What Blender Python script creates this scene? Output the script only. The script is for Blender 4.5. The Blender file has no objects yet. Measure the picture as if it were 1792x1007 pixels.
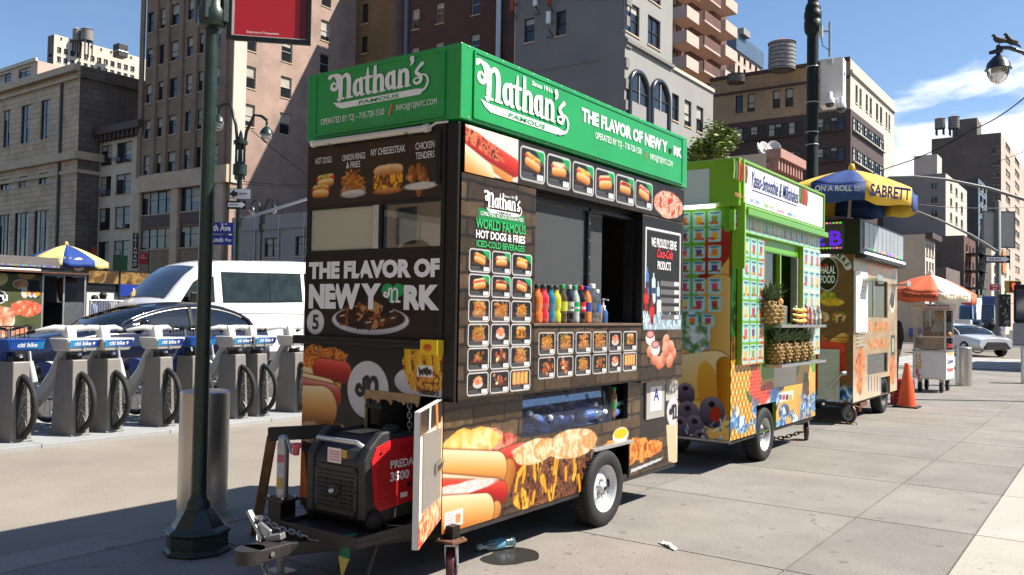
import bpy,math,random
import numpy as np
from mathutils import Vector,Matrix
random.seed(7);RNG=np.random.default_rng(7)
S=bpy.context.scene;COL=S.collection
PI=math.pi
F=1491.0;CX,CY=896.0,503.5;H=1.4
def nrm(v):v=np.array(v,float);return v/np.linalg.norm(v)
_Y=nrm((1962-CX,568-CY,F));_X=-nrm((-1190-CX,516-CY,F));_X=nrm(_X-_Y*np.dot(_X,_Y));_Z=np.cross(_X,_Y)
R3=np.array([_X,_Y,_Z]);EYE=np.array([0,0,H])
def ray(u,v):return R3@nrm(((u-CX)/F,(v-CY)/F,1))
def G(u,v,z=0.0):r=ray(u,v);return EYE+r*((z-H)/r[2])
def PX(u,v,X):r=ray(u,v);return EYE+r*(X/r[0])
def PY(u,v,Y):r=ray(u,v);return EYE+r*(Y/r[1])
def AT(u,v,d):r=ray(u,v);return EYE+r*(d/np.dot(r,R3@np.array([0,0,1.0])))
def ZAT(u,v,x,y):r=ray(u,v);return H+r[2]*math.hypot(x,y)/math.hypot(r[0],r[1])
def lin(c):
 c=np.asarray(c,float);return np.where(c <= .04045,c/12.92,((c+.055)/1.055)**2.4)
def hx(s):return tuple(int(s[i:i+2],16)/255 for i in (0,2,4))
MATS={}
def nt(name):
 m=bpy.data.materials.new(name);m.use_nodes=True;t=m.node_tree;return m,t,t.nodes['Principled BSDF']
def mat(name,col=None,rough=.55,metal=0.,var=.12,scale=6.,bump=0.,bscale=40.,coat=0.,spec=.5,emit=0.,alpha=1.):
 """col in linear albedo"""
 if name in MATS:return MATS[name]
 m,t,b=nt(name);N=t.nodes;L=t.links
 b.inputs['Roughness'].default_value=rough;b.inputs['Metallic'].default_value=metal
 b.inputs['Coat Weight'].default_value=coat;b.inputs['Specular IOR Level'].default_value=spec;b.inputs['Coat Roughness'].default_value=.08
 tc=N.new('ShaderNodeTexCoord')
 if var > 0:
  nz=N.new('ShaderNodeTexNoise');nz.inputs['Scale'].default_value=scale;nz.inputs['Detail'].default_value=6;nz.inputs['Roughness'].default_value=.65
  L.new(tc.outputs['Object'],nz.inputs['Vector'])
  rp=N.new('ShaderNodeValToRGB');e=rp.color_ramp.elements
  c=np.array(col);e[0].position=.3;e[1].position=.72
  e[0].color=(*np.clip(c*(1-var),0,1),1);e[1].color=(*np.clip(c*(1+var),0,1),1)
  L.new(nz.outputs['Fac'],rp.inputs['Fac']);L.new(rp.outputs['Color'],b.inputs['Base Color'])
  mr=N.new('ShaderNodeMapRange');mr.inputs['To Min'].default_value=max(0,rough-.07);mr.inputs['To Max'].default_value=min(1,rough+.07)
  L.new(nz.outputs['Fac'],mr.inputs['Value']);L.new(mr.outputs['Result'],b.inputs['Roughness'])
 else:b.inputs['Base Color'].default_value=(*col,1)
 if bump > 0:
  n2=N.new('ShaderNodeTexNoise');n2.inputs['Scale'].default_value=bscale;n2.inputs['Detail'].default_value=5
  L.new(tc.outputs['Object'],n2.inputs['Vector']);bp=N.new('ShaderNodeBump');bp.inputs['Strength'].default_value=bump;bp.inputs['Distance'].default_value=.02
  L.new(n2.outputs['Fac'],bp.inputs['Height']);L.new(bp.outputs['Normal'],b.inputs['Normal'])
 if emit > 0:
  b.inputs['Emission Color'].default_value=(*col,1);b.inputs['Emission Strength'].default_value=emit
 MATS[name]=m;return m
def glassmat(name,tint=(.8,.85,.85),refl=.18,opacity=.0,dark=(.02,.025,.025),rough=.02,k=.75):
 """thin pane: see-through + mirror by angle + a little body colour"""
 if name in MATS:return MATS[name]
 m=bpy.data.materials.new(name);m.use_nodes=True;t=m.node_tree;N=t.nodes;L=t.links;N.clear()
 out=N.new('ShaderNodeOutputMaterial');tr=N.new('ShaderNodeBsdfTransparent');tr.inputs['Color'].default_value=(*tint,1)
 gl=N.new('ShaderNodeBsdfGlossy');gl.inputs['Roughness'].default_value=rough;df=N.new('ShaderNodeBsdfDiffuse');df.inputs['Color'].default_value=(*dark,1)
 lw=N.new('ShaderNodeLayerWeight');lw.inputs['Blend'].default_value=.35
 ad=N.new('ShaderNodeMath');ad.operation='MULTIPLY_ADD';ad.inputs[1].default_value=k;ad.inputs[2].default_value=refl;ad.use_clamp=True
 m1=N.new('ShaderNodeMixShader');m1.inputs[0].default_value=opacity;m2=N.new('ShaderNodeMixShader')
 L.new(tr.outputs[0],m1.inputs[1]);L.new(df.outputs[0],m1.inputs[2]);L.new(lw.outputs['Fresnel'],ad.inputs[0]);L.new(ad.outputs[0],m2.inputs[0])
 L.new(m1.outputs[0],m2.inputs[1]);L.new(gl.outputs[0],m2.inputs[2]);L.new(m2.outputs[0],out.inputs[0])
 MATS[name]=m;return m
def brickmat(name,c1,c2,mortar,bw=.24,bh=.08,msize=.012,rough=.85,wave=.25,bump=.3):
 """brick or stone courses on any axis-aligned wall: u = x + y, v = z in object space"""
 if name in MATS:return MATS[name]
 m,t,b=nt(name);N=t.nodes;L=t.links;b.inputs['Roughness'].default_value=rough
 tc=N.new('ShaderNodeTexCoord');sp=N.new('ShaderNodeSeparateXYZ');L.new(tc.outputs['Object'],sp.inputs[0])
 ad=N.new('ShaderNodeMath');L.new(sp.outputs['X'],ad.inputs[0]);L.new(sp.outputs['Y'],ad.inputs[1])
 cb=N.new('ShaderNodeCombineXYZ');L.new(ad.outputs[0],cb.inputs['X']);L.new(sp.outputs['Z'],cb.inputs['Y'])
 br=N.new('ShaderNodeTexBrick');br.inputs['Scale'].default_value=1;br.inputs['Brick Width'].default_value=bw;br.inputs['Row Height'].default_value=bh
 br.inputs['Mortar Size'].default_value=msize;br.inputs['Color1'].default_value=(*c1,1);br.inputs['Color2'].default_value=(*c2,1);br.inputs['Mortar'].default_value=(*mortar,1)
 L.new(cb.outputs[0],br.inputs['Vector'])
 nz=N.new('ShaderNodeTexNoise');nz.inputs['Scale'].default_value=.35;nz.inputs['Detail'].default_value=8;nz.inputs['Roughness'].default_value=.7;L.new(tc.outputs['Object'],nz.inputs['Vector'])
 mr=N.new('ShaderNodeMapRange');mr.inputs['From Min'].default_value=.3;mr.inputs['From Max'].default_value=.7;mr.inputs['To Min'].default_value=1-wave;mr.inputs['To Max'].default_value=1+wave
 L.new(nz.outputs['Fac'],mr.inputs['Value'])
 mx=N.new('ShaderNodeVectorMath');mx.operation='SCALE';L.new(br.outputs['Color'],mx.inputs[0]);L.new(mr.outputs[0],mx.inputs['Scale']);L.new(mx.outputs[0],b.inputs['Base Color'])
 bp=N.new('ShaderNodeBump');bp.inputs['Strength'].default_value=bump;bp.inputs['Distance'].default_value=.01;bp.invert=True
 L.new(br.outputs['Fac'],bp.inputs['Height']);L.new(bp.outputs['Normal'],b.inputs['Normal'])
 MATS[name]=m;return m
def printmat(name='printed_vinyl',rough=.32,coat=.10,spec=.3,emit=0):
 if name in MATS:return MATS[name]
 m,t,b=nt(name);a=t.nodes.new('ShaderNodeVertexColor');a.layer_name='Col'
 t.links.new(a.outputs['Color'],b.inputs['Base Color']);b.inputs['Roughness'].default_value=rough;b.inputs['Coat Weight'].default_value=coat;b.inputs['Specular IOR Level'].default_value=spec
 if emit:t.links.new(a.outputs['Color'],b.inputs['Emission Color']);b.inputs['Emission Strength'].default_value=emit
 nz=t.nodes.new('ShaderNodeTexNoise');nz.inputs['Scale'].default_value=3;bp=t.nodes.new('ShaderNodeBump');bp.inputs['Strength'].default_value=.05;bp.inputs['Distance'].default_value=.05
 tc=t.nodes.new('ShaderNodeTexCoord');t.links.new(tc.outputs['Object'],nz.inputs['Vector']);t.links.new(nz.outputs['Fac'],bp.inputs['Height']);t.links.new(bp.outputs['Normal'],b.inputs['Normal'])
 MATS[name]=m;return m
def tag(o,label=None,cat=None,group=None,kind=None):
 if label:o['label']=label
 if cat:o['category']=cat
 if group:o['group']=group
 if kind:o['kind']=kind
 return o
def thing(name,label,cat,loc=(0,0,0),rz=0.,group=None,rot=None):
 o=bpy.data.objects.new(name,None);COL.objects.link(o);o.location=Vector(loc);o.rotation_euler=rot or (0,0,rz);o.empty_display_size=.1
 return tag(o,label,cat,group)
def dup(o,loc=None,rz=None,label=None,parent=None):
 c=o.copy();COL.objects.link(c)
 if parent is not None:c.parent=parent
 if loc is not None:c.location=Vector(loc)
 if rz is not None:c.rotation_euler=(0,0,rz)
 if label:c['label']=label
 for ch in list(o.children):dup(ch,parent=c)
 return c
FONT_CACHE={}
def glyphs(s,bold=0.):
 k=(s,bold)
 if k not in FONT_CACHE:
  cu=bpy.data.curves.new('t','FONT');cu.body=s;cu.size=1;cu.offset=bold;cu.resolution_u=3
  ob=bpy.data.objects.new('t',cu);COL.objects.link(ob);bpy.context.view_layer.update()
  me=bpy.data.meshes.new_from_object(ob.evaluated_get(bpy.context.evaluated_depsgraph_get()))
  vs=np.array([v.co[:2] for v in me.vertices]) if len(me.vertices) else np.zeros((0,2));fs=[tuple(p.vertices) for p in me.polygons]
  bpy.data.objects.remove(ob);bpy.data.meshes.remove(me);bpy.data.curves.remove(cu);FONT_CACHE[k]=(vs,fs)
 return FONT_CACHE[k]
class MB:
 def __init__(s):s.v=[];s.f=[];s.m=[];s.sm=[];s.mats=[];s.c={};s.T=None
 def mi(s,m):
  if m not in s.mats:s.mats.append(m)
  return s.mats.index(m)
 def add(s,vs,fs,m,smooth=False,cols=None):
  b=len(s.v);k=s.mi(m)
  if s.T is not None:vs=[tuple(s.T@Vector(tuple(map(float,p)))) for p in vs]
  s.v.extend(tuple(map(float,p)) for p in vs);s.f.extend(tuple(i+b for i in f) for f in fs);s.m.extend([k]*len(fs));s.sm.extend([smooth]*len(fs))
  if cols is not None:s.c[b]=cols
  return s
 def quad(s,a,b,c,d,m):return s.add([a,b,c,d],[(0,1,2,3)],m)
 def box(s,x0,x1,y0,y1,z0,z1,m):
  x0,x1=sorted((x0,x1));y0,y1=sorted((y0,y1));z0,z1=sorted((z0,z1))
  v=[(x,y,z) for z in (z0,z1) for y in (y0,y1) for x in (x0,x1)]
  return s.add(v,[(0,2,3,1),(4,5,7,6),(0,1,5,4),(2,6,7,3),(0,4,6,2),(1,3,7,5)],m)
 def hexa(s,lo,hi,m):
  return s.add(list(lo)+list(hi),[(3,2,1,0),(4,5,6,7),(0,1,5,4),(1,2,6,5),(2,3,7,6),(3,0,4,7)],m)
 def bar(s,a,b,w,h,m,up=(0,0,1)):
  a=Vector(tuple(a));b=Vector(tuple(b));d=(b-a).normalized();u=Vector(up)
  if abs(d.dot(u)) > .97:u=Vector((1,0,0))
  sd=d.cross(u).normalized();up2=sd.cross(d).normalized();q=[(-1,-1),(1,-1),(1,1),(-1,1)]
  return s.hexa([a+sd*w/2*i+up2*h/2*j for i,j in q],[b+sd*w/2*i+up2*h/2*j for i,j in q],m)
 def prism(s,pts,vec,m,smooth=False):
  n=len(pts);p2=[tuple(np.add(p,vec)) for p in pts]
  return s.add(list(pts)+p2,[tuple(range(n-1,-1,-1)),tuple(range(n,2*n))]+[(i,(i+1) % n,n+(i+1) % n,n+i) for i in range(n)],m,smooth)
 def cyl(s,a,b,r,m,r2=None,n=16,cap=True,smooth=True):
  return s.tube([a,b],[r,r if r2 is None else r2],m,n,cap,smooth)
 def tube(s,pts,r,m,n=8,cap=True,smooth=True):
  pts=[Vector(tuple(map(float,p))) for p in pts];k=len(pts);rs=r if hasattr(r,'__len__') else [r]*k
  vs=[];prev=None
  for i,p in enumerate(pts):
   d=(pts[min(i+1,k-1)]-pts[max(i-1,0)]).normalized()
   if prev is None:
    a=Vector((0,0,1)) if abs(d.z) < .9 else Vector((1,0,0));x=d.cross(a).normalized()
   else:x=(prev-d*prev.dot(d)).normalized()
   y=d.cross(x);prev=x
   vs += [p+(x*math.cos(2*PI*j/n)+y*math.sin(2*PI*j/n))*rs[i] for j in range(n)]
  fs=[(i*n+j,i*n+(j+1) % n,(i+1)*n+(j+1) % n,(i+1)*n+j) for i in range(k-1) for j in range(n)]
  s.add(vs,fs,m,smooth)
  if cap:
   s.add(vs[:n],[tuple(range(n-1,-1,-1))],m);s.add(vs[-n:],[tuple(range(n))],m)
  return s
 def lathe(s,c,prof,m,n=20,axis='z',smooth=True):
  vs=[]
  for r,h in prof:
   for j in range(n):
    a=2*PI*j/n;p,q=r*math.cos(a),r*math.sin(a)
    o={'z':(p,q,h),'x':(h,p,q),'y':(p,h,q)}[axis];vs.append((c[0]+o[0],c[1]+o[1],c[2]+o[2]))
  fs=[(i*n+j,i*n+(j+1) % n,(i+1)*n+(j+1) % n,(i+1)*n+j) for i in range(len(prof)-1) for j in range(n)]
  return s.add(vs,fs,m,smooth)
 def sph(s,c,r,m,nu=14,nv=9,rot=None):
  r=r if hasattr(r,'__len__') else (r,r,r);vs=[(0,0,-1)]
  for i in range(1,nv):
   t=-PI/2+PI*i/nv
   vs += [(math.cos(t)*math.cos(2*PI*j/nu),math.cos(t)*math.sin(2*PI*j/nu),math.sin(t)) for j in range(nu)]
  vs.append((0,0,1));top=len(vs)-1
  fs=[(0,1+(j+1) % nu,1+j) for j in range(nu)]
  for i in range(nv-2):fs += [(1+i*nu+j,1+i*nu+(j+1) % nu,1+(i+1)*nu+(j+1) % nu,1+(i+1)*nu+j) for j in range(nu)]
  fs += [(top,1+(nv-2)*nu+j,1+(nv-2)*nu+(j+1) % nu) for j in range(nu)]
  vs=[Vector((x*r[0],y*r[1],z*r[2])) for x,y,z in vs]
  if rot is not None:vs=[rot@v for v in vs]
  return s.add([v+Vector(tuple(c)) for v in vs],fs,m,True)
 def torus(s,c,R,r,m,axis='y',n=36,k=8):
  vs=[]
  for i in range(n):
   a=2*PI*i/n
   for j in range(k):
    b=2*PI*j/k;q=R+r*math.cos(b);h=r*math.sin(b);p=(q*math.cos(a),q*math.sin(a))
    o={'z':(p[0],p[1],h),'y':(p[0],h,p[1]),'x':(h,p[0],p[1])}[axis];vs.append(np.add(c,o))
  return s.add(vs,[(i*k+j,((i+1) % n)*k+j,((i+1) % n)*k+(j+1) % k,i*k+(j+1) % k) for i in range(n) for j in range(k)],m,True)
 def text(s,t,o,U,V,size,m,align='l',sx=1.,bold=0.,fit=None,shear=0.,lift=.002,rot=0.):
  """o = baseline point, U/V unit vectors in the panel plane; fit = width in metres"""
  vs,fs=glyphs(t,bold)
  if not len(vs):return s
  U=np.array(U,float);V=np.array(V,float);Nn=np.cross(U,V)
  x=vs[:,0]-vs[:,0].min();w=x.max();y=vs[:,1]
  if fit:sx=fit/(w*size)
  x=(x-(w*{'l':0,'c':.5,'r':1}[align]))*sx*size;y=y*size;x=x+y*shear
  if rot:x,y=x*math.cos(rot)-y*math.sin(rot),x*math.sin(rot)+y*math.cos(rot)
  P=np.array(o,float)+np.outer(x,U)+np.outer(y,V)+Nn*lift
  return s.add(P.tolist(),fs,m)
 def ribbon(s,pts,w,o,U,V,m,lift=.003,steps=7):
  """smooth brush stroke in a plane; pts 2-D, w widths; rounded ends"""
  p=np.array(pts,float);w=np.array(w if hasattr(w,'__len__') else [w]*len(p),float)
  P,W=spline(p,w,steps);d=np.gradient(P,axis=0);d /= np.linalg.norm(d,axis=1)[:,None]+1e-9;nn=np.stack([-d[:,1],d[:,0]],1)
  Lf=P+nn*W[:,None]/2;Rt=P-nn*W[:,None]/2;o=np.array(o,float);U=np.array(U,float);V=np.array(V,float);Nn=np.cross(U,V)*lift
  k=len(P);pts2=np.concatenate([Rt,Lf]);q=o+np.outer(pts2[:,0],U)+np.outer(pts2[:,1],V)+Nn
  s.add(q.tolist(),[(i,i+1,k+i+1,k+i) for i in range(k-1)],m)
  for e,sg in ((0,-1),(k-1,1)):
   ang=[math.atan2(nn[e,1],nn[e,0])-sg*PI*j/8 for j in range(9)]
   c=P[e]+np.array([(math.cos(a),math.sin(a)) for a in ang])*W[e]/2;c3=o+np.outer(c[:,0],U)+np.outer(c[:,1],V)+Nn*.9
   s.add(c3.tolist(),[tuple(range(9)) if sg < 0 else tuple(range(8,-1,-1))],m)
  return s
 def flat(s,pts,o,U,V,m,lift=.002):
  o=np.array(o,float);U=np.array(U,float);V=np.array(V,float);Nn=np.cross(U,V)*lift;p=np.array(pts,float)
  q=o+np.outer(p[:,0],U)+np.outer(p[:,1],V)+Nn;return s.add(q.tolist(),[tuple(range(len(p)))],m)
 def paint(s,P,o,U,V,m,lift=0.):
  """a painted grid: P.a is (ny, nx, 3) sRGB"""
  ny,nx=P.a.shape[:2];o=np.array(o,float);U=np.array(U,float);V=np.array(V,float);Nn=np.cross(U,V)*lift
  q=(o+Nn)+P.X.reshape(-1,1)*U+P.Y.reshape(-1,1)*V
  idx=np.arange(nx*ny).reshape(ny,nx);ok=None
  fs=np.stack([idx[:-1,:-1],idx[:-1,1:],idx[1:,1:],idx[1:,:-1]],-1).reshape(-1,4)
  if P.hole is not None:
   h=P.hole;keep=~(h[:-1,:-1] | h[:-1,1:] | h[1:,1:] | h[1:,:-1]).reshape(-1);fs=fs[keep]
  return s.add(q.tolist(),fs.tolist(),m,False,lin(np.clip(P.a*(.88 if abs(U[1]) > .9 else 1.),0,1)).reshape(-1,3))  # print colours of sunward panels darkened to offset the sunlight
 def build(s,name,parent=None,bevel=0.,seg=2,loc=None,rz=None,sub=0,angle=35):
  me=bpy.data.meshes.new(name);me.from_pydata(s.v,[],s.f)
  for m in s.mats:me.materials.append(m)
  me.polygons.foreach_set('material_index',s.m);me.polygons.foreach_set('use_smooth',s.sm)
  if s.c:
   ca=me.color_attributes.new('Col','FLOAT_COLOR','POINT');arr=np.ones((len(s.v),4),np.float32)
   for b,c in s.c.items():arr[b:b+len(c),:3]=c
   ca.data.foreach_set('color',arr.reshape(-1))
  me.update();o=bpy.data.objects.new(name,me);COL.objects.link(o)
  if parent is not None:o.parent=parent
  if loc is not None:o.location=Vector(loc)
  if rz is not None:o.rotation_euler=(0,0,rz)
  if bevel:
   md=o.modifiers.new('b','BEVEL');md.width=bevel;md.segments=seg;md.limit_method='ANGLE';md.angle_limit=math.radians(angle);md.harden_normals=False
  if sub:md=o.modifiers.new('s','SUBSURF');md.levels=sub;md.render_levels=sub
  return o
def spline(p,w,steps=7):
 n=len(p)
 if n < 3:
  t=np.linspace(0,1,3)[:,None];return p[0]+(p[1]-p[0])*t,w[0]+(w[1]-w[0])*t[:,0]
 q=np.vstack([2*p[0]-p[1],p,2*p[-1]-p[-2]]);out=[];ow=[]
 for i in range(n-1):
  a,b,c,d=q[i],q[i+1],q[i+2],q[i+3]
  for t in np.arange(steps)/steps:
   out.append(.5*(2*b+(c-a)*t+(2*a-5*b+4*c-d)*t*t+(3*b-a-3*c+d)*t**3));ow.append(w[i]+(w[i+1]-w[i])*t)
 out.append(p[-1]);ow.append(w[-1]);return np.array(out),np.array(ow)
def rel(o,parent):
 return o
def vnoise(x,y,seed=0):
 xi=np.floor(x).astype(int);yi=np.floor(y).astype(int);fx=x-xi;fy=y-yi;fx=fx*fx*(3-2*fx);fy=fy*fy*(3-2*fy)
 def h(a,b):
  n=(a*374761393+b*668265263+seed*974711) & 0x7fffffff;n=(n ^ (n >> 13))*1274126177 & 0x7fffffff;return ((n ^ (n >> 16)) & 0xffff)/65535.
 return (h(xi,yi)*(1-fx)+h(xi+1,yi)*fx)*(1-fy)+(h(xi,yi+1)*(1-fx)+h(xi+1,yi+1)*fx)*fy
def fbm(x,y,seed=0,o=3):
 s=0;a=.5;t=0
 for i in range(o):s=s+a*vnoise(x,y,seed+i);t += a;a *= .55;x,y=1.66*x+1.21*y+3.7,1.66*y-1.21*x+1.3
 return s/t
class Paint:
 def __init__(s,w,h,nx,ny,col=(0,0,0),x0=0.,y0=0.):
  s.w,s.h=w,h;s.X,s.Y=np.meshgrid(np.linspace(x0,x0+w,nx),np.linspace(y0,y0+h,ny));s.a=np.zeros((ny,nx,3))+np.array(col,float);s.px=w/nx;s.hole=None
 def mix(s,m,col):
  m=np.clip(m,0,1)[...,None];s.a=s.a*(1-m)+np.asarray(col,float)*m;return s
 def aa(s,d,soft=1.):return np.clip(.5-d/(s.px*1.2*soft),0,1)
 def loc(s,cx,cy,rot):
  c,n=math.cos(rot),math.sin(rot);x=s.X-cx;y=s.Y-cy;return x*c+y*n,-x*n+y*c
 def ell(s,cx,cy,rx,ry,col,rot=0.,c2=None,soft=1.,wob=0.,seed=0):
  x,y=s.loc(cx,cy,rot);r=np.sqrt((x/rx)**2+(y/ry)**2)
  if wob:r=r+wob*(fbm(s.X/rx*2.2+9,s.Y/rx*2.2+5,seed)-.5)*2
  m=s.aa((r-1)*min(rx,ry),soft);t=np.clip(y/ry*.5+.5,0,1)[...,None]
  return s.mix(m,col if c2 is None else np.asarray(c2)*(1-t)+np.asarray(col)*t)
 def cap(s,x0,y0,x1,y1,r,col,c2=None,cmid=None,soft=1.,bend=0.):
  L=math.hypot(x1-x0,y1-y0);a=math.atan2(y1-y0,x1-x0);x,y=s.loc(x0,y0,a);y=y-bend*(1-((x-L/2)/(L/2+r))**2)
  d=np.hypot(x-np.clip(x,0,L),y)-r;t=np.clip(y/r*.5+.5,0,1)[...,None]
  if c2 is None:c=col
  elif cmid is None:c=np.asarray(c2)*(1-t)+np.asarray(col)*t
  else:c=np.where(t < .5,np.asarray(c2)*(1-2*t)+np.asarray(cmid)*2*t,np.asarray(cmid)*(2-2*t)+np.asarray(col)*(2*t-1))
  return s.mix(s.aa(d,soft),c)
 def rect(s,x0,y0,x1,y1,col,r=0.,line=0.,c2=None,soft=1.):
  cx,cy=(x0+x1)/2,(y0+y1)/2;qx=np.abs(s.X-cx)-(x1-x0)/2+r;qy=np.abs(s.Y-cy)-(y1-y0)/2+r
  d=np.hypot(np.maximum(qx,0),np.maximum(qy,0))+np.minimum(np.maximum(qx,qy),0)-r
  if line:d=np.abs(d)-line/2
  if c2 is not None:
   t=np.clip((s.Y-y0)/(y1-y0),0,1)[...,None];col=np.asarray(c2)*(1-t)+np.asarray(col)*t
  return s.mix(s.aa(d,soft),col)
 def poly(s,pts,col,mask=None):
  ins=np.zeros(s.X.shape,bool);n=len(pts)
  for i in range(n):
   x1,y1=pts[i];x2,y2=pts[(i+1) % n]
   if y1 == y2:continue
   c=((y1 > s.Y) != (y2 > s.Y)) & (s.X < (x2-x1)*(s.Y-y1)/(y2-y1)+x1);ins ^= c
  return s.mix(ins*1.*(1 if mask is None else mask),col)
 def line(s,pts,w,col,soft=1.,mask=1.):
  P,W=spline(np.array(pts,float),np.array([w]*len(pts)),5);d=np.full(s.X.shape,1e9)
  for i in range(len(P)-1):
   ax,ay=P[i];bx,by=P[i+1];dx,dy=bx-ax,by-ay;q=dx*dx+dy*dy+1e-12
   t=np.clip(((s.X-ax)*dx+(s.Y-ay)*dy)/q,0,1);d=np.minimum(d,np.hypot(s.X-ax-t*dx,s.Y-ay-t*dy))
  return s.mix(s.aa(d-w/2,soft)*mask,col)
 def capo(s,x0,y0,x1,y1,r,*a,ol=.005,**k):s.cap(x0,y0,x1,y1,r+ol,hx('6a3212'),soft=3,**k);return s.cap(x0,y0,x1,y1,r,*a,**k)
 def mask_ell(s,cx,cy,rx,ry,wob=.0,seed=0,rot=0.):
  x,y=s.loc(cx,cy,rot);r=np.sqrt((x/rx)**2+(y/ry)**2)
  if wob:r=r+wob*(fbm(s.X/rx*2.2+9,s.Y/rx*2.2+5,seed)-.5)*2
  return s.aa((r-1)*min(rx,ry))
 def tex(s,m,cols,scale,seed=0,o=3,sharp=1.):
  """mottle a masked region through a colour list"""
  n=np.clip((fbm(s.X*scale,s.Y*scale,seed,o)-.5)*1.9*sharp+.5,0,.999)*(len(cols)-1);i=n.astype(int);f=(n-i)[...,None];c=np.array(cols,float)
  return s.mix(m,c[i]*(1-f)+c[np.minimum(i+1,len(cols)-1)]*f)
CB=dict(bun_hi=hx('f6dfae'),bun=hx('d99a4a'),bun_lo=hx('a65a1c'),dog=hx('b3261c'),dog_hi=hx('e8604a'),dog_lo=hx('7d120e'),fry=hx('f0b53c'),fry2=hx('d98a22'),brown=hx('8a4a1a'),dk=hx('3a1d0d'),cheese=hx('f2a71c'),cheese2=hx('ffd55a'))
def hotdog(P,x,y,L,rot=0.,top=None,seed=0):
 """side view hot dog centred at x, y of length L: back bun, sausage, topping, front bun"""
 c,s_=math.cos(rot),math.sin(rot)
 def q(a,b):return x+(a*c-b*s_)*L,y+(a*s_+b*c)*L
 P.cap(*q(-.32,.09),*q(.32,.09),.14*L,CB['bun_hi'],CB['bun_lo'],CB['bun'])
 P.cap(*q(-.44,.06),*q(.44,.06),.085*L,CB['dog_hi'],CB['dog_lo'],CB['dog'])
 if top:
  cols={'chili':[hx('3d150a'),hx('8a2f16'),hx('c2542c')],'kraut':[hx('f5e6c8'),hx('d8b88a'),hx('fff6e0')],'cheese':[hx('f2a71c'),hx('ffd55a'),hx('e07b12')],'relish':[hx('3d6a1c'),hx('f0d040'),hx('c2342c')],'bacon':[hx('7d120e'),hx('e8a08a'),hx('c2342c')]}[top]
  m=P.mask_ell(*q(0,.13),.36*L,.085*L,.25,seed,rot);P.tex(m,cols,14/L,seed)
 P.cap(*q(-.32,-.1),*q(.32,-.1),.15*L,CB['bun_hi'],CB['bun_lo'],CB['bun'])
def fries(P,x,y,sz,seed=0,n=26,cols=('f0b53c','d98a22','f7cf6a','b86a18'),tray=True):
 r=np.random.default_rng(seed)
 if tray:P.ell(x,y-.25*sz,.5*sz,.2*sz,hx('c9a27a'),c2=hx('7a4a28'))
 for i in range(n):
  a=r.uniform(-.9,.9);px=x+r.uniform(-.33,.33)*sz;py=y+r.uniform(-.22,.3)*sz*(1-abs(px-x)/sz);l=sz*.18
  P.cap(px-l*math.cos(a),py-l*math.sin(a),px+l*math.cos(a),py+l*math.sin(a),.035*sz,hx(cols[i % len(cols)]),hx('8a4a12'))
def nuggets(P,x,y,sz,seed=0,n=13,cols=('d8843c','b86a2e','e8a050','a05420'),r0=.15):
 r=np.random.default_rng(seed)
 for i in range(n):
  px=x+r.normal(0,.22)*sz;py=y+r.normal(0,.17)*sz
  P.ell(px,py,r0*sz*r.uniform(.8,1.3),r0*sz*r.uniform(.6,.9),hx(cols[i % len(cols)]),r.uniform(0,3),c2=np.array(hx(cols[i % len(cols)]))*.6,wob=.2,seed=seed+i)
def steak(P,x,y,sz,seed=0):
 """cheesesteak roll: crusty top, meat and melted cheese, base"""
 m=P.mask_ell(x,y-.02*sz,.5*sz,.3*sz,.12,seed);P.tex(m,[hx('24100a'),hx('5a2c18'),hx('8a5232'),hx('3a1a10'),hx('e09a28'),hx('5a2c18')],22/sz,seed,3,1.4)
 m2=m*P.aa((fbm(P.X*11/sz,P.Y*6/sz,seed+4)-.60)*-.2*sz+0);P.mix(m2,CB['cheese'])
 for k,dx in enumerate((-.24,.02,.25)):P.ell(x+dx*sz,y+.22*sz,.22*sz,.12*sz,hx('f0cf9a'),.15-.15*k,c2=hx('b06a2a'),wob=.12,seed=seed+k)
 P.ell(x,y-.27*sz,.44*sz,.07*sz,hx('d89a54'),c2=hx('8a4a1c'),wob=.1,seed=seed)
CARD_DOGS=['relish','kraut','cheese',None,'chili','bacon']
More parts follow.
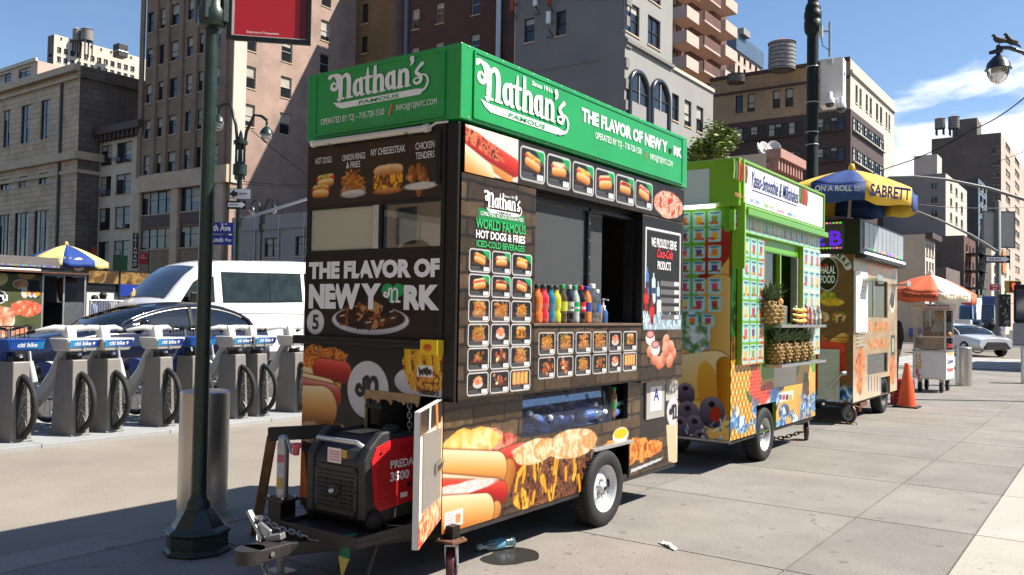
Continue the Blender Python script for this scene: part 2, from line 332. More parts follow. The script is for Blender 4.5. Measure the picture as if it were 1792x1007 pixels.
def card(P,x0,y0,x1,y1,kind,seed,corner=False):
 FP=[('f0b53c','d98a22','f7cf6a','b86a18'),('e8a850','c8762a','f0c070','a8541a'),('f0c860','e0503a','f4dca0','c8822a'),('f4d070','6a8a2a','e8a030','d8622a')][seed*7 % 4];NP=[('d8843c','b86a2e','e8a050','a05420'),('e0a060','c87a3a','f0b878','b0602a'),('c86030','e08a50','a8401c','f0a878')][seed*5 % 3];bd=[hx('181614'),hx('201c24'),hx('14181c')][seed % 3];w,h=x1-x0,y1-y0;P.rect(x0,y0,x1,y1,bd,r=.1*w);P.ell((x0+x1)/2,y0+.36*h,.46*w,.10*h,hx('5a3a24'),c2=hx('2a1a12'));cx,cy,sz=(x0+x1)/2,y0+.60*h,.92*min(w,h)
 if kind[0] == 'd':hotdog(P,cx,cy,sz*(1.0+.03*(seed % 4)),-.22+.09*(seed*3 % 5),kind[1],seed)
 elif kind[0] == 'f':fries(P,cx,cy,sz*(1.0+.05*(seed % 4)),seed,34,FP)
 elif kind[0] == 'n':(nuggets(P,cx,cy,sz*1.05,seed,16,NP,.10+.015*(seed % 4)),P.ell(cx-.24*sz,cy-.16*sz,.12*sz,.08*sz,hx(['c83a2a','f0d8a0','7a3a1a'][seed % 3])))
 elif kind[0] == 's':steak(P,cx,cy,sz*.95,seed)
 elif kind[0] == 'c':
  for k in range(4):hotdog(P,x0+w*(.2+.2*k),cy,sz*.75,PI/2,'relish',seed+k)
 elif kind[0] == 'b':
  P.ell(cx,cy-.12*sz,.4*sz,.22*sz,hx('f2f2f0'),c2=hx('b8b8b8'));P.tex(P.mask_ell(cx,cy+.05*sz,.36*sz,.22*sz,.2,seed),[hx('fff0d0'),hx('e08030'),hx('c23020'),hx('fff8f0')],16/sz,seed)
 P.rect(x0+.06*w,y0+.04*h,x0+.62*w,y0+.15*h,hx('4a4a4c'));P.rect(x0+.06*w,y0+.17*h,x0+.5*w,y0+.23*h,hx('5c5c5e'));P.rect(x0+.68*w,y0+.05*h,x0+.95*w,y0+.24*h,hx('e8e8e6'))
 if corner:P.poly([(x0+.58*w,y1),(x1,y1),(x1,y0+.52*h)],hx('12a05a'))
 P.rect(x0,y0,x1,y1,hx('ececec'),r=.1*w,line=.035*w)
LOGO_STROKES=[
 ([(.27,.60),(.20,.67),(.11,.62),(.12,.48),(.25,.44),(.36,.58),(.32,.83),(.16,.96),(.02,.90)],[.05,.07,.09,.12,.13,.13,.13,.10,.16]),
 ([(.16,.95),(.34,.93),(.46,.80),(.47,.50),(.46,.12),(.44,.06)],[.05,.09,.15,.17,.17,.17]),
 ([(.36,.07),(.60,.07)],[.07,.07]),
 ([(.50,.72),(.62,.86),(.74,.84),(.80,.66),(.80,.12)],[.06,.12,.16,.17,.17]),
 ([(.72,.07),(.95,.07)],[.07,.07]),
 ([(1.27,.55),(1.14,.60),(1.05,.47),(1.05,.25),(1.13,.10),(1.25,.18)],[.09,.12,.15,.16,.12,.09]),
 ([(1.28,.62),(1.29,.3),(1.31,.10),(1.40,.08)],[.14,.15,.14,.07]),
 ([(1.54,.95),(1.53,.6),(1.53,.25),(1.58,.09),(1.68,.12)],[.05,.14,.15,.13,.06]),
 ([(1.40,.63),(1.68,.63)],[.09,.09]),
 ([(1.82,.98),(1.82,.5),(1.82,.10)],[.10,.15,.16]),([(1.75,.07),(1.93,.07)],[.06,.06]),
 ([(1.86,.48),(1.95,.61),(2.06,.56),(2.09,.40),(2.09,.10)],[.06,.11,.14,.15,.15]),([(2.03,.07),(2.20,.07)],[.06,.06]),
 ([(2.50,.55),(2.38,.60),(2.29,.47),(2.29,.25),(2.37,.10),(2.48,.18)],[.09,.12,.15,.16,.12,.09]),
 ([(2.51,.62),(2.52,.3),(2.54,.10),(2.62,.08)],[.14,.15,.14,.07]),
 ([(2.74,.62),(2.75,.4),(2.75,.10)],[.10,.15,.16]),([(2.68,.07),(2.86,.07)],[.06,.06]),
 ([(2.78,.48),(2.87,.61),(2.98,.56),(3.01,.40),(3.01,.10)],[.06,.11,.14,.15,.15]),([(2.95,.07),(3.12,.07)],[.06,.06]),
 ([(3.17,.95),(3.19,.82),(3.12,.72)],[.15,.11,.03]),
 ([(3.53,.70),(3.42,.60),(3.33,.47),(3.42,.36),(3.50,.24),(3.44,.10),(3.28,.12),(3.27,.24),(3.40,.26)],[.13,.10,.11,.13,.12,.10,.08,.05,.05]),
 ([(3.48,.36),(3.66,.30),(3.74,.10),(3.62,-.14),(3.30,-.24)],[.04,.06,.07,.07,.06])]
def logo(mb,o,U,V,sz,m,mg,lift=.003,famous=True):
 """brand lettering: o = lower left of the letters, sz = cap height; mg = ground colour for the small word"""
 k=0
 for pts,w in LOGO_STROKES:
  mb.ribbon(np.array(pts)*sz,np.array(w)*sz,o,U,V,m,lift+k*.00025,6 if sz > .1 else 4);k += 1
 if famous:
  mb.flat(np.array([(.18,-.02),(.5,-.07),(3.3,-.07+.0),(3.62,-.12),(3.45,-.28),(.55,-.28),(.36,-.2)])*sz,o,U,V,m,lift)
  mb.text('FAMOUS',np.array(o)+np.array(U)*1.95*sz+np.array(V)*-.245*sz,U,V,.17*sz,mg,'c',fit=1.5*sz,bold=.02,shear=.25,lift=lift+.002)
def wloc(o):
 v=Vector((0,0,0))
 while o is not None:v += o.location;o=o.parent
 return v
def W(mb,name,parent=None,**k):
 """build a mesh authored in world coordinates under a parent that is only moved, never turned"""
 o=mb.build(name,parent,**k)
 if parent is not None:o.location=-wloc(parent)
 return o
def obj(mb,name,label=None,cat=None,group=None,kind=None,base=None,**k):
 """a one-mesh top-level thing, origin moved to base"""
 if base is not None:mb.v=[tuple(np.subtract(p,base)) for p in mb.v]
 o=mb.build(name,None,loc=base,**k);return tag(o,label,cat,group,kind)
class PM:
 """draw on a Paint through photo positions of the panel (fn: u, v -> panel x, y)"""
 def __init__(s,P,fn):s.P=P;s.f=fn
 def b(s,u0,v0,u1,v1):
  a=s.f(u0,(v0+v1)/2);c=s.f(u1,(v0+v1)/2);t=s.f((u0+u1)/2,v0);q=s.f((u0+u1)/2,v1)
  return (a[0]+c[0])/2,(t[1]+q[1])/2,abs(c[0]-a[0])/2,abs(t[1]-q[1])/2
 def ell(s,u0,v0,u1,v1,col,**k):x,y,a,b=s.b(u0,v0,u1,v1);s.P.ell(x,y,a,b,col,**k);return s
 def mask(s,u0,v0,u1,v1,wob=0.,seed=0,rot=0.):x,y,a,b=s.b(u0,v0,u1,v1);return s.P.mask_ell(x,y,a,b,wob,seed,rot)
 def rect(s,u0,v0,u1,v1,col,**k):x,y,a,b=s.b(u0,v0,u1,v1);s.P.rect(x-a,y-b,x+a,y+b,col,**k);return s
 def cap(s,u0,v0,u1,v1,rv,col,*a,**k):
  p=s.f(u0,v0);q=s.f(u1,v1);r=abs(s.f(u0,v0-rv)[1]-p[1]);(s.P.capo if rv > 12 else s.P.cap)(*p,*q,r,col,*a,**k);return s
 def poly(s,pts,col):s.P.poly([s.f(*p) for p in pts],col);return s
M={}
M['black']=mat('black_paint',(.010,.010,.010),.4,var=.2,spec=.35)
M['blackplastic']=mat('black_plastic',(.030,.030,.031),.5,var=.15,bump=.1,bscale=160)
M['steel']=mat('brushed_steel',(.55,.55,.54),.32,1.,var=.08,scale=12)
M['alu']=mat('aluminium',(.62,.62,.62),.4,.9,var=.1,scale=14)
M['galv']=mat('galvanised_steel',(.42,.44,.45),.45,.8,var=.15,scale=18)
M['darksteel']=mat('dark_steel',(.05,.045,.045),.55,.5,var=.3,scale=9)
M['rust']=mat('rusty_steel',(.16,.07,.035),.8,.2,var=.4,scale=14)
M['rubber']=mat('tyre_rubber',(.017,.017,.018),.75,var=.25,scale=12)
M['white']=mat('white_paint',(.8,.8,.79),.4,var=.04)
M['offwhite']=mat('off_white',(.62,.6,.56),.5,var=.08)
M['letter']=mat('white_lettering',(.82,.82,.82),.45,var=.02)
M['letterblk']=mat('black_lettering',(.01,.01,.01),.5,var=0)
M['green']=mat('sign_green',(.012,.30,.07),.35,var=.10,scale=3.5,coat=.15)
M['print']=printmat()
M['printm']=printmat('printed_board',.5,.05,.3)
M['glass']=glassmat('clear_glass',(.86,.9,.9),.05,k=.5)
M['glassdk']=glassmat('tinted_glass',(.32,.36,.37),.1,.1)
M['carglass']=glassmat('car_glass',(.16,.2,.19),.1,.12)
M['interior']=mat('dark_interior',(.035,.033,.03),.7)
M['wood']=mat('raw_timber',(.2,.11,.05),.75,var=.35,scale=9,bump=.2)
M['tubelight']=mat('lamp_tube',(.62,.6,.52),.35,var=.03)
M['skin']=mat('skin',(.32,.18,.11),.5,var=.08)
M['red']=mat('red_paint',(.55,.02,.025),.4,var=.06)
M['lampgreen']=mat('lamp_post_green',(.010,.026,.020),.38,var=.25,scale=10,coat=.15,bump=.08,bscale=60)
cam=bpy.data.cameras.new('camera');camo=bpy.data.objects.new('camera',cam);COL.objects.link(camo);S.camera=camo
cam.lens=F/1792*36;cam.sensor_width=36;cam.clip_end=3000;cam.clip_start=.05
r_=R3@np.array([1,0,0]);u_=R3@np.array([0,-1,0]);b_=-(R3@np.array([0,0,1]))
camo.matrix_world=Matrix(((r_[0],u_[0],b_[0],EYE[0]),(r_[1],u_[1],b_[1],EYE[1]),(r_[2],u_[2],b_[2],EYE[2]),(0,0,0,1)))
SUN=Vector((.74,.52,1.0)).normalized()
sl=bpy.data.lights.new('sun','SUN');sl.energy=5.0;sl.angle=math.radians(.53);sl.color=(1,.93,.83)
so=bpy.data.objects.new('sun',sl);COL.objects.link(so);so.rotation_euler=SUN.to_track_quat('Z','Y').to_euler()
wd=bpy.data.worlds.new('World');S.world=wd;wd.use_nodes=True;t=wd.node_tree;N=t.nodes;L=t.links;N.clear()
out=N.new('ShaderNodeOutputWorld');bg=N.new('ShaderNodeBackground');bg.inputs['Strength'].default_value=.088
sk=N.new('ShaderNodeTexSky');sk.sky_type='NISHITA';sk.sun_disc=False;sk.sun_elevation=math.asin(SUN.z);sk.sun_rotation=math.atan2(SUN.x,SUN.y)
sk.altitude=0;sk.air_density=1.0;sk.dust_density=.25;sk.ozone_density=4.5
tc=N.new('ShaderNodeTexCoord');mp=N.new('ShaderNodeMapping');mp.inputs['Scale'].default_value=(2.6,2.6,6.5);L.new(tc.outputs['Generated'],mp.inputs[0])
nz=N.new('ShaderNodeTexNoise');nz.inputs['Scale'].default_value=1.6;nz.inputs['Detail'].default_value=9;nz.inputs['Roughness'].default_value=.56;nz.inputs['Distortion'].default_value=.3;L.new(mp.outputs[0],nz.inputs['Vector'])
cd=ray(1660,300);dp=N.new('ShaderNodeVectorMath');dp.operation='DOT_PRODUCT';dp.inputs[1].default_value=tuple(map(float,cd));L.new(tc.outputs['Generated'],dp.inputs[0])
m1=N.new('ShaderNodeMapRange');m1.inputs['From Min'].default_value=.962;m1.inputs['From Max'].default_value=1.0;m1.inputs['To Min'].default_value=0;m1.inputs['To Max'].default_value=.36;L.new(dp.outputs['Value'],m1.inputs['Value'])
sz_=N.new('ShaderNodeSeparateXYZ');L.new(tc.outputs['Generated'],sz_.inputs[0])
m2=N.new('ShaderNodeMapRange');m2.inputs['From Min'].default_value=.17;m2.inputs['From Max'].default_value=.30;m2.inputs['To Min'].default_value=0;m2.inputs['To Max'].default_value=.34;L.new(sz_.outputs['Z'],m2.inputs['Value'])
a1=N.new('ShaderNodeMath');L.new(nz.outputs['Fac'],a1.inputs[0]);L.new(m1.outputs[0],a1.inputs[1]);a2=N.new('ShaderNodeMath');a2.operation='SUBTRACT';L.new(a1.outputs[0],a2.inputs[0]);L.new(m2.outputs[0],a2.inputs[1])
cr=N.new('ShaderNodeMapRange');cr.interpolation_type='SMOOTHSTEP';cr.inputs['From Min'].default_value=.63;cr.inputs['From Max'].default_value=.76;L.new(a2.outputs[0],cr.inputs['Value'])
mp2=N.new('ShaderNodeMapping');mp2.inputs['Scale'].default_value=(1.2,3.2,5);mp2.inputs['Rotation'].default_value=(.2,.3,.5);L.new(tc.outputs['Generated'],mp2.inputs[0])
n3=N.new('ShaderNodeTexNoise');n3.inputs['Scale'].default_value=1.5;n3.inputs['Detail'].default_value=7;n3.inputs['Roughness'].default_value=.6;L.new(mp2.outputs[0],n3.inputs['Vector'])
cr2=N.new('ShaderNodeMapRange');cr2.interpolation_type='SMOOTHSTEP';cr2.inputs['From Min'].default_value=.5;cr2.inputs['From Max'].default_value=.85;cr2.inputs['To Max'].default_value=.12;L.new(n3.outputs['Fac'],cr2.inputs['Value'])
mxv=N.new('ShaderNodeMix');mxv.data_type='RGBA';mxv.inputs[7].default_value=(7,7.4,8,1);L.new(cr2.outputs[0],mxv.inputs[0]);L.new(sk.outputs[0],mxv.inputs[6])
mx=N.new('ShaderNodeMix');mx.data_type='RGBA';mx.inputs[7].default_value=(8.6,8.8,9.1,1);L.new(cr.outputs[0],mx.inputs[0]);L.new(mxv.outputs[2],mx.inputs[6])
L.new(mx.outputs[2],bg.inputs['Color']);L.new(bg.outputs[0],out.inputs[0])
S.view_settings.view_transform='Standard';S.view_settings.look='None';S.view_settings.gamma=1;S.view_settings.exposure=.85
S.render.engine='CYCLES';S.cycles.max_bounces=6;S.cycles.transparent_max_bounces=12;S.cycles.use_denoising=True;S.cycles.caustics_reflective=False;S.cycles.caustics_refractive=False
def pavemat(name,col,var,spots=.0,sc=1.1,rough=.9):
 m,t,b=nt(name);N=t.nodes;L=t.links;b.inputs['Roughness'].default_value=rough;b.inputs['Specular IOR Level'].default_value=.25
 tc=N.new('ShaderNodeTexCoord');va=N.new('ShaderNodeVertexColor');va.layer_name='Col'
 n1=N.new('ShaderNodeTexNoise');n1.inputs['Scale'].default_value=sc;n1.inputs['Detail'].default_value=8;n1.inputs['Roughness'].default_value=.7;L.new(tc.outputs['Object'],n1.inputs[0])
 n2=N.new('ShaderNodeTexNoise');n2.inputs['Scale'].default_value=70;n2.inputs['Detail'].default_value=3;L.new(tc.outputs['Object'],n2.inputs[0])
 r1=N.new('ShaderNodeMapRange');r1.inputs['From Min'].default_value=.3;r1.inputs['From Max'].default_value=.7;r1.inputs['To Min'].default_value=1-var;r1.inputs['To Max'].default_value=1+var;L.new(n1.outputs['Fac'],r1.inputs['Value'])
 r2=N.new('ShaderNodeMapRange');r2.inputs['From Min'].default_value=.3;r2.inputs['From Max'].default_value=.7;r2.inputs['To Min'].default_value=.84;r2.inputs['To Max'].default_value=1.14;L.new(n2.outputs['Fac'],r2.inputs['Value'])
 mu=N.new('ShaderNodeMath');mu.operation='MULTIPLY';L.new(r1.outputs[0],mu.inputs[0]);L.new(r2.outputs[0],mu.inputs[1]);last=mu.outputs[0]
 if spots:
  for sc2,th,dk,w in ((2.3,.07,.70,0.),(5.1,.065,.72,0.),(9.3,.075,1.2,.5),(15,.08,.75,0)):
   vo=N.new('ShaderNodeTexVoronoi');vo.voronoi_dimensions='2D';vo.inputs['Scale'].default_value=sc2;L.new(tc.outputs['Object'],vo.inputs['Vector'])
   wv=N.new('ShaderNodeSeparateColor');L.new(vo.outputs['Color'],wv.inputs[0])
   sz2=N.new('ShaderNodeMath');sz2.operation='MULTIPLY';sz2.inputs[1].default_value=th;L.new(wv.outputs[0],sz2.inputs[0])
   cm=N.new('ShaderNodeMath');cm.operation='SUBTRACT';L.new(vo.outputs['Distance'],cm.inputs[0]);L.new(sz2.outputs[0],cm.inputs[1])
   mr=N.new('ShaderNodeMapRange');mr.inputs['From Min'].default_value=-.012;mr.inputs['From Max'].default_value=.012;mr.inputs['To Min'].default_value=dk;mr.inputs['To Max'].default_value=1;L.new(cm.outputs[0],mr.inputs['Value'])
   mm=N.new('ShaderNodeMath');mm.operation='MULTIPLY';L.new(last,mm.inputs[0]);L.new(mr.outputs[0],mm.inputs[1]);last=mm.outputs[0]
 if spots:
  wn=N.new('ShaderNodeTexNoise');wn.inputs['Scale'].default_value=3;wn.inputs['Detail'].default_value=4;L.new(tc.outputs['Object'],wn.inputs[0]);wa=N.new('ShaderNodeVectorMath');wa.operation='MULTIPLY_ADD';wa.inputs[1].default_value=(.35,.35,0);L.new(wn.outputs['Color'],wa.inputs[0]);L.new(tc.outputs['Object'],wa.inputs[2])
  ve=N.new('ShaderNodeTexVoronoi');ve.voronoi_dimensions='2D';ve.feature='DISTANCE_TO_EDGE';ve.inputs['Scale'].default_value=.38;L.new(wa.outputs[0],ve.inputs['Vector'])
  me_=N.new('ShaderNodeMapRange');me_.inputs['From Min'].default_value=.0008;me_.inputs['From Max'].default_value=.0028;me_.inputs['To Min'].default_value=.55;L.new(ve.outputs['Distance'],me_.inputs['Value'])
  gm=N.new('ShaderNodeMapRange');gm.inputs['From Min'].default_value=.50;gm.inputs['From Max'].default_value=.56;L.new(n1.outputs['Fac'],gm.inputs['Value']);mxc=N.new('ShaderNodeMix');mxc.inputs[2].default_value=1;L.new(gm.outputs[0],mxc.inputs[0]);L.new(me_.outputs[0],mxc.inputs[3]);mk=N.new('ShaderNodeMath');mk.operation='MULTIPLY';L.new(last,mk.inputs[0]);L.new(mxc.outputs[0],mk.inputs[1]);last=mk.outputs[0]
 sc_=N.new('ShaderNodeVectorMath');sc_.operation='SCALE';L.new(va.outputs['Color'],sc_.inputs[0]);L.new(last,sc_.inputs['Scale'])
 s2=N.new('ShaderNodeVectorMath');s2.operation='MULTIPLY';s2.inputs[1].default_value=col;L.new(sc_.outputs[0],s2.inputs[0]);L.new(s2.outputs[0],b.inputs['Base Color'])
 bp=N.new('ShaderNodeBump');bp.inputs['Strength'].default_value=.25;bp.inputs['Distance'].default_value=.004;L.new(n2.outputs['Fac'],bp.inputs['Height']);L.new(bp.outputs[0],b.inputs['Normal'])
 return m
M['slab']=pavemat('sidewalk_concrete',(.245,.228,.205),.2,.1)
M['paver']=pavemat('pale_granite',(.42,.39,.34),.1,.1)
M['asphalt']=pavemat('asphalt',(.085,.083,.08),.25,0,.6)
M['lane']=pavemat('worn_concrete_lane',(.275,.245,.205),.2,0,.45)
M['plate']=pavemat('dock_plate',(.33,.34,.34),.08,0,2.)
M['joint']=mat('joint_filler',(.035,.03,.026),.9)
M['roadpaint']=mat('road_paint',(.62,.62,.6),.7,var=.2,scale=3)
ZR=-.1
g=MB();g.quad((-900,-300,ZR-.02),(700,-300,ZR-.02),(700,1500,ZR-.02),(-900,1500,ZR-.02),M['asphalt']);g.c[0]=np.ones((4,3));obj(g,'ground',kind='structure')
YE=29.6
g=MB()
g.box(-5.1,14,-8,YE-.0,ZR-.3,-.018,M['joint'])
rs=np.random.default_rng(3)
lanes=[(-4.78,-3.13,'slab'),(-3.13,-1.535,'slab'),(-1.535,-.79,'slab'),(-.79,.9,'paver'),(.9,2.6,'paver'),(2.6,6,'paver'),(6,14,'paver')]
ys=[-8,-4.8,-3.2,-1.6]+[0+1.587*k+.04 for k in range(0,19)]
ys=[y for y in ys if y < YE-.9]+[YE]
for i in range(len(ys)-1):
 for a,b,k in lanes:
  c=1+rs.normal(0,.045);tint=np.array([c*(1+rs.normal(0,.012)),c,c*(1+rs.normal(0,.012))]);q=.0065;n0=len(g.v)
  g.box(a+q,b-q,ys[i]+q,ys[i+1]-q,-.05,0,M[k]);g.c[n0]=np.tile(tint,(8,1))
W(g,'sidewalk').update_tag();bpy.data.objects['sidewalk']['kind']='structure'
g=MB();n0=0
for y in np.arange(-8,YE-.1,2.4):n0=len(g.v);g.box(-5.1,-4.785,y+.004,min(y+2.396,YE),ZR-.05,.004,M['paver']);g.c[n0]=np.tile(np.array([.75,.75,.74])*(1+rs.normal(0,.05)),(8,1))
o=g.build('kerb',bevel=.012);tag(o,kind='structure')
g=MB();g.quad((-9.3,-40,ZR),(-5.1,-40,ZR),(-5.1,29,ZR),(-9.3,29,ZR),M['lane']);g.c[0]=np.ones((4,3));obj(g,'bike_lane',kind='structure')
g=MB()
for y in np.arange(-3,12,1.5):n0=len(g.v);g.box(-11.6,-9.3,y,y+1.494,ZR-.01,ZR+.045,M['plate']);g.c[n0]=np.tile(np.array([1,1,1])*(1+rs.normal(0,.03)),(8,1))
tag(g.build('dock_platform',bevel=.006),kind='structure')
g=MB();g.quad((-60,YE+.02,ZR-.004),(60,YE+.02,ZR-.004),(60,60,ZR-.004),(-60,60,ZR-.004),M['lane']);g.c[0]=np.ones((4,3))*.8;obj(g,'road',kind='structure')
g=MB()
for k in range(8):g.box(-7.5,8,YE+2+k*1.15,YE+2.55+k*1.15,ZR-.02,ZR+.001,M['roadpaint'])
obj(g,'crosswalk_marking',kind='structure')
wet=mat('wet_concrete',(.045,.042,.038),.25,var=.2,scale=20)
g=MB();c=G(893,974);pts=[(c[0]+.155*math.cos(a)*(1+.12*math.sin(3*a+1)+.05*math.sin(7*a)+.03*math.sin(11*a))*.9,c[1]+.215*math.sin(a)*(1+.1*math.cos(2*a)),.002) for a in np.linspace(0,2*PI,40)[:-1]]
g.add(pts,[tuple(range(len(pts)))],wet);obj(g,'puddle',kind='structure')
UY,UX,UZ=np.array([0,1.,0]),np.array([1.,0,0]),np.array([0,0,1.])
def wallgrid(mb,o,U,V,w,h,holes,m,depth=.03,mr=None,edge=True):
 """flat wall with rectangular openings [(u0, v0, u1, v1)], real reveals of the given depth behind"""
 o=np.array(o,float);U=np.array(U,float);V=np.array(V,float);Nn=np.cross(U,V);mr=mr or m
 us=sorted({0,w,*[x for q in holes for x in (max(q[0],0),min(q[2],w))]});vs=sorted({0,h,*[x for q in holes for x in (max(q[1],0),min(q[3],h))]})
 P=lambda a,b,d=0:o+U*a+V*b-Nn*d
 for j in range(len(vs)-1):
  i=0
  while i < len(us)-1:
   ins=lambda i:any(q[0]-1e-6 < (us[i]+us[i+1])/2 < q[2]+1e-6 and q[1]-1e-6 < (vs[j]+vs[j+1])/2 < q[3]+1e-6 for q in holes)
   if ins(i):i += 1;continue
   k=i
   while k < len(us)-1 and not ins(k):k += 1
   mb.quad(P(us[i],vs[j]),P(us[k],vs[j]),P(us[k],vs[j+1]),P(us[i],vs[j+1]),m);i=k
 for a,b,c,d in holes:
  mb.quad(P(a,b),P(c,b),P(c,b,depth),P(a,b,depth),mr);mb.quad(P(c,d),P(a,d),P(a,d,depth),P(c,d,depth),mr)
  mb.quad(P(a,d),P(a,b),P(a,b,depth),P(a,d,depth),mr);mb.quad(P(c,b),P(c,d),P(c,d,depth),P(c,b,depth),mr)
 return mb
def plane(kind,c):
 """pixel -> point on a panel plane, with its U axis"""
 if kind == 'x':return (lambda u,v:PX(u,v,c)),UY,1
 return (lambda u,v:PY(u,v,c)),UX,0
def ltext(mb,pl,s,u0,v0,u1,v1,cap,m,bold=.0,lift=.004,shear=0.,**k):
 f,U,ax=pl;a=f(u0,v0);b=f(u1,v1);z=(a[2]+b[2])/2;um=(u0+u1)/2;vm=(v0+v1)/2
 hgt=abs(f(um,vm-cap)[2]-f(um,vm)[2]);a=np.array(a);a[2]=z
 return mb.text(s,a,U,UZ,hgt/.70,m,'l',fit=abs(b[ax]-a[ax]),bold=bold,lift=lift,shear=shear)
def brickbg(P,bw=.30,bh=.095,c=('4c3b2a','3b2e21','574532'),mo='1a130e',seed=0,warp=.012):
 X=P.X+warp*(fbm(P.X*14,P.Y*14,seed)-.5)*2;Y=P.Y+warp*(fbm(P.X*14+7,P.Y*14,seed+1)-.5)*2
 row=np.floor(Y/bh);xo=X/bw+.5*(row % 2);col=np.floor(xo);fx=(xo-col)*bw;fy=Y-row*bh
 e=np.minimum(np.minimum(fx,bw-fx),np.minimum(fy,bh-fy));r=vnoise(col*3.1,row*5.7,seed)
 base=np.where(r[...,None] < .33,hx(c[0]),np.where(r[...,None] < .66,hx(c[1]),hx(c[2])))
 P.a[:]=base*(.75+.5*fbm(P.X*30,P.Y*30,seed+3))[...,None];P.mix(np.clip(1-(e-.004)/.008,0,1),hx(mo));return P
def paintpx(kind,c,u0,v0,u1,v1,nx,ny,col=(0,0,0),box=None):
 """a Paint whose x, y are real panel metres, plus the pixel mapper"""
 f=(lambda u,v:PX(u,v,c)[1:]) if kind == 'x' else (lambda u,v:PY(u,v,c)[[0,2]])
 x0,y0,x1,y1=box;P=Paint(x1-x0,y1-y0,nx,ny,col,x0,y0);return P,PM(P,f)
X1,XM,XL,Y0,YE1,ZB=-2.841,-2.759,-3.92,3.375,6.24,.264
fm=lambda u,v:PX(u,v,XM)[1:];fs=lambda u,v:PX(u,v,X1)[1:];fe=lambda u,v:PY(u,v,Y0)[[0,2]]
PLM,PLS,PLE=plane('x',XM),plane('x',X1),plane('y',Y0)
cart=thing('food_cart','dark brown hot dog cart with a green roof sign and brick print menu boards','food cart',(-3.38,4.8,0))
WX0,WX1,WZ0,WZ1=-3.898,-2.856,1.728,2.012
HX0,HX1,HZ0,HZ1=-3.39,-2.86,.345,.962
SW=(4.085,1.352,5.425,2.10)
b=MB()
wallgrid(b,(X1-.004,Y0+.02,ZB),UY,UZ,YE1-Y0-.02,2.39-ZB,[(SW[0]-Y0-.02,SW[1]-ZB,SW[2]-Y0-.02,SW[3]-ZB),(4.90-Y0-.02,-.01,5.432-Y0-.02,.505-ZB),(4.10-Y0-.02,.68-ZB,5.40-Y0-.02,.93-ZB)],M['black'],.03)
wallgrid(b,(XL+.002,Y0+.006,ZB+.001),UX,UZ,X1-XL-.002,2.39-ZB,[(WX0-XL-.002,WZ0-ZB,WX1-XL-.002,WZ1-ZB),(HX0-XL-.002,HZ0-ZB,HX1-XL-.002,HZ1-ZB)],M['black'],.03)
wallgrid(b,(XL,YE1,ZB+.001),-UY,UZ,YE1-Y0-.03,2.39-ZB,[(.6,1.45,2.3,1.85)],M['interior'],.03)
b.box(XL+.002,X1-.006,YE1-.03,YE1-.001,ZB+.002,2.388,M['interior']);b.box(-3.45,-2.98,4.45,4.46,1.45,2.1,M['offwhite'])
b.box(XL+.004,X1-.006,Y0+.03,YE1-.03,ZB-.03,ZB+.02,M['darksteel'])
b.box(XL+.004,X1-.006,Y0+.03,YE1-.03,2.36,2.386,M['offwhite'])
b.box(XL+.03,X1-.06,Y0+1.3,Y0+1.33,ZB+.02,1.3,M['interior'])
b.box(XL+.05,XL+.4,Y0+.25,YE1-.2,ZB+.02,1.18,M['steel'])
b.box(-3.2,X1-.07,Y0+.6,YE1-.1,1.29,1.335,M['steel'])
b.box(XL+.05,XL+.30,Y0+.3,YE1-.4,2.02,2.34,M['alu'])
W(b,'body',cart)
def sx(u,v):return fe(u,v)
P,pm=paintpx('y',Y0,0,0,0,0,230,82,hx('33271e'),(XL+.005,2.012,X1-.03,2.39))
P.a *= (.9+.25*fbm(P.X*3,P.Y*5,3))[...,None]
x,y,a,c_=pm.b(544,308,587,346);hotdog(P,x+.02,y+.035,.15,.05,'relish',1);hotdog(P,x-.02,y-.025,.15,-.03,'relish',2)
x,y,a,c_=pm.b(595,300,642,336);fries(P,x,y,.2,3,30,('d98a32','b8681e','e8a850','8a4a14'));P.ell(x,y-.07,.1,.022,hx('d8d4cc'),c2=hx('9a948a'))
x,y,a,c_=pm.b(652,296,706,332);steak(P,x,y,.24,5)
x,y,a,c_=pm.b(712,289,766,322);nuggets(P,x-.01,y,.19,7,14);P.ell(x-.01,y-.06,.12,.02,hx('c9c4b8'))
b=MB();b.paint(P,(0,Y0,0),UX,UZ,M['print']);b.box(XL+.005,X1-.03,Y0+.0015,Y0+.005,2.013,2.389,M['black'])
for s,u0,v0,u1,v1,cp in (('HOT DOGS',553,288,581,285,11),('ONION RINGS',600,282,640,278,11),('& FRIES',607,295,631,293,11),('NY CHEESESTEAK',650,272,710,267,12),('CHICKEN',728,262,761,259,12),('TENDERS',728,279,761,276,12)):
 ltext(b,PLE,s,u0,v0,u1,v1,cp,M['letter'])
W(b,'menu_header',cart)
wf=MB();fr=M['alu']
for z in (WZ0,WZ1-.022):wf.box(WX0,WX1,Y0-.004,Y0+.03,z,z+.022,M['black'])
for x in (WX0,WX1-.02):wf.box(x,x+.02,Y0-.003,Y0+.028,WZ0+.022,WZ1-.022,M['black'])
wf.box(-3.358,-3.318,Y0-.008,Y0+.02,WZ0+.022,WZ1-.022,fr);wf.box(-3.318,-3.30,Y0-.002,Y0+.02,WZ0+.022,WZ1-.022,M['black'])
win=W(wf,'window',cart)
M['frosty']=glassmat('dusty_glass',(.62,.64,.52),.05,.75,(.56,.56,.42),.2)
p=MB();p.box(WX0+.02,-3.358,Y0+.008,Y0+.013,WZ0+.022,WZ1-.022,M['frosty']);W(p,'pane',win)
M['glassend']=glassmat('window_glass_clear',(.85,.88,.85),.04,.06,(.25,.25,.22));p=MB();p.box(-3.30,WX1-.02,Y0+.016,Y0+.021,WZ0+.022,WZ1-.022,M['glassend']);W(p,'pane',win)
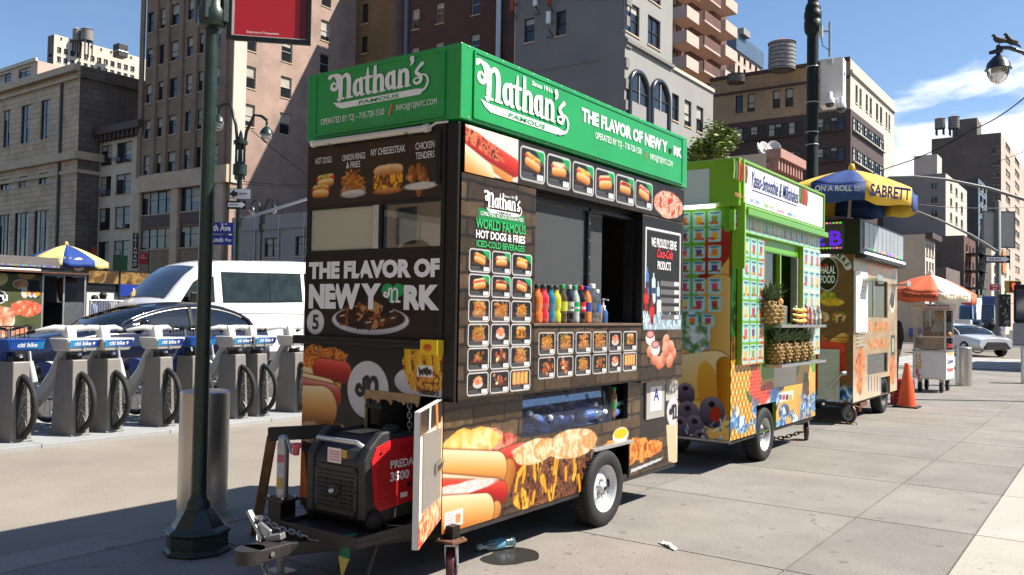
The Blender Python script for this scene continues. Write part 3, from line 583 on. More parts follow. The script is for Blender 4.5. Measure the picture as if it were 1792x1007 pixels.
P,pm=paintpx('y',Y0,0,0,0,0,300,116,hx('1b1513'),(XL+.005,1.262,X1-.012,WZ0))
P.a *= (.55+1.0*fbm(P.X*5,P.Y*5,11))[...,None];x,y,a,c_=pm.b(581,533,716,589)
P.ell(x,y,a,c_*.9,hx('f4f4f6'),c2=hx('b4b4ba'));P.ell(x,y+.012,a*.9,c_*.72,hx('2a140c'))
r=np.random.default_rng(2)
for i in range(46):
 q=r.uniform(0,2*PI);k=math.sqrt(r.uniform(0,1));px,py=x+k*a*.74*math.cos(q),y+.02+k*c_*.62*math.sin(q)+.035*(1-k)
 cc=hx(['4a2410','140c0a','8a4a1c','32160c','b08050'][i % 5]);w_=r.uniform(.03,.055);t_=r.uniform(0,3)
 P.poly([(px+w_*math.cos(t_+j*PI/2+.3*r.normal()),py+.8*w_*math.sin(t_+j*PI/2+.3*r.normal())) for j in range(4)],cc)
 if i % 3 == 0:P.cap(px-w_*.4,py+w_*.3,px+w_*.3,py+w_*.4,.004,hx('c9b8a8'))
P.ell(*pm.b(537,542,567,586),hx('d8d8da'))
x,y,a,c_=pm.b(667,496,708,533)
for sx_ in (-1,1):P.ell(x+sx_*a*.45,y+c_*.35,a*.52,c_*.62,hx('24a058'))
P.poly([(x-a*.93,y+c_*.15),(x+a*.93,y+c_*.15),(x,y-c_*.95)],hx('24a058'))
b=MB();b.paint(P,(0,Y0,0),UX,UZ,M['print']);b.box(XL+.005,X1-.012,Y0+.0015,Y0+.005,1.263,WZ0-.001,M['black'])
ltext(b,PLE,'THE FLAVOR OF',541,487,771,482,27,M['letter'],.062);ltext(b,PLE,'NEW Y',541,537,667,538,38,M['letter'],.065);ltext(b,PLE,'RK',707,539,770,540,38,M['letter'],.065)
ltext(b,PLE,'5',547,576,558,576,25,M['letterblk'],.02)
qn=[((.25,.55),(.12,.66),(.05,.5),(.18,.38),(.33,.5),(.33,.8)),((.3,.85),(.46,.9),(.5,.6),(.5,.1)),((.5,.7),(.66,.9),(.8,.75),(.8,.1)),((.42,.07),(.6,.07)),((.72,.07),(.95,.07))]
def small_n(mb,pl,u0,v0,u1,v1,m,lift=.004):
 f,U,ax=pl;o=f(u0,v1);s_=abs(f(u0,v0)[2]-o[2]);wx=abs(f(u1,v1)[ax]-o[ax])
 for k,q in enumerate(qn):mb.ribbon([(a_*wx,b_*s_) for a_,b_ in q],[.1*s_,.15*s_,.15*s_,.15*s_,.15*s_,.15*s_][:len(q)],o,U,UZ,m,lift+.0003*k,5)
small_n(b,PLE,671,503,702,530,M['letter'])
W(b,'slogan_panel',cart)
b=MB();b.box(XL-.03,X1+.002,Y0-.055,Y0+.001,1.236,1.258,M['black']);b.box(XL-.03,X1+.002,Y0-.055,Y0-.049,1.21,1.236,M['black']);W(b,'ledge',cart,bevel=.004)
b=MB();P=Paint(.115,.075,24,16,hx('e8c420'),X1-.11,1.185);P.ell(X1-.06,1.22,.03,.02,hx('b8281c'),c2=hx('e89028'));b.paint(P,(0,Y0-.0575,0),UX,UZ,M['print']);b.box(X1-.11,X1+.004,Y0-.057,Y0-.001,1.185,1.262,mat('mustard_vinyl',(.72,.5,.03),.4));W(b,'corner_cover',cart)
P,pm=paintpx('y',Y0,0,0,0,0,320,270,hx('191513'),(XL+.005,ZB+.05,X1-.006,1.234))
P.a *= (.7+.7*fbm(P.X*5+3,P.Y*4,21))[...,None]
pm.cap(505,660,572,672,34,CB['bun_hi'],CB['bun_lo'],CB['bun'],bend=-.03);P.tex(pm.mask(520,604,603,650,.3,2),[hx('f0c040'),hx('b8481c'),hx('f0a030'),hx('7a2a14'),hx('e8c060')],26,3)
pm.cap(560,645,602,652,18,CB['dog_hi'],CB['dog_lo'],CB['dog']);pm.cap(500,672,572,690,26,CB['bun_hi'],CB['bun_lo'],CB['bun'])
pm.cap(505,676,582,694,20,hx('d8908a'),CB['dog_lo'],CB['dog']);pm.cap(500,712,562,715,38,CB['bun_hi'],hx('8a4a1c'),CB['bun'])
P.tex(pm.mask(515,738,570,775,.2,8),[hx('c98a4a'),hx('e8c896'),hx('8a4a22')],20,5);P.tex(pm.mask(560,742,620,770,.2,9),[hx('a86a34'),hx('d8a870'),hx('7a3a18')],20,6)
pm.cap(524,800,530,880,14,hx('c8702a'),hx('8a3a14'))
pm.ell(608,632,680,733,hx('cfd0d2'))
pm.ell(690,640,800,700,hx('d8d8da'),c2=hx('aaaab0'));P.tex(pm.mask(702,596,792,688,.18,4),[hx('8a4a16'),hx('e8b030'),hx('c2782a'),hx('f0cc50'),hx('7a2a14'),hx('d89a38')],16,14,3,1.3)
for u in (712,730,748,762):pm.cap(u,612,u+3,636+((u*7) % 22),7,hx('f0cc30'),hx('d8a018'))
pm.rect(730,640,757,660,hx('e8e8e6'))
for k in range(9):pm.cap(733+k*2.5,644+(k*5) % 6,735+k*2.5,657-(k*3) % 5,1.6,hx('141414'))
P.hole=(P.X > HX0-.003) & (P.X < HX1+.004) & (P.Y < HZ1)
b=MB();b.paint(P,(0,Y0,0),UX,UZ,M['print']);ltext(b,PLE,'Nathan\'s',735,691,768,691,10,M['letterblk'],.03)
small_n(b,PLE,622,654,668,712,M['letterblk'])
W(b,'lower_panel',cart)
torn=MB();n=26;r=np.random.default_rng(5);card_=mat('torn_cardboard',(.42,.27,.13),.85,var=.2,scale=25)
pts=[(HX0+.0+(HX0*0)+(.40)*i/n,Y0-.012-.01*r.random(),HZ1-.03-.035*r.random()*(1 if i % 2 else .3)) for i in range(n+1)]
torn.prism([(HX0,Y0-.006,HZ1+.012)]+pts+[(HX0+.4,Y0-.006,HZ1+.006)],(0,.006,0),card_);torn.box(HX0-.006,HX0+.003,Y0-.004,Y0+.012,.5,HZ1,card_);W(torn,'torn_edge',cart)
dh=Vector((X1-.006,Y0-.012,.35));de=Vector((-2.545,2.852,.35));dd=(de-dh).normalized();dl=(de-dh).length;dn=Vector((dd.y,-dd.x,0))
if dn.x < 0:dn=-dn
dm=Matrix((( dd.x,dn.x,0,dh.x),(dd.y,dn.y,0,dh.y),(0,0,1,dh.z),(0,0,0,1)))
def local(mb):mb.T=dm;return mb
d=local(MB());d.box(0,dl,-.014,.014,0,.61,mat('door_panel_white',(.7,.69,.66),.5,var=.05))
door=W(d,'storage_door',cart,bevel=.003)
P=Paint(dl,.61,60,90,hx('e8dcc8'));P.rect(0,0,dl,.12,hx('c2582c'));P.tex(P.mask_ell(dl*.5,.03,dl*.7,.12,.2,3),[hx('e8a878'),hx('c23a24'),hx('f0d0a0'),hx('d86a34')],16,2)
P.rect(0,.5,dl,.61,hx('2a211c'));P.cap(dl*.25,.47,dl*.32,.6,.03,hx('e8944a'),hx('c2682a'));P.cap(dl*.62,.45,dl*.6,.6,.02,hx('f4f4f2'));P.cap(dl*.05,.1,dl*.04,.5,.03,hx('f0c890'),hx('d89050'))
d=local(MB());d.paint(P,(0,.0155,0),(1,0,0),(0,0,1),M['print']);W(d,'printed_skin',door)
perf=mat('perforated_sheet',(.32,.30,.27),.5,.3,var=0);
d=local(MB());d.prism([(dl*.1,.0165,.12),(dl*.9,.0165,.15),(dl*.9,.0165,.5),(dl*.1,.0165,.47)],(0,.004,0),perf)
hd=M['darksteel']
for i in range(15):
 for j in range(24):
  x=dl*(.14+.73*i/14);z=.14+.33*j/23+.028*i/14;q=.0045
  d.add([(x+q*math.cos(k*PI/3),.0212,z+q*math.sin(k*PI/3)) for k in range(6)],[tuple(range(5,-1,-1))],hd)
W(d,'vent_mesh',door)
d=local(MB());d.box(dl*.0,dl*.36,.017,.03,.285,.305,M['steel']);d.box(dl*.1,dl*.42,.024,.034,.27,.32,M['steel']);d.box(dl*.16,dl*.36,.033,.037,.283,.307,M['darksteel']);W(d,'latch',door,bevel=.002)
for z in (.45,.65,.86):d=MB();d.cyl((X1-.003,Y0-.008,z),(X1-.003,Y0-.008,z+.05),.007,M['steel']);W(d,'hinge',cart)
b=MB();b.box(X1-.029,X1-.002,Y0-.012,Y0+.019,1.26,2.40,M['black']);b.box(X1-.002,XM-.006,Y0-.004,Y0+.016,.945,2.385,M['black']);b.box(X1-.062,X1-.03,Y0-.02,Y0-.013,2.07,2.36,M['black']);W(b,'corner_pillar',cart,bevel=.004)
def board(name,box,nx,ny,seed,thick=.072):
 y0,z0,y1,z1=box;P=Paint(y1-y0,z1-z0,nx,ny,(0,0,0),y0,z0);brickbg(P,seed=seed);b=MB();b.box(XM-.004-thick,XM-.002,y0,y1,z0,z1,M['black']);return P,b
BL=(3.397,.945,4.082,2.128);P,b=board('l',BL,190,330,1)
kinds=[[('d',k) for k in CARD_DOGS[:3]],[('d',k) for k in CARD_DOGS[3:]],[('f',)]*3,[('f',),('b',),('s',)],[('n',),('n',),('f',)],[('b',),('n',),('c',)]]
rows=[(437,476),(481,519),(525,563),(568,606),(610,648),(653,691)];cols=[(820,856),(860,892),(895,929)]
for i,(a,c_) in enumerate(rows):
 z1=fm(838,a)[1];z0=fm(838,c_)[1]
 for j,(p,q) in enumerate(cols):card(P,fm(p,560)[0],z0,fm(q,560)[0],z1,kinds[i][j],i*3+j,i < 2)
PM(P,fm).rect(837,371,918,391,hx('0f8a46'))
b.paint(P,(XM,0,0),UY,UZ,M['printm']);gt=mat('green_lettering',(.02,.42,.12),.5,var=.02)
o=PX(847,362,XM);logo(b,o,UY,UZ,abs(fm(911,365)[0]-fm(847,362)[0])/3.75,M['letter'],M['letterblk'])
ltext(b,PLM,'Since 1916',880,345,902,350,5,M['letter'])
for s,u0,v0,u1,v1,cp,m_,bd in (('COMBO MEAL INCLUDES REGULAR FRIES',840,379,915,387,7,'letter',.0),('WORLD FAMOUS',832,402,919,408,16,'g',.02),('HOT DOGS & FRIES',832,419,918,424,13,'letter',.025),('ICED-COLD BEVERAGES',833,433,917,440,11,'g',.015)):
 ltext(b,PLM,s,u0,v0,u1,v1,cp,gt if m_ == 'g' else M[m_],bd)
W(b,'menu_board',cart,bevel=.003)
BS=(3.42,2.135,6.135,2.383);P,b=board('s',BS,480,46,2);P.a *= .6
x,y,a,c_=PM(P,fm).b(817,224,908,306)
PM(P,fm).rect(819,224,907,310,hx('f6ead8'))
P.cap(3.36,2.33,3.80,2.20,.07,hx('fff0d8'),hx('c9702a'),hx('f0b070'));P.cap(3.40,2.32,3.86,2.22,.055,hx('e8503a'),hx('8a140e'),hx('c8261a'));P.tex(P.mask_ell(3.57,2.30,.22,.045,.3,5,-.28),[hx('7a2412'),hx('c8482a'),hx('e88a5a'),hx('5a160c')],40,5);P.cap(3.36,2.22,3.60,2.14,.075,hx('fff0d8'),hx('c9702a'),hx('f0b070'))
brk=P.X > fm(907,280)[0];bgk=brickbg(Paint(BS[2]-BS[0],BS[3]-BS[1],480,46,(0,0,0),BS[0],BS[1]),seed=2).a*.6;P.a[brk]=bgk[brk]
zt,zb_=fm(931,261)[1],fm(931,317)[1]
for k,(p,q) in enumerate([(911,953),(958,998),(1003,1039),(1043,1076),(1079,1110),(1113,1142)]):card(P,fm(p,300)[0],zb_,fm(q,300)[0],zt,('d',CARD_DOGS[k]),40+k,True)
x,y,a,c_=PM(P,fm).b(1145,332,1195,386);P.tex(P.mask_ell(x,y,a*1.05,.1,.15,3),[hx('c23a1c'),hx('f0a888'),hx('e8d8c8'),hx('d8583a'),hx('f8c8b0')],22,9,3,1.3)
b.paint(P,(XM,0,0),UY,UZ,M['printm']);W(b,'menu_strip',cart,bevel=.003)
BB=(4.086,.945,5.436,1.338);P,b=board('b',BB,360,110,3)
kb=[[('f',)]*4+[('b',),('s',)],[('n',),('n',),('f',),('n',),('b',),('c',)]]
for i,(a,c_) in enumerate([(583,621),(626,662)]):
 z1,z0=fm(957,a)[1],fm(957,c_)[1]
 for j,(p,q) in enumerate([(943,971),(976,1003),(1008,1034),(1038,1062),(1066,1087),(1091,1114)]):card(P,fm(p,610)[0],z0,fm(q,610)[0],z1,kb[i][j],60+i*6+j)
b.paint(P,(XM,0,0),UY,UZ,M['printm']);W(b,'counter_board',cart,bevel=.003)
BR=(5.44,.93,6.13,2.128);P,b=board('r',BR,190,330,4);pm=PM(P,fm)
pm.rect(1124,385,1193,577,hx('191715'));P.rect(fm(1130,480)[0],fm(1160,560)[1],fm(1190,480)[0],fm(1160,405)[1],hx('e8e8e8'),line=.018)
r=np.random.default_rng(8)
pm.rect(1126,551,1192,577,hx('9fb9c8'))
for i in range(70):u=r.uniform(1125,1192);v=r.uniform(550,577);q=r.uniform(4,10);pm.cap(u,v,u+r.uniform(-2,2),v-q,1.5,hx(['d8e8f0','7a9ab0','eef6fa','5a7a94'][i % 4]))
for u,v0,v1,w_,c1 in ((1133,470,520,5,'3a7ac0'),(1144,480,525,6,'c8dce8'),(1152,495,550,5,'b8ccd8')):pm.cap(u,v0+12,u,v1,w_*1.2,hx(c1));pm.cap(u,v0,u,v0+12,2.4,hx(c1));pm.rect(u-w_*.5,v0+24,u+w_*.5,v0+34,hx('20386a'))
for u,v0 in ((1131,495),(1141,518)):pm.cap(u,v0+14,u,v0+45,6,hx('8a1410'));pm.cap(u,v0,u,v0+12,2.6,hx('5a100c'));pm.rect(u-4,v0+20,u+4,v0+36,hx('d8201c'))
for k in range(5):v=493+k*14.5;pm.rect(1156,v,1189,v+9,hx('6a6a6c'));pm.rect(1180,v+1,1188,v+8,hx('dedede'))
pm.rect(1150,525,1157,547,hx('e8e8e8'))
for i in range(15):u=r.uniform(1135,1185);v=r.uniform(590,648);x,y,a,c_=pm.b(u-6,v-11,u+6,v+11);P.ell(x,y,a,c_,hx('f0b8a0'),r.uniform(-.4,.4),c2=hx('b85a38'))
for u,v in ((1138,590),(1147,608)):x,y,a,c_=pm.b(u-8,v-12,u+8,v+12);P.ell(x,y-.01,a,c_,hx('d8d8d8'));P.ell(x,y+.02,a*.9,c_*.6,hx('8a3a30'));P.ell(x,y+.02,a*.7,c_*.42,hx('d89a98'))
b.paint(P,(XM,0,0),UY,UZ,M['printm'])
for s,u0,v0,u1,v1,cp,m_ in (('WE PROUDLY SERVE',1139,431,1183,438,15,M['letter']),('PRODUCTS',1150,471,1173,474,14,M['letter'])):ltext(b,PLM,s,u0,v0,u1,v1,cp,m_,.02)
ltext(b,PLM,'Coca-Cola',1148,449,1176,455,15,mat('red_lettering',(.6,.02,.03),.45,var=0),.03,shear=.3)
W(b,'drinks_board',cart,bevel=.003)
b=MB();b.box(XM-.16,XM+.012,SW[0]-.02,5.44,1.335,1.352,mat('counter_wood',(.13,.075,.045),.5,var=.3,scale=10));W(b,'counter',cart,bevel=.003)
b=MB();
for y,w_ in ((SW[0],.02),(4.79,.028),(SW[2]-.02,.02)):b.box(X1-.05,X1+.02,y,y+w_,SW[1]+.001,SW[3],M['black'])
b.box(X1-.05,X1+.02,SW[0]+.02,SW[2]-.02,SW[3]-.02,SW[3],M['black'])
for z in np.arange(1.45,2.1,.11):b.cyl((X1+.02,4.804,z),(X1+.024,4.804,z),.007,M['steel'],n=8)
sw=W(b,'serving_window',cart)
b=MB();b.box(X1-.012,X1-.006,SW[0]+.02,4.79,SW[1]+.002,SW[3]-.02,glassmat('smoked_glass',(.22,.25,.26),.14,.5,(.16,.175,.185),.08,.4));W(b,'pane',sw)
b=MB();b.box(X1-.05,X1-.044,4.46,5.08,SW[1]+.002,SW[3]-.02,glassmat('smoked_glass'));W(b,'pane',sw)
ZS0,ZS1,YS=2.405,2.80,6.185
b=MB();b.box(XL-.01,XM+.002,Y0-.002,YS,ZS0,ZS1,M['green']);sg=W(b,'roof_sign',cart,bevel=.006)
b=MB();fsn=lambda u,v:PX(u,v,XM+.006);PLG=(fsn,UY,1)
b.box(XM+.002,XM+.006,Y0+.11,YS-.11,ZS0+.03,ZS1-.03,M['green']);
for q in ((Y0+.10,YS-.10,ZS1-.03,ZS1-.018),(Y0+.10,YS-.10,ZS0+.018,ZS0+.03),(Y0+.098,Y0+.11,ZS0+.03,ZS1-.03),(YS-.11,YS-.098,ZS0+.03,ZS1-.03)):b.box(XM+.002,XM+.012,*q,M['green'])
o=fsn(857,178);o2=fsn(1007,178);logo(b,np.array([XM+.006,fsn(834,140)[1]-.01,o[2]]),UY*1.19,UZ,.205,M['letter'],M['green'],.003)
ltext(b,PLG,'Since 1916',930,150,966,163,8,M['letter'],.015);ltext(b,PLG,'THE FLAVOR OF NEW Y',1017,213.5,1167,265,20,M['letter'],.045);ltext(b,PLG,'RK',1178,271,1192,276,15,M['letter'],.045)
ltext(b,PLG,'OPERATED BY Y2J \u2013 718-728-1530',1041,243,1122,270,11,M['letter'],.0);ltext(b,PLG,'INFO@Y2JNYC.COM',1137,279,1176,292,10,M['letter'],.0)
c=fsn(1172.5,265);s_=.03;b.flat([(s_*16*math.sin(t)**3/17,s_*(13*math.cos(t)-5*math.cos(2*t)-2*math.cos(3*t)-math.cos(4*t))/17) for t in np.linspace(0,2*PI,30)[:-1]][::-1],c,UY,UZ,M['letterblk'],.003)
def mini_dog(mb,c,U,s_):
 mb.ribbon([(-.35*s_,-1*s_),(0,0),(.35*s_,1*s_)],[.9*s_]*3,c,U,UZ,mat('bun_print',(.65,.35,.1),.5,var=.1),.003);mb.ribbon([(-.2*s_,-1.3*s_),(.15*s_,0),(.55*s_,1.3*s_)],[.45*s_]*3,c,U,UZ,mat('sausage_print',(.45,.05,.02),.5,var=.1),.0045)
mini_dog(b,fsn(1130,272),UY,.018)
for k in range(19):
 for z in (ZS0+.012,ZS1-.012):b.sph((XM+.004,Y0+.06+k*(YS-Y0-.12)/18,z),(.004,.006,.006),M['galv'],6,4)
W(b,'sign_panel',sg)
b=MB();fen=lambda u,v:PY(u,v,Y0-.008);PLN=(fen,UX,0)
x0,x1=XL+.08,X1-.03;b.box(x0,x1,Y0-.008,Y0-.003,ZS0+.03,ZS1-.03,M['green'])
for q in ((x0-.012,x1+.012,ZS1-.03,ZS1-.018),(x0-.012,x1+.012,ZS0+.018,ZS0+.03),(x0-.012,x0,ZS0+.03,ZS1-.03),(x1,x1+.012,ZS0+.03,ZS1-.03)):b.box(q[0],q[1],Y0-.014,Y0-.003,q[2],q[3],M['green'])
o=fen(592,178);logo(b,np.array([fen(577,150)[0],Y0-.008,o[2]]),UX*1.24,UZ,.165,M['letter'],M['green'],.003)
ltext(b,PLN,'OPERATED BY Y2J \u2013 718-728-1530',562,219,673,202,11,M['letter'],.0);ltext(b,PLN,'INFO@Y2JNYC.COM',694,194,765,182,10,M['letter'],.0);mini_dog(b,fen(685,192),UX,.022);W(b,'sign_panel',sg)
b=MB();a,c=Vector((-3.82,Y0-.035,2.375)),Vector((-2.97,Y0-.035,2.368));b.cyl(a,c,.018,M['tubelight'],n=14);b.cyl(a+Vector((-.02,0,0)),a,.02,M['white']);b.cyl(c,c+Vector((.03,0,0)),.022,M['offwhite'])
for x in (-3.7,-3.1):b.box(x,x+.02,Y0-.056,Y0-.001,2.35,2.356,M['steel'])
b.tube([c+Vector((.03,0,0)),c+Vector((.08,0,.02)),c+Vector((.15,.01,.02))],.006,M['offwhite']);W(b,'tube_lamp',cart)
P,pm=paintpx('x',X1,0,0,0,0,560,150,(0,0,0),(Y0+.012,ZB,YE1,.96));brickbg(P,.28,.1,('5a4632','4c3b2a','655038'),'241b14',9)
P.tex(pm.mask(748,752,905,815,.25,2),[hx('8a241c'),hx('c85a4a'),hx('e8a08a'),hx('6a1410')],16,2);P.tex(pm.mask(775,748,875,800,.25,4),[hx('f8e0a0'),hx('f0b84a'),hx('ffe8b0'),hx('d88a24')],7,5)
pm.cap(880,812,912,800,26,hx('e85a4a'),hx('7a100c'),hx('b81c16'));pm.ell(895,785,912,795,hx('f8b8a8'))
pm.cap(882,850,890,825,22,CB['bun'],CB['bun_lo'])
pm.cap(740,822,868,823,36,hx('fbe8c2'),hx('96501a'),hx('e0a050'));pm.cap(760,855,866,862,26,hx('fae0c8'),hx('c88a4a'))
pm.cap(760,862,876,863,23,hx('e85040'),hx('7a0f0c'),hx('b81a14'));P.tex(pm.mask(740,846,868,868,.3,6),[hx('f8e8e4'),hx('f0c8c0'),hx('ffffff')],20,6)
pm.cap(856,905,868,892,15,hx('e0a868'),hx('b8702c'));pm.cap(740,905,846,895,34,hx('fae6c0'),hx('b8641e'),hx('e8ae62'))
P.tex(pm.mask(890,775,1058,895,.1,7),[hx('24120a'),hx('5a2c16'),hx('8a5030'),hx('3a1a0e'),hx('b0744a'),hx('6a3820'),hx('2a140a')],30,8,4,1.3);P.tex(pm.mask(890,775,1058,895,.1,7)*np.clip((fbm(P.X*16,P.Y*7,31)-.60)*14,0,1),[hx('e08a14'),hx('f8c040'),hx('f0a020')],20,9)
for i,(u,v) in enumerate([(918,835),(935,820),(952,850),(972,815),(990,830),(1012,842),(905,848),(1005,810),(960,870),(935,872)]):P.cap(*fs(u,v-10),*fs(u+(i % 3-1)*3,v+8+(i*5) % 9),.013,hx('f8b828'),hx('e08a14'))
for q,sd in (((900,768,975,812),1),((955,752,1045,802),2),((975,770,1040,800),5)):P.tex(pm.mask(*q,.12,sd),[hx('e8b880'),hx('f8e4c4'),hx('d09050'),hx('f4d4a8')],12,sd+20)
for i,(u,v) in enumerate([(1072,776),(1080,780),(1090,776),(1066,782)]):pm.cap(u-8,v,u+8,v-3,4,hx('f0b050'),hx('c87820'))
pm.ell(1072,748,1100,776,hx('e8e8e8'));pm.ell(1074,750,1098,768,hx('f0c818'))
for i,(u0,v0,u1,v1) in enumerate([(1105,765,1122,805),(1118,762,1130,812),(1128,770,1146,800),(1140,772,1155,795),(1098,780,1112,812)]):P.tex(pm.mask(u0-4,v0,u1+4,v1,.25,i),[hx('8a3a10'),hx('d87a2a'),hx('f0a850'),hx('b85a1c')],16,i+40)
pm.poly([(1104,822),(1160,800),(1156,806),(1104,828)],hx('c8ccd0'))
pm.poly([(1166,745),(1190,735),(1190,812),(1170,808)],hx('f0c8a4'));pm.cap(1180,745,1186,800,5,hx('f8e4d0'),hx('e8b890'))
pm.rect(1163,672,1192,700,hx('c8c4bc'));P.tex(pm.mask(1160,664,1195,690,.2,2),[hx('f0f0f0'),hx('5a5a5a'),hx('b8b0a8')],20,60);pm.rect(1164,700,1192,740,hx('1e1e20'));pm.ell(1167,695,1188,745,hx('d8d8dc'))
pm.rect(778,894,810,922,hx('f4f4f4'));pm.rect(797,899,806,915,hx('e89058'))
for k in range(4):pm.rect(782,900+k*5,794,902+k*5,hx('c8a0a0'))
pm.rect(1120,676,1165,762,hx('2a2622'));
P.hole=((P.X > 4.90) & (P.X < 5.432) & (P.Y < .505)) | ((P.X > 4.10) & (P.X < 5.40) & (P.Y > .68) & (P.Y < .93))
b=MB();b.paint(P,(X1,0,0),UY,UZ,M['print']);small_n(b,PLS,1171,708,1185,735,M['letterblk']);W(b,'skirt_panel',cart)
b=MB();b.box(X1-.004,X1+.004,4.89,4.925,ZB+.002,.505,M['alu']);b.box(X1-.004,X1+.03,4.89,5.436,.505,.528,M['alu']);b.box(X1-.004,X1+.004,5.42,5.436,ZB+.002,.505,M['black']);W(b,'fender_trim',cart,bevel=.003)
b=MB();b.quad((X1-.30,4.11,.685),(X1-.03,4.11,.665),(X1-.03,5.39,.665),(X1-.30,5.39,.685),mat('cooler_tray',(.5,.55,.62),.4));b.box(X1-.33,X1-.31,4.1,5.4,.66,.93,mat('cooler_tray'))
b.box(X1-.30,X1-.03,4.085,4.10,.66,.93,mat('cooler_tray'));b.box(X1-.30,X1-.03,5.2,5.21,.66,.93,M['interior']);W(b,'cooler_tray',cart)
b=MB();b.hexa([(X1-.006,4.11,.682),(X1+.0,4.11,.682),(X1+.0,5.18,.682),(X1-.006,5.18,.682)],[(X1-.075,4.11,.93),(X1-.069,4.11,.93),(X1-.069,5.18,.93),(X1-.075,5.18,.93)],glassmat('cooler_glass',(.80,.84,.95),.06,.06,(.3,.33,.42),k=.35));cw=W(b,'cooler_glass',cart)
b=MB();b.bar((X1+.02,5.03,.80),(X1-.0,5.03,.90),.012,.012,M['black']);W(b,'cooler_handle',cw)
b=MB();y0,z0=fs(1128,755);y1,z1=fs(1160,680);z0,z1=.645,.93
b.box(X1+.002,X1+.014,y0,y1,z0,z1,mat('grey_frame',(.36,.34,.32),.5));b.box(X1+.014,X1+.016,y0+.06,y1-.05,z0+.055,z1-.05,M['white'])
b.text('A',(X1+.016,(y0+y1)/2+.005,z0+.13),UY,UZ,.13,mat('blue_lettering',(.02,.03,.35),.5,var=0),'c',bold=.02,lift=.002);W(b,'grade_card',cart)
def wheel(parent,c,r,w,side=1,rim_m=None,spokes=True):
 """trailer wheel, axle along X; side = +1 when the outer face looks to +X; returns the part"""
 rim_m=rim_m or mat('wheel_white',(.62,.64,.66),.4,.2,var=.1,scale=14);t=MB();h=w/2;rr=r*.6
 prof=[(rr,-h*.75),(rr*1.12,-h*.95),(r*.86,-h*1.02),(r*.955,-h*.9),(r,-h*.72),(r,h*.72),(r*.955,h*.9),(r*.86,h*1.02),(rr*1.12,h*.95),(rr,h*.75)]
 t.lathe(c,[(a,b_*side) for a,b_ in prof],M['rubber'],44,'x')
 for k in range(60):
  a=2*PI*k/60;d0=Vector((0,math.cos(a),math.sin(a)));tt=Vector((0,-math.sin(a),math.cos(a)))
  for s_ in (-1,1):q=Vector(c)+d0*(r+.0015)+Vector((s_*h*.42,0,0))+tt*(.5*s_*.02);t.bar(q-Vector((h*.26,0,0))+tt*.005,q+Vector((h*.26,0,0))-tt*.005,.010,.006,M['rubber'],up=tuple(d0))
 wp=W(t,'wheel',parent)
 m_=MB();prof=[(rr*1.04,h*.86),(rr*1.0,h*.8),(rr*.93,h*.62),(rr*.88,h*.2),(rr*.80,h*.05),(rr*.70,h*.22),(rr*.45,h*.36),(rr*.36,h*.30),(rr*.30,h*.30),(.0,h*.30)]
 m_.lathe(c,[(a,b_*side) for a,b_ in prof],rim_m,36,'x');m_.lathe(c,[(rr*1.04,-h*.8*side),(0,-h*.5*side)],M['darksteel'],24,'x')
 W(m_,'rim',wp)
 m_=MB();m_.lathe(c,[(rr*.2,h*.3*side),(rr*.19,h*.75*side),(rr*.12,h*.8*side),(0,h*.8*side)],rim_m,16,'x');m_.lathe(c,[(rr*.1,h*.8*side),(rr*.1,h*.86*side),(0,h*.86*side)],M['black'],12,'x')
 for k in range(5):a=2*PI*k/5+.3;q=np.add(c,(h*.35*side,rr*.33*math.cos(a),rr*.33*math.sin(a)));m_.cyl(q,q+np.array([h*.22*side,0,0]),.009,M['galv'],n=6)
 W(m_,'hub',wp);return wp
wheel(cart,(-2.868,5.03,.25),.25,.15,1);wheel(cart,(-3.83,5.03,.25),.25,.15,-1)
b=MB();b.box(-3.75,-2.95,4.98,5.08,.21,.27,M['darksteel']);b.box(-3.86,-2.93,4.86,5.46,.51,.53,M['black']);W(b,'axle',cart)
def caster(parent,x,y,r,rz,top,tread=None,plate=True):
 tread=tread or mat('maroon_tread',(.09,.022,.03),.45);c,s_=math.cos(rz),math.sin(rz)
 T=Matrix.Translation((x,y,0))@Matrix.Rotation(rz,4,'Z');t=MB();t.T=T
 t.lathe((0,.03,r),[(r*.75,-.018),(r*.96,-.02),(r,-.012),(r,.012),(r*.96,.02),(r*.75,.018)],tread,28,'x');wp=W(t,'caster_wheel',parent)
 t=MB();t.T=T;t.lathe((0,.03,r),[(r*.76,-.016),(r*.6,-.010),(r*.3,-.010),(r*.25,-.021),(0,-.021)],M['galv'],20,'x');t.lathe((0,.03,r),[(r*.76,.016),(r*.6,.010),(r*.3,.010),(r*.25,.021),(0,.021)],M['darksteel'],20,'x')
 for k in range(6):a=k*PI/3;t.bar((.012,.03+r*.25*math.cos(a),r+r*.25*math.sin(a)),(.012,.03+r*.7*math.cos(a),r+r*.7*math.sin(a)),.012,.01,M['darksteel'])
 W(t,'caster_rim',wp)
 t=MB();t.T=T
 for q in (-.028,.028):t.prism([(q-.003,.03-.02,r-.02),(q-.003,.03+.02,r-.02),(q-.003,.045,r+.03),(q-.003,.02,2*r+.025),(q-.003,-.05,2*r+.025),(q-.003,-.05,2*r-.01)],(.006,0,0),M['galv'])
 t.box(-.031,.031,-.05,.02,2*r+.02,2*r+.028,M['galv']);t.cyl((-.035,.03,r),(.035,.03,r),.009,M['steel']);t.cyl((0,-.015,2*r+.028),(0,-.015,top),.02,M['galv']);t.cyl((0,-.015,2*r+.03),(0,-.015,2*r+.04),.034,M['galv'])
 W(t,'caster_fork',parent)
 t=MB();t.box(x-.06,x+.06,y-.065,y+.05,top,top+.012,M['rust']);t.box(x-.025,x+.02,y-.02,y+.04,top+.012,ZB+.04,M['black'])
 for i in (-.045,.045):
  for j in (-.05,.035):t.cyl((x+i,y+j,top+.012),(x+i,y+j,top+.02),.008,M['galv'],n=6)
 W(t,'caster_plate',parent)
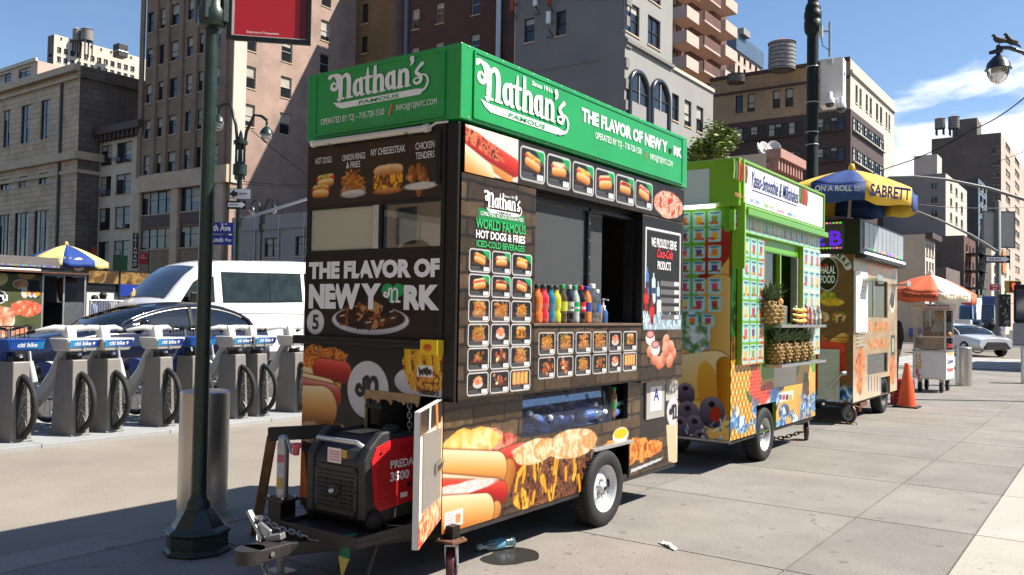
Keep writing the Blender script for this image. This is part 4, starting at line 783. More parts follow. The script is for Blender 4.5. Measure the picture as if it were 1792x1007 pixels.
caster(cart,-2.815,3.44,.095,.55,.226)
ZT=.31
b=MB()
b.bar((-3.66,3.5,.235),(-3.42,2.74,.235),.06,.07,M['darksteel']);b.bar((-3.0,3.5,.235),(-3.36,2.76,.233),.055,.065,M['darksteel']);b.box(-3.44,-3.30,2.61,2.80,.205,.27,M['darksteel']);b.cyl((-3.37,2.61,.205),(-3.37,2.61,.27),.07,M['darksteel'],n=20)
b.cyl((-3.298,2.68,.24),(-3.29,2.68,.24),.012,M['steel'])
W(b,'drawbar',cart,bevel=.006)
b=MB();b.box(-3.48,-2.93,2.88,Y0-.006,ZT-.006,ZT,M['darksteel'])
for q in ((-3.48,-2.93,2.875,2.88,ZT-.03,ZT+.025),(-2.935,-2.93,2.88,Y0-.006,ZT-.03,ZT+.025),(-3.485,-3.48,2.88,Y0-.006,ZT-.03,ZT+.025)):b.box(*q,M['darksteel'])
W(b,'generator_tray',cart,bevel=.002)
b=MB();c=Vector((-3.44,2.74,.275));b.bar(c,c+Vector((-.09,-.02,.13)),.03,.02,M['galv']);b.bar(c+Vector((.01,.02,.0)),c+Vector((.09,.05,.02)),.05,.03,M['galv']);b.bar(c+Vector((-.03,.0,.06)),c+Vector((.05,.0,.03)),.02,.045,M['galv']);b.cyl(c+Vector((-.07,0,.09)),c+Vector((-.02,0,.1)),.014,M['steel']);W(b,'coupler_latch',cart,bevel=.004)
jx,jy=-3.62,3.0
b=MB();b.box(jx-.05,jx+.05,jy-.05,jy+.05,.20,.40,M['black']);b.box(jx-.075,jx+.075,jy-.06,jy+.06,.40,.412,M['darksteel']);b.cyl((jx,jy,.412),(jx,jy,.70),.031,M['galv'],n=20);b.cyl((jx,jy,.70),(jx,jy,.715),.026,M['galv']);b.sph((jx,jy,.72),(.028,.028,.022),M['galv'])
b.cyl((jx,jy,.20),(jx,jy,.03),.022,M['galv']);b.box(jx-.07,jx+.07,jy-.055,jy+.055,.015,.03,M['galv'])
for i in (-.055,.055):
 for j in (-.04,.04):b.cyl((jx+i,jy+j,.412),(jx+i,jy+j,.424),.009,M['steel'],n=6)
jk=W(b,'jack',cart)
b=MB();b.tube([(jx,jy,.725),(jx+.04,jy-.01,.725),(jx+.07,jy-.02,.70),(jx+.10,jy-.03,.66),(jx+.14,jy-.04,.665)],.009,M['galv']);b.lathe((jx+.15,jy-.04,.655),[(.0,0),(.016,.0),(.018,.03),(.028,.045),(.03,.06),(.0,.062)],mat('pink_plastic',(.6,.1,.12),.5),12);W(b,'crank_handle',jk)
for z0,z1,c1 in ((.60,.64,(.5,.12,.18)),(.53,.59,(.5,.5,.52)),(.46,.52,(.5,.36,.1))):
 b=MB();q=[(jx+.0318*math.cos(a),jy+.0318*math.sin(a)) for a in np.linspace(-1.9,-.5,7)];b.add([(x,y,z) for z in (z0,z1) for x,y in q],[(i,i+1,i+8,i+7) for i in range(6)],mat('jack_sticker_%d' % int(z0*100),c1,.5,var=.3,scale=60),True);W(b,'sticker',jk)
b=MB();b.bar((-3.93,3.15,.70),(-3.66,3.36,.72),.045,.075,M['black']);b.bar((-3.66,3.36,.72),(-3.66,Y0+.01,.72),.05,.07,M['black']);W(b,'prop_bracket',cart,bevel=.005)
def chain(mb,pts,link,m,r=.0045):
 P,_=spline(np.array(pts,float),np.zeros(len(pts)),12);seg=np.r_[0,np.cumsum(np.linalg.norm(np.diff(P,axis=0),axis=1))];n=int(seg[-1]/link)
 for i in range(n):
  q=[np.array([np.interp((i+t)*link,seg,P[:,k]) for k in range(3)]) for t in (-.15,1.15)];a,b_=Vector(q[0]),Vector(q[1]);d=(b_-a).normalized();s_=d.cross(Vector((.3,.2,1))).normalized()
  if i % 2:s_=d.cross(s_).normalized()
  w_=link*.36;c=(a+b_)/2;h=(b_-a).length/2-w_*.6
  ring=[c+d*(h*e+w_*.8*math.sin(t)*1.0)+s_*w_*math.cos(t) for e,t in [(1,x) for x in (0,.8,PI/2,PI-.8,PI)]+[(-1,-x) for x in (PI,PI-.8,PI/2,.8,0)]]
  mb.tube(ring+[ring[0]],r,m,5,False)
b=MB();chain(b,[(-3.60,2.86,.34),(-3.50,2.76,.25),(-3.46,2.76,.16),(-3.45,2.78,.07)],.032,M['galv']);chain(b,[(-3.60,2.86,.34),(-3.47,2.86,.30),(-3.3,2.88,.29),(-3.2,2.9,.27)],.030,M['galv']);W(b,'safety_chain',cart)
b=MB();chain(b,[(-3.11,3.42,.94),(-3.11,3.425,.82),(-3.11,3.43,.70)],.026,M['galv'],.0035);W(b,'hanging_chain',cart)
b=MB();b.box(-3.55,-3.35,2.70,2.86,.012,.03,M['rust']);b.cyl((-3.45,2.78,.03),(-3.45,2.78,.10),.02,M['galv']);b.box(-3.50,-3.40,2.74,2.82,.0,.012,M['darksteel']);W(b,'jack_foot',cart,bevel=.003)
gx0,gx1,gy0,gy1,gz=-3.455,-3.03,3.03,3.52,.352
gen=thing('generator','black and red portable inverter generator standing on the hot dog cart drawbar tray','generator',((gx0+gx1)/2,(gy0+gy1)/2,ZT))
gp=M['blackplastic']
b=MB();prof=[(gy0+.02,gz),(gy0,gz+.03),(gy0,gz+.30),(gy0+.035,gz+.345),(gy0+.11,gz+.39),(gy0+.16,gz+.41),(gy1-.05,gz+.41),(gy1,gz+.37),(gy1,gz+.02),(gy1-.02,gz)]
b.prism([(gx0+.045,y,z) for y,z in prof],(gx1-gx0-.09,0,0),gp);W(b,'housing',gen,bevel=.012,seg=3)
for x in (gx0,gx1-.05):
 b=MB();b.prism([(x,y,z) for y,z in [(gy0-.012,gz+.02),(gy0-.015,gz+.31),(gy0+.02,gz+.37),(gy0+.10,gz+.44),(gy0+.17,gz+.445),(gy0+.20,gz+.42),(gy1-.04,gz+.42),(gy1+.005,gz+.38),(gy1+.005,gz+.02),(gy1-.03,gz-.01),(gy0+.03,gz-.01)]],(.05,0,0),gp);W(b,'side_cowl',gen,bevel=.012,seg=3)
b=MB();b.tube([(gx0+.05,gy0+.02,gz+.375),(gx0+.07,gy0+.0,gz+.395),(gx1-.07,gy0+.0,gz+.395),(gx1-.05,gy0+.02,gz+.375)],.013,M['alu'],12);W(b,'handle',gen)
b=MB();x0,x1=gx0+.06,gx1-.055
b.prism([(x0,gy0-.008,z) for z in ()] or [(x0+.02,gy0-.010,gz+.03),(x1-.02,gy0-.010,gz+.03),(x1,gy0-.010,gz+.05),(x1,gy0-.010,gz+.25),(x1-.02,gy0-.010,gz+.27),(x0+.02,gy0-.010,gz+.27),(x0,gy0-.010,gz+.25),(x0,gy0-.010,gz+.05)],(0,.012,0),gp)
for k in range(7):
 z=gz+.055+k*.022
 for a,c in ((x0+.03,x0+.095),(x0+.105,x1-.105),(x1-.095,x1-.03)):b.box(a,c,gy0-.017,gy0-.009,z,z+.012,M['black'])
for k in range(10):
 for j in range(2):b.box(x0+.03+k*.027,x0+.045+k*.027,gy0-.014,gy0-.009,gz+.215+j*.022,gz+.222+j*.022,M['black'])
for i,j in ((x0+.015,.05),(x1-.015,.05),(x0+.015,.25),(x1-.015,.25),(x0+.012,.15),(x1-.012,.15)):b.cyl((i,gy0-.016,gz+j),(i,gy0-.009,gz+j),.006,M['darksteel'],n=8)
gr=W(b,'front_grille',gen,bevel=.002)
b=MB();c=(x0+.155,gy0-.012,gz+.145);b.lathe(c,[(.034,.0),(.034,-.008),(.026,-.012),(.0,-.012)],M['darksteel'],24,'y');b.lathe(c,[(.013,-.012),(.013,-.03),(.009,-.03),(.009,-.014),(0,-.014)],M['steel'],16,'y');W(b,'exhaust',gr)
for s_,col in ((1,1),(-1,-1)):
 xs=gx1 if s_ > 0 else gx0
 pts=[(gy0+.085,gz+.05),(gy1-.01,gz+.08),(gy1-.01,gz+.40),(gy0+.17,gz+.40),(gy0+.06,gz+.37),(gy0+.03,gz+.31),(gy0+.055,gz+.09)]
 b=MB();b.prism([(xs,y,z) for y,z in pts][::s_],(.006*s_,0,0),mat('generator_red',(.62,.016,.022),.4,var=.08))
 if s_ > 0:
  for i in range(27):
   for j in range(24):
    y,z=gy0+.075+i*.0155,gz+.075+j*.0135
    if z > gz+.37 or y > gy1-.02 or (y < gy0+.09 and z > gz+.33):continue
    b.box(xs+.006,xs+.0075,y,y+.0045,z,z+.0045,M['black'])
  b.text('PREDATOR',(xs+.0068,gy0+.16,gz+.255),UY,UZ,.055,M['letter'],bold=.03,sx=1.05);b.text('3500',(xs+.0068,gy0+.16,gz+.19),UY,UZ,.062,M['letter'],bold=.035,sx=1.15)
  b.box(xs+.006,xs+.009,gy0+.24,gy0+.29,gz+.095,gz+.12,M['letter']);b.cyl((xs+.006,gy0+.30,gz+.155),(xs+.012,gy0+.30,gz+.155),.013,M['black'],n=10)
  b.box(xs+.006,xs+.0085,gy0+.40,gy0+.46,gz+.13,gz+.20,mat('outlet_blue',(.1,.16,.24),.4))
  b.cyl((xs+.006,gy0+.09,gz+.34),(xs+.011,gy0+.09,gz+.34),.007,M['black'],n=8)
 W(b,'side_panel',gen)
b=MB();b.lathe((gx1-.12,gy0+.30,gz+.41),[(.045,0),(.048,.012),(.048,.028),(.04,.034),(0,.034)],gp,22);b.box(gx1-.165,gx1-.075,gy0+.293,gy0+.307,gz+.444,gz+.452,gp);W(b,'fuel_cap',gen,bevel=.002)
b=MB();b.quad((gx0+.1,gy0+.15,gz+.4135),(gx1-.2,gy0+.15,gz+.4135),(gx1-.2,gy0+.32,gz+.4135),(gx0+.1,gy0+.32,gz+.4135),mat('sticker_tan',(.55,.42,.28),.5,var=.2,scale=30));W(b,'top_sticker',gen)
P=Paint(.10,.075,20,15,hx('f0e6e2'));[P.rect(.01,.012+k*.014,.09,.018+k*.014,hx('c86a70')) for k in range(4)]
b=MB();b.paint(P,(x0+.085,gy0-.0012,gz+.279),UX,UZ,M['print']);b.quad((x0+.19,gy0-.0012,gz+.31),(x0+.225,gy0-.0012,gz+.31),(x0+.225,gy0-.0012,gz+.35),(x0+.19,gy0-.0012,gz+.35),mat('warning_yellow',(.65,.42,.03),.5));W(b,'warning_sticker',gen)
for x in (gx0-.012,gx1+.002):
 for y in (gy0+.05,):b=MB();b.lathe((x,y,ZT+.052),[(.0,0),(.03,0),(.05,.002),(.052,.012),(.05,.022),(.03,.024),(0,.024)],M['rubber'],20,'x');W(b,'wheel',gen)
b=MB();b.box(gx0+.03,gx1-.03,gy0+.1,gy1-.05,ZT+.001,gz+.001,M['black']);W(b,'skid',gen)
b=MB();a,c=Vector((-4.42,3.46,.0)),Vector((-3.92,3.17,.70));b.bar(a,c,.05,.085,M['wood'],up=(.6,-.6,0));obj(b,'timber_prop','raw brown timber leaning up against the black bracket beside the trailer jack','timber',base=(-4.42,3.46,0),bevel=.004)
b=MB();r=np.random.default_rng(4)
rag=mat('green_rag',(.03,.16,.10),.9,var=.3,scale=20);yel=mat('yellow_rag',(.5,.42,.08),.9,var=.2)
b.add([(-3.09,2.93,.31),(-3.05,3.0,.312),(-3.02,2.92,.30),(-3.07,2.90,.22),(-3.03,2.93,.20),(-3.05,2.905,.14)],[(0,1,2),(0,2,3),(3,2,4)],rag);b.add([(-3.072,2.895,.225),(-3.028,2.925,.21),(-3.05,2.90,.12)],[(0,1,2)],yel);md=obj(b,'rag','torn green and yellow rag hanging under the front of the generator tray','rag',base=(-3.05,2.92,.1));q=md.modifiers.new('t','SOLIDIFY');q.thickness=.004
b=MB();b.tube([(-3.0,3.1,.3),(-3.0,3.02,.12),(-2.98,2.98,.02),(-3.02,2.9,.012),(-3.1,2.86,.012),(-3.16,2.95,.05),(-3.2,3.05,.2),(-3.2,3.1,.3)],.009,M['blackplastic']);obj(b,'power_cord','black power cord drooping to the ground under the generator tray','cord',base=(-3.1,3,0))
BOTTLE_PROF=[(.001,.0),(.026,.0),(.0305,.006),(.0305,.03),(.0285,.045),(.0305,.06),(.0305,.125),(.029,.14),(.024,.163),(.0155,.183),(.0135,.188),(.0135,.2)]
MEC={}
def bottle(label,liquid,capc,lab=None,wide=False,group='drink bottles lined up on the serving counter',scale=1.,liquidmat=None,name='drink_bottle',lab2=None):
 t=thing(name,label,'bottle',group=group);pr=BOTTLE_PROF if not wide else [(.001,0),(.03,0),(.034,.006),(.034,.05),(.029,.062),(.029,.075),(.034,.088),(.034,.135),(.031,.15),(.021,.168),(.018,.175),(.018,.192)]
 lm=liquidmat or mat('drink_%02x%02x%02x' % tuple(int(c*255) for c in liquid),liquid,.12,var=.03,coat=.8,spec=.6)
 b=MB();b.lathe((0,0,0),[(r_*scale,h_*scale) for r_,h_ in pr],lm,18);b.build('bottle_body',t)
 b=MB();h0=pr[-1][1];r0=pr[-1][0]+.0025;b.lathe((0,0,0),[(r0*scale,(h0-.004)*scale),(r0*scale,(h0+.017)*scale),(r0*.85*scale,(h0+.02)*scale),(0,(h0+.02)*scale)],mat('cap_%02x%02x%02x' % tuple(int(c*255) for c in capc),capc,.4,var=.03),14);b.build('cap',t)
 if lab:b=MB();b.lathe((0,0,0),[(.0314*scale,.068*scale),(.0314*scale,.122*scale)],mat('label_%02x%02x%02x' % tuple(int(c*255) for c in lab),lab,.35,var=.03),18);lb=b.build('bottle_label',t)
 if lab2:
  m_=M['letter'] if lab2[1] == 'w' else M['letterblk'];gl,fs_=glyphs(lab2[0],.02);R_=.0318*scale;w_=gl[:,0].max();k=.048*scale/w_;hgt=min(k,.05*scale)
  b=MB();b.add([(R_*math.cos((x-w_/2)*k/R_-.45),R_*math.sin((x-w_/2)*k/R_-.45),.082*scale+y*hgt*1.2) for x,y in gl],fs_,m_);b.build('lettering',t)
 return t
dk=(.02,.02,.022)
M['clearpet']=glassmat('clear_plastic',(.80,.88,.92),.12,.10,(.5,.6,.68),.05)
specs=[('bright orange sports drink with a dark cap, first in the counter row',(.75,.17,.02),dk,None,True,('','w')),('red sports drink with a dark cap standing on the counter',(.6,.03,.04),dk,None,True,None),('teal blue sports drink with a dark cap on the counter',(.02,.17,.27),dk,None,True,None),
 ('yellow green sports drink with a dark cap on the counter',(.55,.52,.02),dk,None,True,None),('dark iced tea bottle with a green cap and lime label',(.09,.06,.015),(.03,.3,.06),(.45,.5,.05),False,None),('dark cola bottle with a pale cap and silver label',(.012,.008,.007),(.4,.4,.4),(.45,.45,.46),False,('Coke','b')),
 ('clear lemon soda bottle with a green label reading Sprite',(.42,.5,.46),(.02,.32,.08),(.0,.35,.08),False,('Sprite','w')),('cola bottle with a red cap and red label',(.014,.007,.006),(.55,.02,.02),(.6,.015,.02),False,('Coke','w')),('orange soda bottle with a blue cap and dark blue label',(.8,.22,.03),(.03,.05,.4),(.04,.05,.3),False,None)]
us=[939.5,950,961,972.3,983.5,994.6,1006,1016,1025.5,1035,1044]
for k,s in enumerate(specs):
 t=bottle(s[0]+(' on the serving counter' if 'counter' not in s[0] else ''),s[1],s[2],s[3],s[4],lab2=s[5] if s[5] and s[5][0] else None);y=PX(us[k],540,-2.80)[1];t.location=(-2.80+.003*((k*7) % 3-1),y,1.352);t.scale=(1.08,)*3
wt=bottle('tall clear water bottle with a white cap on the serving counter',None,(.75,.75,.76),None,True,liquidmat=M['clearpet']);wt.location=(-2.80,PX(us[9],540,-2.8)[1],1.352);wt.scale=(1.15,1.15,1.2)
w2=bottle('shorter water bottle with a blue label at the end of the counter row',None,(.75,.75,.76),(.05,.16,.5),liquidmat=M['clearpet']);w2.location=(-2.80,PX(us[10],540,-2.8)[1],1.352)
M['waterpet']=glassmat('water_plastic',(.72,.82,.95),.2,.3,(.35,.5,.8),.05)
cold=bottle('blue labelled water bottle lying in the heap behind the cooler glass',None,(.7,.75,.82),(.08,.17,.55),liquidmat=M['waterpet'],group='water bottles heaped in the cooler',name='water_bottle')
r=np.random.default_rng(12);first=True
for i in range(42):
 row,k=divmod(i,14);o=cold if first else dup(cold);first=False
 o.location=(X1-.065-.075*row-.02*r.random(),4.28+.072*k+.03*r.random(),.712+.05*row+.02*r.random());o.rotation_euler=(PI/2+r.normal(0,.25),r.uniform(0,6),r.normal(0,.3)+PI*(i % 2));o.scale=(1.08,)*3
gb=bottle('small soda bottle with a green cap lying at the end of the cooler',(.25,.12,.05),(.02,.35,.08),(.05,.3,.1),group='water bottles heaped in the cooler',name='soda_bottle');gb.location=(X1-.05,5.25,.69);gb.rotation_euler=(0,.1,0)
t=thing('pump_bottle','clear pump dispenser with a white nozzle inside the serving window','dispenser',(-2.93,5.19,1.336));b=MB();b.lathe((0,0,0),[(0,0),(.032,0),(.034,.01),(.034,.09),(.02,.115),(.014,.12)],mat('blue_gel',(.06,.14,.35),.1,coat=.8),16);b.build('bottle_body',t)
b=MB();b.lathe((0,0,0),[(.017,.118),(.017,.135),(.006,.138),(.006,.17),(.012,.172),(.012,.182),(0,.184)],M['white'],12);b.bar((0,0,.178),(.045,-.01,.174),.012,.008,M['white']);b.build('pump',t)
b=MB();b.hexa([(-3.02,4.9,1.336),(-2.88,4.9,1.336),(-2.88,5.09,1.336),(-3.02,5.09,1.336)],[(-3.03,4.89,1.47),(-2.87,4.88,1.48),(-2.88,5.11,1.465),(-3.02,5.1,1.47)],mat('kraft_paper',(.28,.17,.085),.85,var=.25,scale=14,bump=.3));obj(b,'paper_sack','brown paper sack standing inside the serving window','sack',base=(-2.95,5,1.336),bevel=.01)
t=bottle('empty crushed water bottle lying on the sidewalk by the wet patch',None,(.5,.6,.65),(.12,.35,.5),group=None,name='water_bottle',liquidmat=glassmat('empty_bottle',(.7,.86,.9),.15,.2,(.25,.5,.55),.06));c=G(898,958);t.location=(c[0],c[1],.034);t.rotation_euler=(PI/2,.2,-.35);t.scale=(1.15,)*3
b=MB();r=np.random.default_rng(2);c=G(1168,957)
n,m_=12,5;vs=[(c[0]+(i/n-.5)*.15+.01*r.random(),c[1]+(j/m_-.5)*.05-(i/n-.5)*.10+.008*r.random(),.004+.022*r.random()*(1 if .3 < i/n < .7 else .35)) for i in range(n+1) for j in range(m_+1)]
b.add(vs,[(i*(m_+1)+j,(i+1)*(m_+1)+j,(i+1)*(m_+1)+j+1,i*(m_+1)+j+1) for i in range(n) for j in range(m_)],M['white'],True);o=obj(b,'paper_napkin','crumpled white paper napkin lying on the sidewalk slabs','napkin',base=(c[0],c[1],0));q=o.modifiers.new('t','SOLIDIFY');q.thickness=.003
def person(label,loc,rz,mats,pose=None,h=1.72,hair=(.015,.01,.008),hat=None,cat='person',extra=None):
 """one continuous skinned body; local +X is forward, +Y is left. mats: skin, top, legs, shoes, optional sleeve"""
 J=dict(pel=(0,0,.95),sp=(0,0,1.12),ch=(.0,0,1.32),nk=(.01,0,1.49),hb=(.03,0,1.56),hd=(.035,0,1.63),ht=(.025,0,1.70),nose=(.125,0,1.60))
 RD=dict(pel=.15,sp=.14,ch=.155,nk=.058,hb=.072,hd=.09,ht=.065,nose=.014)
 for s,n in ((1,'l'),(-1,'r')):
  J.update({n+'sh':(0,.17*s,1.42),n+'el':(-.02,.22*s,1.14),n+'wr':(.06,.22*s,.90),n+'pa':(.09,.22*s,.83),n+'hip':(0,.09*s,.90),n+'kn':(.03,.10*s,.49),n+'an':(-.01,.10*s,.09),n+'to':(.15,.11*s,.035),n+'ear':(.02,.092*s,1.615)})
  RD.update({n+'sh':.075,n+'el':.047,n+'wr':.032,n+'pa':.034,n+'hip':.095,n+'kn':.062,n+'an':.045,n+'to':.035,n+'ear':.018})
 for k,v in (pose or {}).items():J[k]=v
 E_=[('pel','sp','top'),('sp','ch','top'),('ch','nk','top'),('nk','hb','skin'),('hb','hd','skin'),('hd','ht','skin'),('hd','nose','skin')]
 for n in 'lr':
  E_ += [('ch',n+'sh','top'),(n+'sh',n+'el','top'),(n+'el',n+'wr',mats.get('sleeve','top')),(n+'wr',n+'pa','skin'),('pel',n+'hip','legs'),(n+'hip',n+'kn','legs'),(n+'kn',n+'an','legs'),(n+'an',n+'to','shoes'),('hd',n+'ear','skin')]
  wr,pa=np.array(J[n+'wr']),np.array(J[n+'pa']);d=nrm(pa-wr);sd=np.cross(d,(1,0,0));sd=nrm(sd) if np.linalg.norm(sd) > .2 else np.array([0,1.,0]);fw=np.cross(sd,d)
  for k in range(4):
   a=pa+sd*(k-1.5)*.019+d*.03;J[n+'f%da' % k]=tuple(a);l=(.055,.068,.066,.05)[k];J[n+'f%db' % k]=tuple(a+d*l*.6+fw*.008);J[n+'f%dc' % k]=tuple(a+d*l+fw*.03);RD.update({n+'f%da' % k:.0095,n+'f%db' % k:.0085,n+'f%dc' % k:.007});E_ += [(n+'pa',n+'f%da' % k,'skin'),(n+'f%da' % k,n+'f%db' % k,'skin'),(n+'f%db' % k,n+'f%dc' % k,'skin')]
  J[n+'ta']=tuple(wr+d*.035+sd*.035+fw*.012);J[n+'tb']=tuple(wr+d*.075+sd*.05+fw*.03);RD.update({n+'ta':.011,n+'tb':.008});E_ += [(n+'wr',n+'ta','skin'),(n+'ta',n+'tb','skin')]
 k_=list(J);ix={n:i for i,n in enumerate(k_)};sc=h/1.76
 me=bpy.data.meshes.new('p');me.from_pydata([tuple(np.array(J[n])*sc) for n in k_],[(ix[a],ix[b]) for a,b,_ in E_],[]);ob=bpy.data.objects.new('p',me);COL.objects.link(ob)
 ob.modifiers.new('k','SKIN').use_smooth_shade=True;sv=me.skin_vertices[0].data
 for n in k_:sv[ix[n]].radius=(RD[n]*sc,RD[n]*sc);sv[ix[n]].use_root=(n == 'pel')
 sv[ix['ch']].radius=(.115*sc,.175*sc) if 0 else (RD['ch']*sc*.95,RD['ch']*sc*1.1)
 ob.modifiers.new('s','SUBSURF').render_levels=1;ob.modifiers['s'].levels=1
 bpy.context.view_layer.update();m2=bpy.data.meshes.new_from_object(ob.evaluated_get(bpy.context.evaluated_depsgraph_get()));bpy.data.objects.remove(ob)
 names=['skin','top','legs','shoes']
 m2.materials.clear()
 for n in names:m2.materials.append(mats[n])
 A=np.array([J[a] for a,b,_ in E_])*sc;B=np.array([J[b] for a,b,_ in E_])*sc;rr=np.array([(RD[a]+RD[b])/2 for a,b,_ in E_]);kk=[names.index(c) for _,_,c in E_]
 for p in m2.polygons:
  c=np.array(p.center);d=B-A;t=np.clip(((c-A)*d).sum(1)/((d*d).sum(1)+1e-9),0,1);q=np.linalg.norm(c-A-d*t[:,None],axis=1)-rr*.6;p.material_index=kk[int(np.argmin(q))];p.use_smooth=True
 m2.name='person';o=bpy.data.objects.new('person',m2);COL.objects.link(o);o.location=Vector(loc);o.rotation_euler=(0,0,rz);tag(o,label,cat)
 hd=np.array(J['hd'])*sc
 if hair is not None:
  b=MB();n0=len(b.v);b.sph(hd+np.array([-.022,0,.035])*sc,(.098*sc,.094*sc,.088*sc),mat('hair_%d' % int(hair[0]*1000),hair,.6,var=.3,scale=30));b.build('hair',o)
 if hat == 'cap':
  b=MB();c=hd+np.array([-.005,0,.045])*sc;m_=mat('dark_cap',(.015,.016,.02),.8);b.sph(c,(.108*sc,.1*sc,.075*sc),m_);b.sph(c+np.array([.10,0,-.015])*sc,(.075*sc,.075*sc,.012*sc),m_);b.build('cap',o)
 if hat == 'brim':
  b=MB();c=hd+np.array([-.005,0,.05])*sc;m_=mat('dark_hat',(.012,.012,.016),.8);b.lathe(c,[(0,.09),(.07,.085),(.095,.03),(.1,.0),(.18,-.012),(.18,-.018),(.1,-.01)],m_,20);b.build('hat',o)
 b=MB()
 for s in (-1,1):b.sph(hd+np.array([.082,.032*s,-.005])*sc,(.008,.011,.007),M['letterblk'],8,5)
 b.build('eyes',o);b=MB();b.sph(hd+np.array([.078,0,-.062])*sc,(.008,.022,.006),mat('lips',(.25,.08,.07),.5),8,5);b.build('mouth',o)
 return o
M['jacket']=mat('black_jacket',(.012,.012,.014),.7,bump=.4,bscale=25);M['trousers']=mat('dark_trousers',(.02,.022,.03),.85);M['shoe']=mat('dark_shoe',(.02,.02,.02),.6);M['purple']=mat('indigo_jacket',(.05,.05,.16),.75)
pm_=dict(skin=M['skin'],top=M['jacket'],legs=M['trousers'],shoes=M['shoe'])
vx=PY(748,430,3.95);person('cart vendor in a dark cap bending behind the end window of the hot dog cart',(vx[0]-.05,4.02,ZB+.02),PI*1.12,pm_,h=1.60,hat='cap',pose={'hd':(.10,0,1.61),'hb':(.075,0,1.545),'ht':(.10,0,1.68),'nose':(.19,0,1.58),'nk':(.05,0,1.48),'lear':(.085,.092,1.6),'rear':(.085,-.092,1.6),'lel':(.05,.24,1.16),'lwr':(.26,.2,1.14),'lpa':(.33,.18,1.14),'rel':(.05,-.24,1.16),'rwr':(.26,-.2,1.14),'rpa':(.33,-.18,1.14)})
lp=thing('lamp_post','dark green street lamp post with an octagonal base beside the hot dog cart drawbar','lamp post',(-4.356,3.003,0));lg=M['lampgreen'];lx,ly=-4.356,3.003
b=MB();b.lathe((lx,ly,0),[(.19,0),(.19,.02),(.172,.028),(.172,.11),(.185,.118),(.185,.13),(.17,.138),(.15,.15),(.095,.235),(.085,.25),(.0,.25)],lg,8,smooth=False);W(b,'base',lp,bevel=.006)
b=MB();b.lathe((lx,ly,0),[(.075,.25),(.07,.29),(.052,.31),(.046,.34),(.041,1.2),(.038,3.02),(.038,4.6)],lg,24);W(b,'pole',lp)
b=MB();b.lathe((lx,ly,0),[(.043,3.05),(.075,3.06),(.085,3.10),(.085,3.15),(.07,3.18),(.07,3.30),(.043,3.32)],lg,16)
for k in range(4):a=k*PI/2+.5;b.box(lx+.075*math.cos(a)-.02,lx+.075*math.cos(a)+.02,ly+.075*math.sin(a)-.02,ly+.075*math.sin(a)+.02,3.09,3.26,lg)
W(b,'collar',lp,bevel=.004)
bd=Vector((.70,.715,0)).normalized();bn=Vector((bd.y,-bd.x,0));b0=Vector((lx,ly,0))+bd*.085
T=Matrix(((bd.x,-bn.x,0,b0.x),(bd.y,-bn.y,0,b0.y),(0,0,1,2.995),(0,0,0,1)))
ban=thing('banner_sign','red banner poster in a dark frame hanging from the green lamp post','banner',tuple(b0+Vector((0,0,2.995))))
bw_,bh_=.485,.8
b=MB();b.T=T
for q in ((0,bw_,0,.028),(0,bw_,bh_-.028,bh_),(0,.028,.028,bh_-.028),(bw_-.028,bw_,.028,bh_-.028)):b.box(q[0],q[1],-.014,.014,q[2],q[3],M['black'])
W(b,'frame',ban,bevel=.003)
b=MB();b.T=T;b.box(.028,bw_-.028,-.004,.004,.028,bh_-.028,mat('banner_red',(.50,.012,.025),.5,var=.03));b.box(.028,.041,-.006,-.004,.028,bh_-.028,M['offwhite']);b.box(.041,bw_-.028,-.0062,-.004,.028,.034,M['offwhite']);b.box(bw_-.085,bw_-.028,-.006,-.004,.034,bh_-.028,mat('banner_dark_red',(.14,.003,.008),.5,var=.03))
b.text('Department of Transportation',(.115,-.0065,.048),(1,0,0),(0,0,1),.019,M['letter'],bold=.015,fit=.185)
W(b,'poster',ban)
b=MB();b.T=T
for z in (.1,.7):b.box(-.05,.0,-.012,.012,z,z+.02,M['black'])
W(b,'bracket',ban)
M['bollard']=mat('bollard_steel',(.60,.56,.51),.36,.9,var=.03,scale=3)
bo=thing('bollard','wide stainless steel bollard behind the green lamp post','bollard',(-5.0,3.60,-.0),group='stainless steel bollards')
b=MB();b.lathe((0,0,0),[(.163,0),(.163,.825),(.16,.838),(.15,.845)],M['bollard'],48);b.build('shell',bo);b=MB();b.lathe((0,0,0),[(.15,.845),(.08,.852),(0,.854)],M['bollard'],40);b.build('lid',bo)
bo.location=tuple(G(360,908)+np.array([-.13,.06,0]))
for u,v,lb in ((1685,676,'stainless steel bollard behind the nuts cart'),(1800,672,'stainless steel bollard at the far right by the crosswalk')):
 c=G(u,v);q=dup(bo,(c[0],c[1]+.12,0),label=lb)
c=G(1587,713);t=thing('traffic_cone','orange traffic cone on a black base beside the halal cart','cone',(c[0],c[1],0));om=mat('cone_orange',(.72,.10,.02),.45,var=.08)
b=MB();b.box(-.19,.19,-.19,.19,0,.025,M['rubber']);b.build('base',t,bevel=.01);b=MB();b.lathe((0,0,0),[(.15,.025),(.145,.04),(.035,.70),(.03,.715),(.02,.715)],om,28);b.build('cone_body',t)
ZD=ZR+.045
M['dock']=mat('dock_grey',(.235,.22,.20),.5,.15,var=.1,scale=6,bump=.06,bscale=90)
M['bikegrey']=mat('bike_pale_grey',(.55,.55,.53),.35,var=.05,coat=.3);M['bikewhite']=mat('bike_cream',(.62,.58,.5),.4,var=.05);M['bikeblue']=mat('bike_blue',(.01,.07,.32),.35,var=.06,coat=.3);M['grip']=M['blackplastic'];M['spoke']=mat('bright_spokes',(.7,.7,.7),.3,.9,var=0)
dock=thing('bike_dock','tapered grey bike share dock','bike dock',group='bike share docks along the lane')
b=MB();w,d0,d1,h=.10,.40,.31,.80
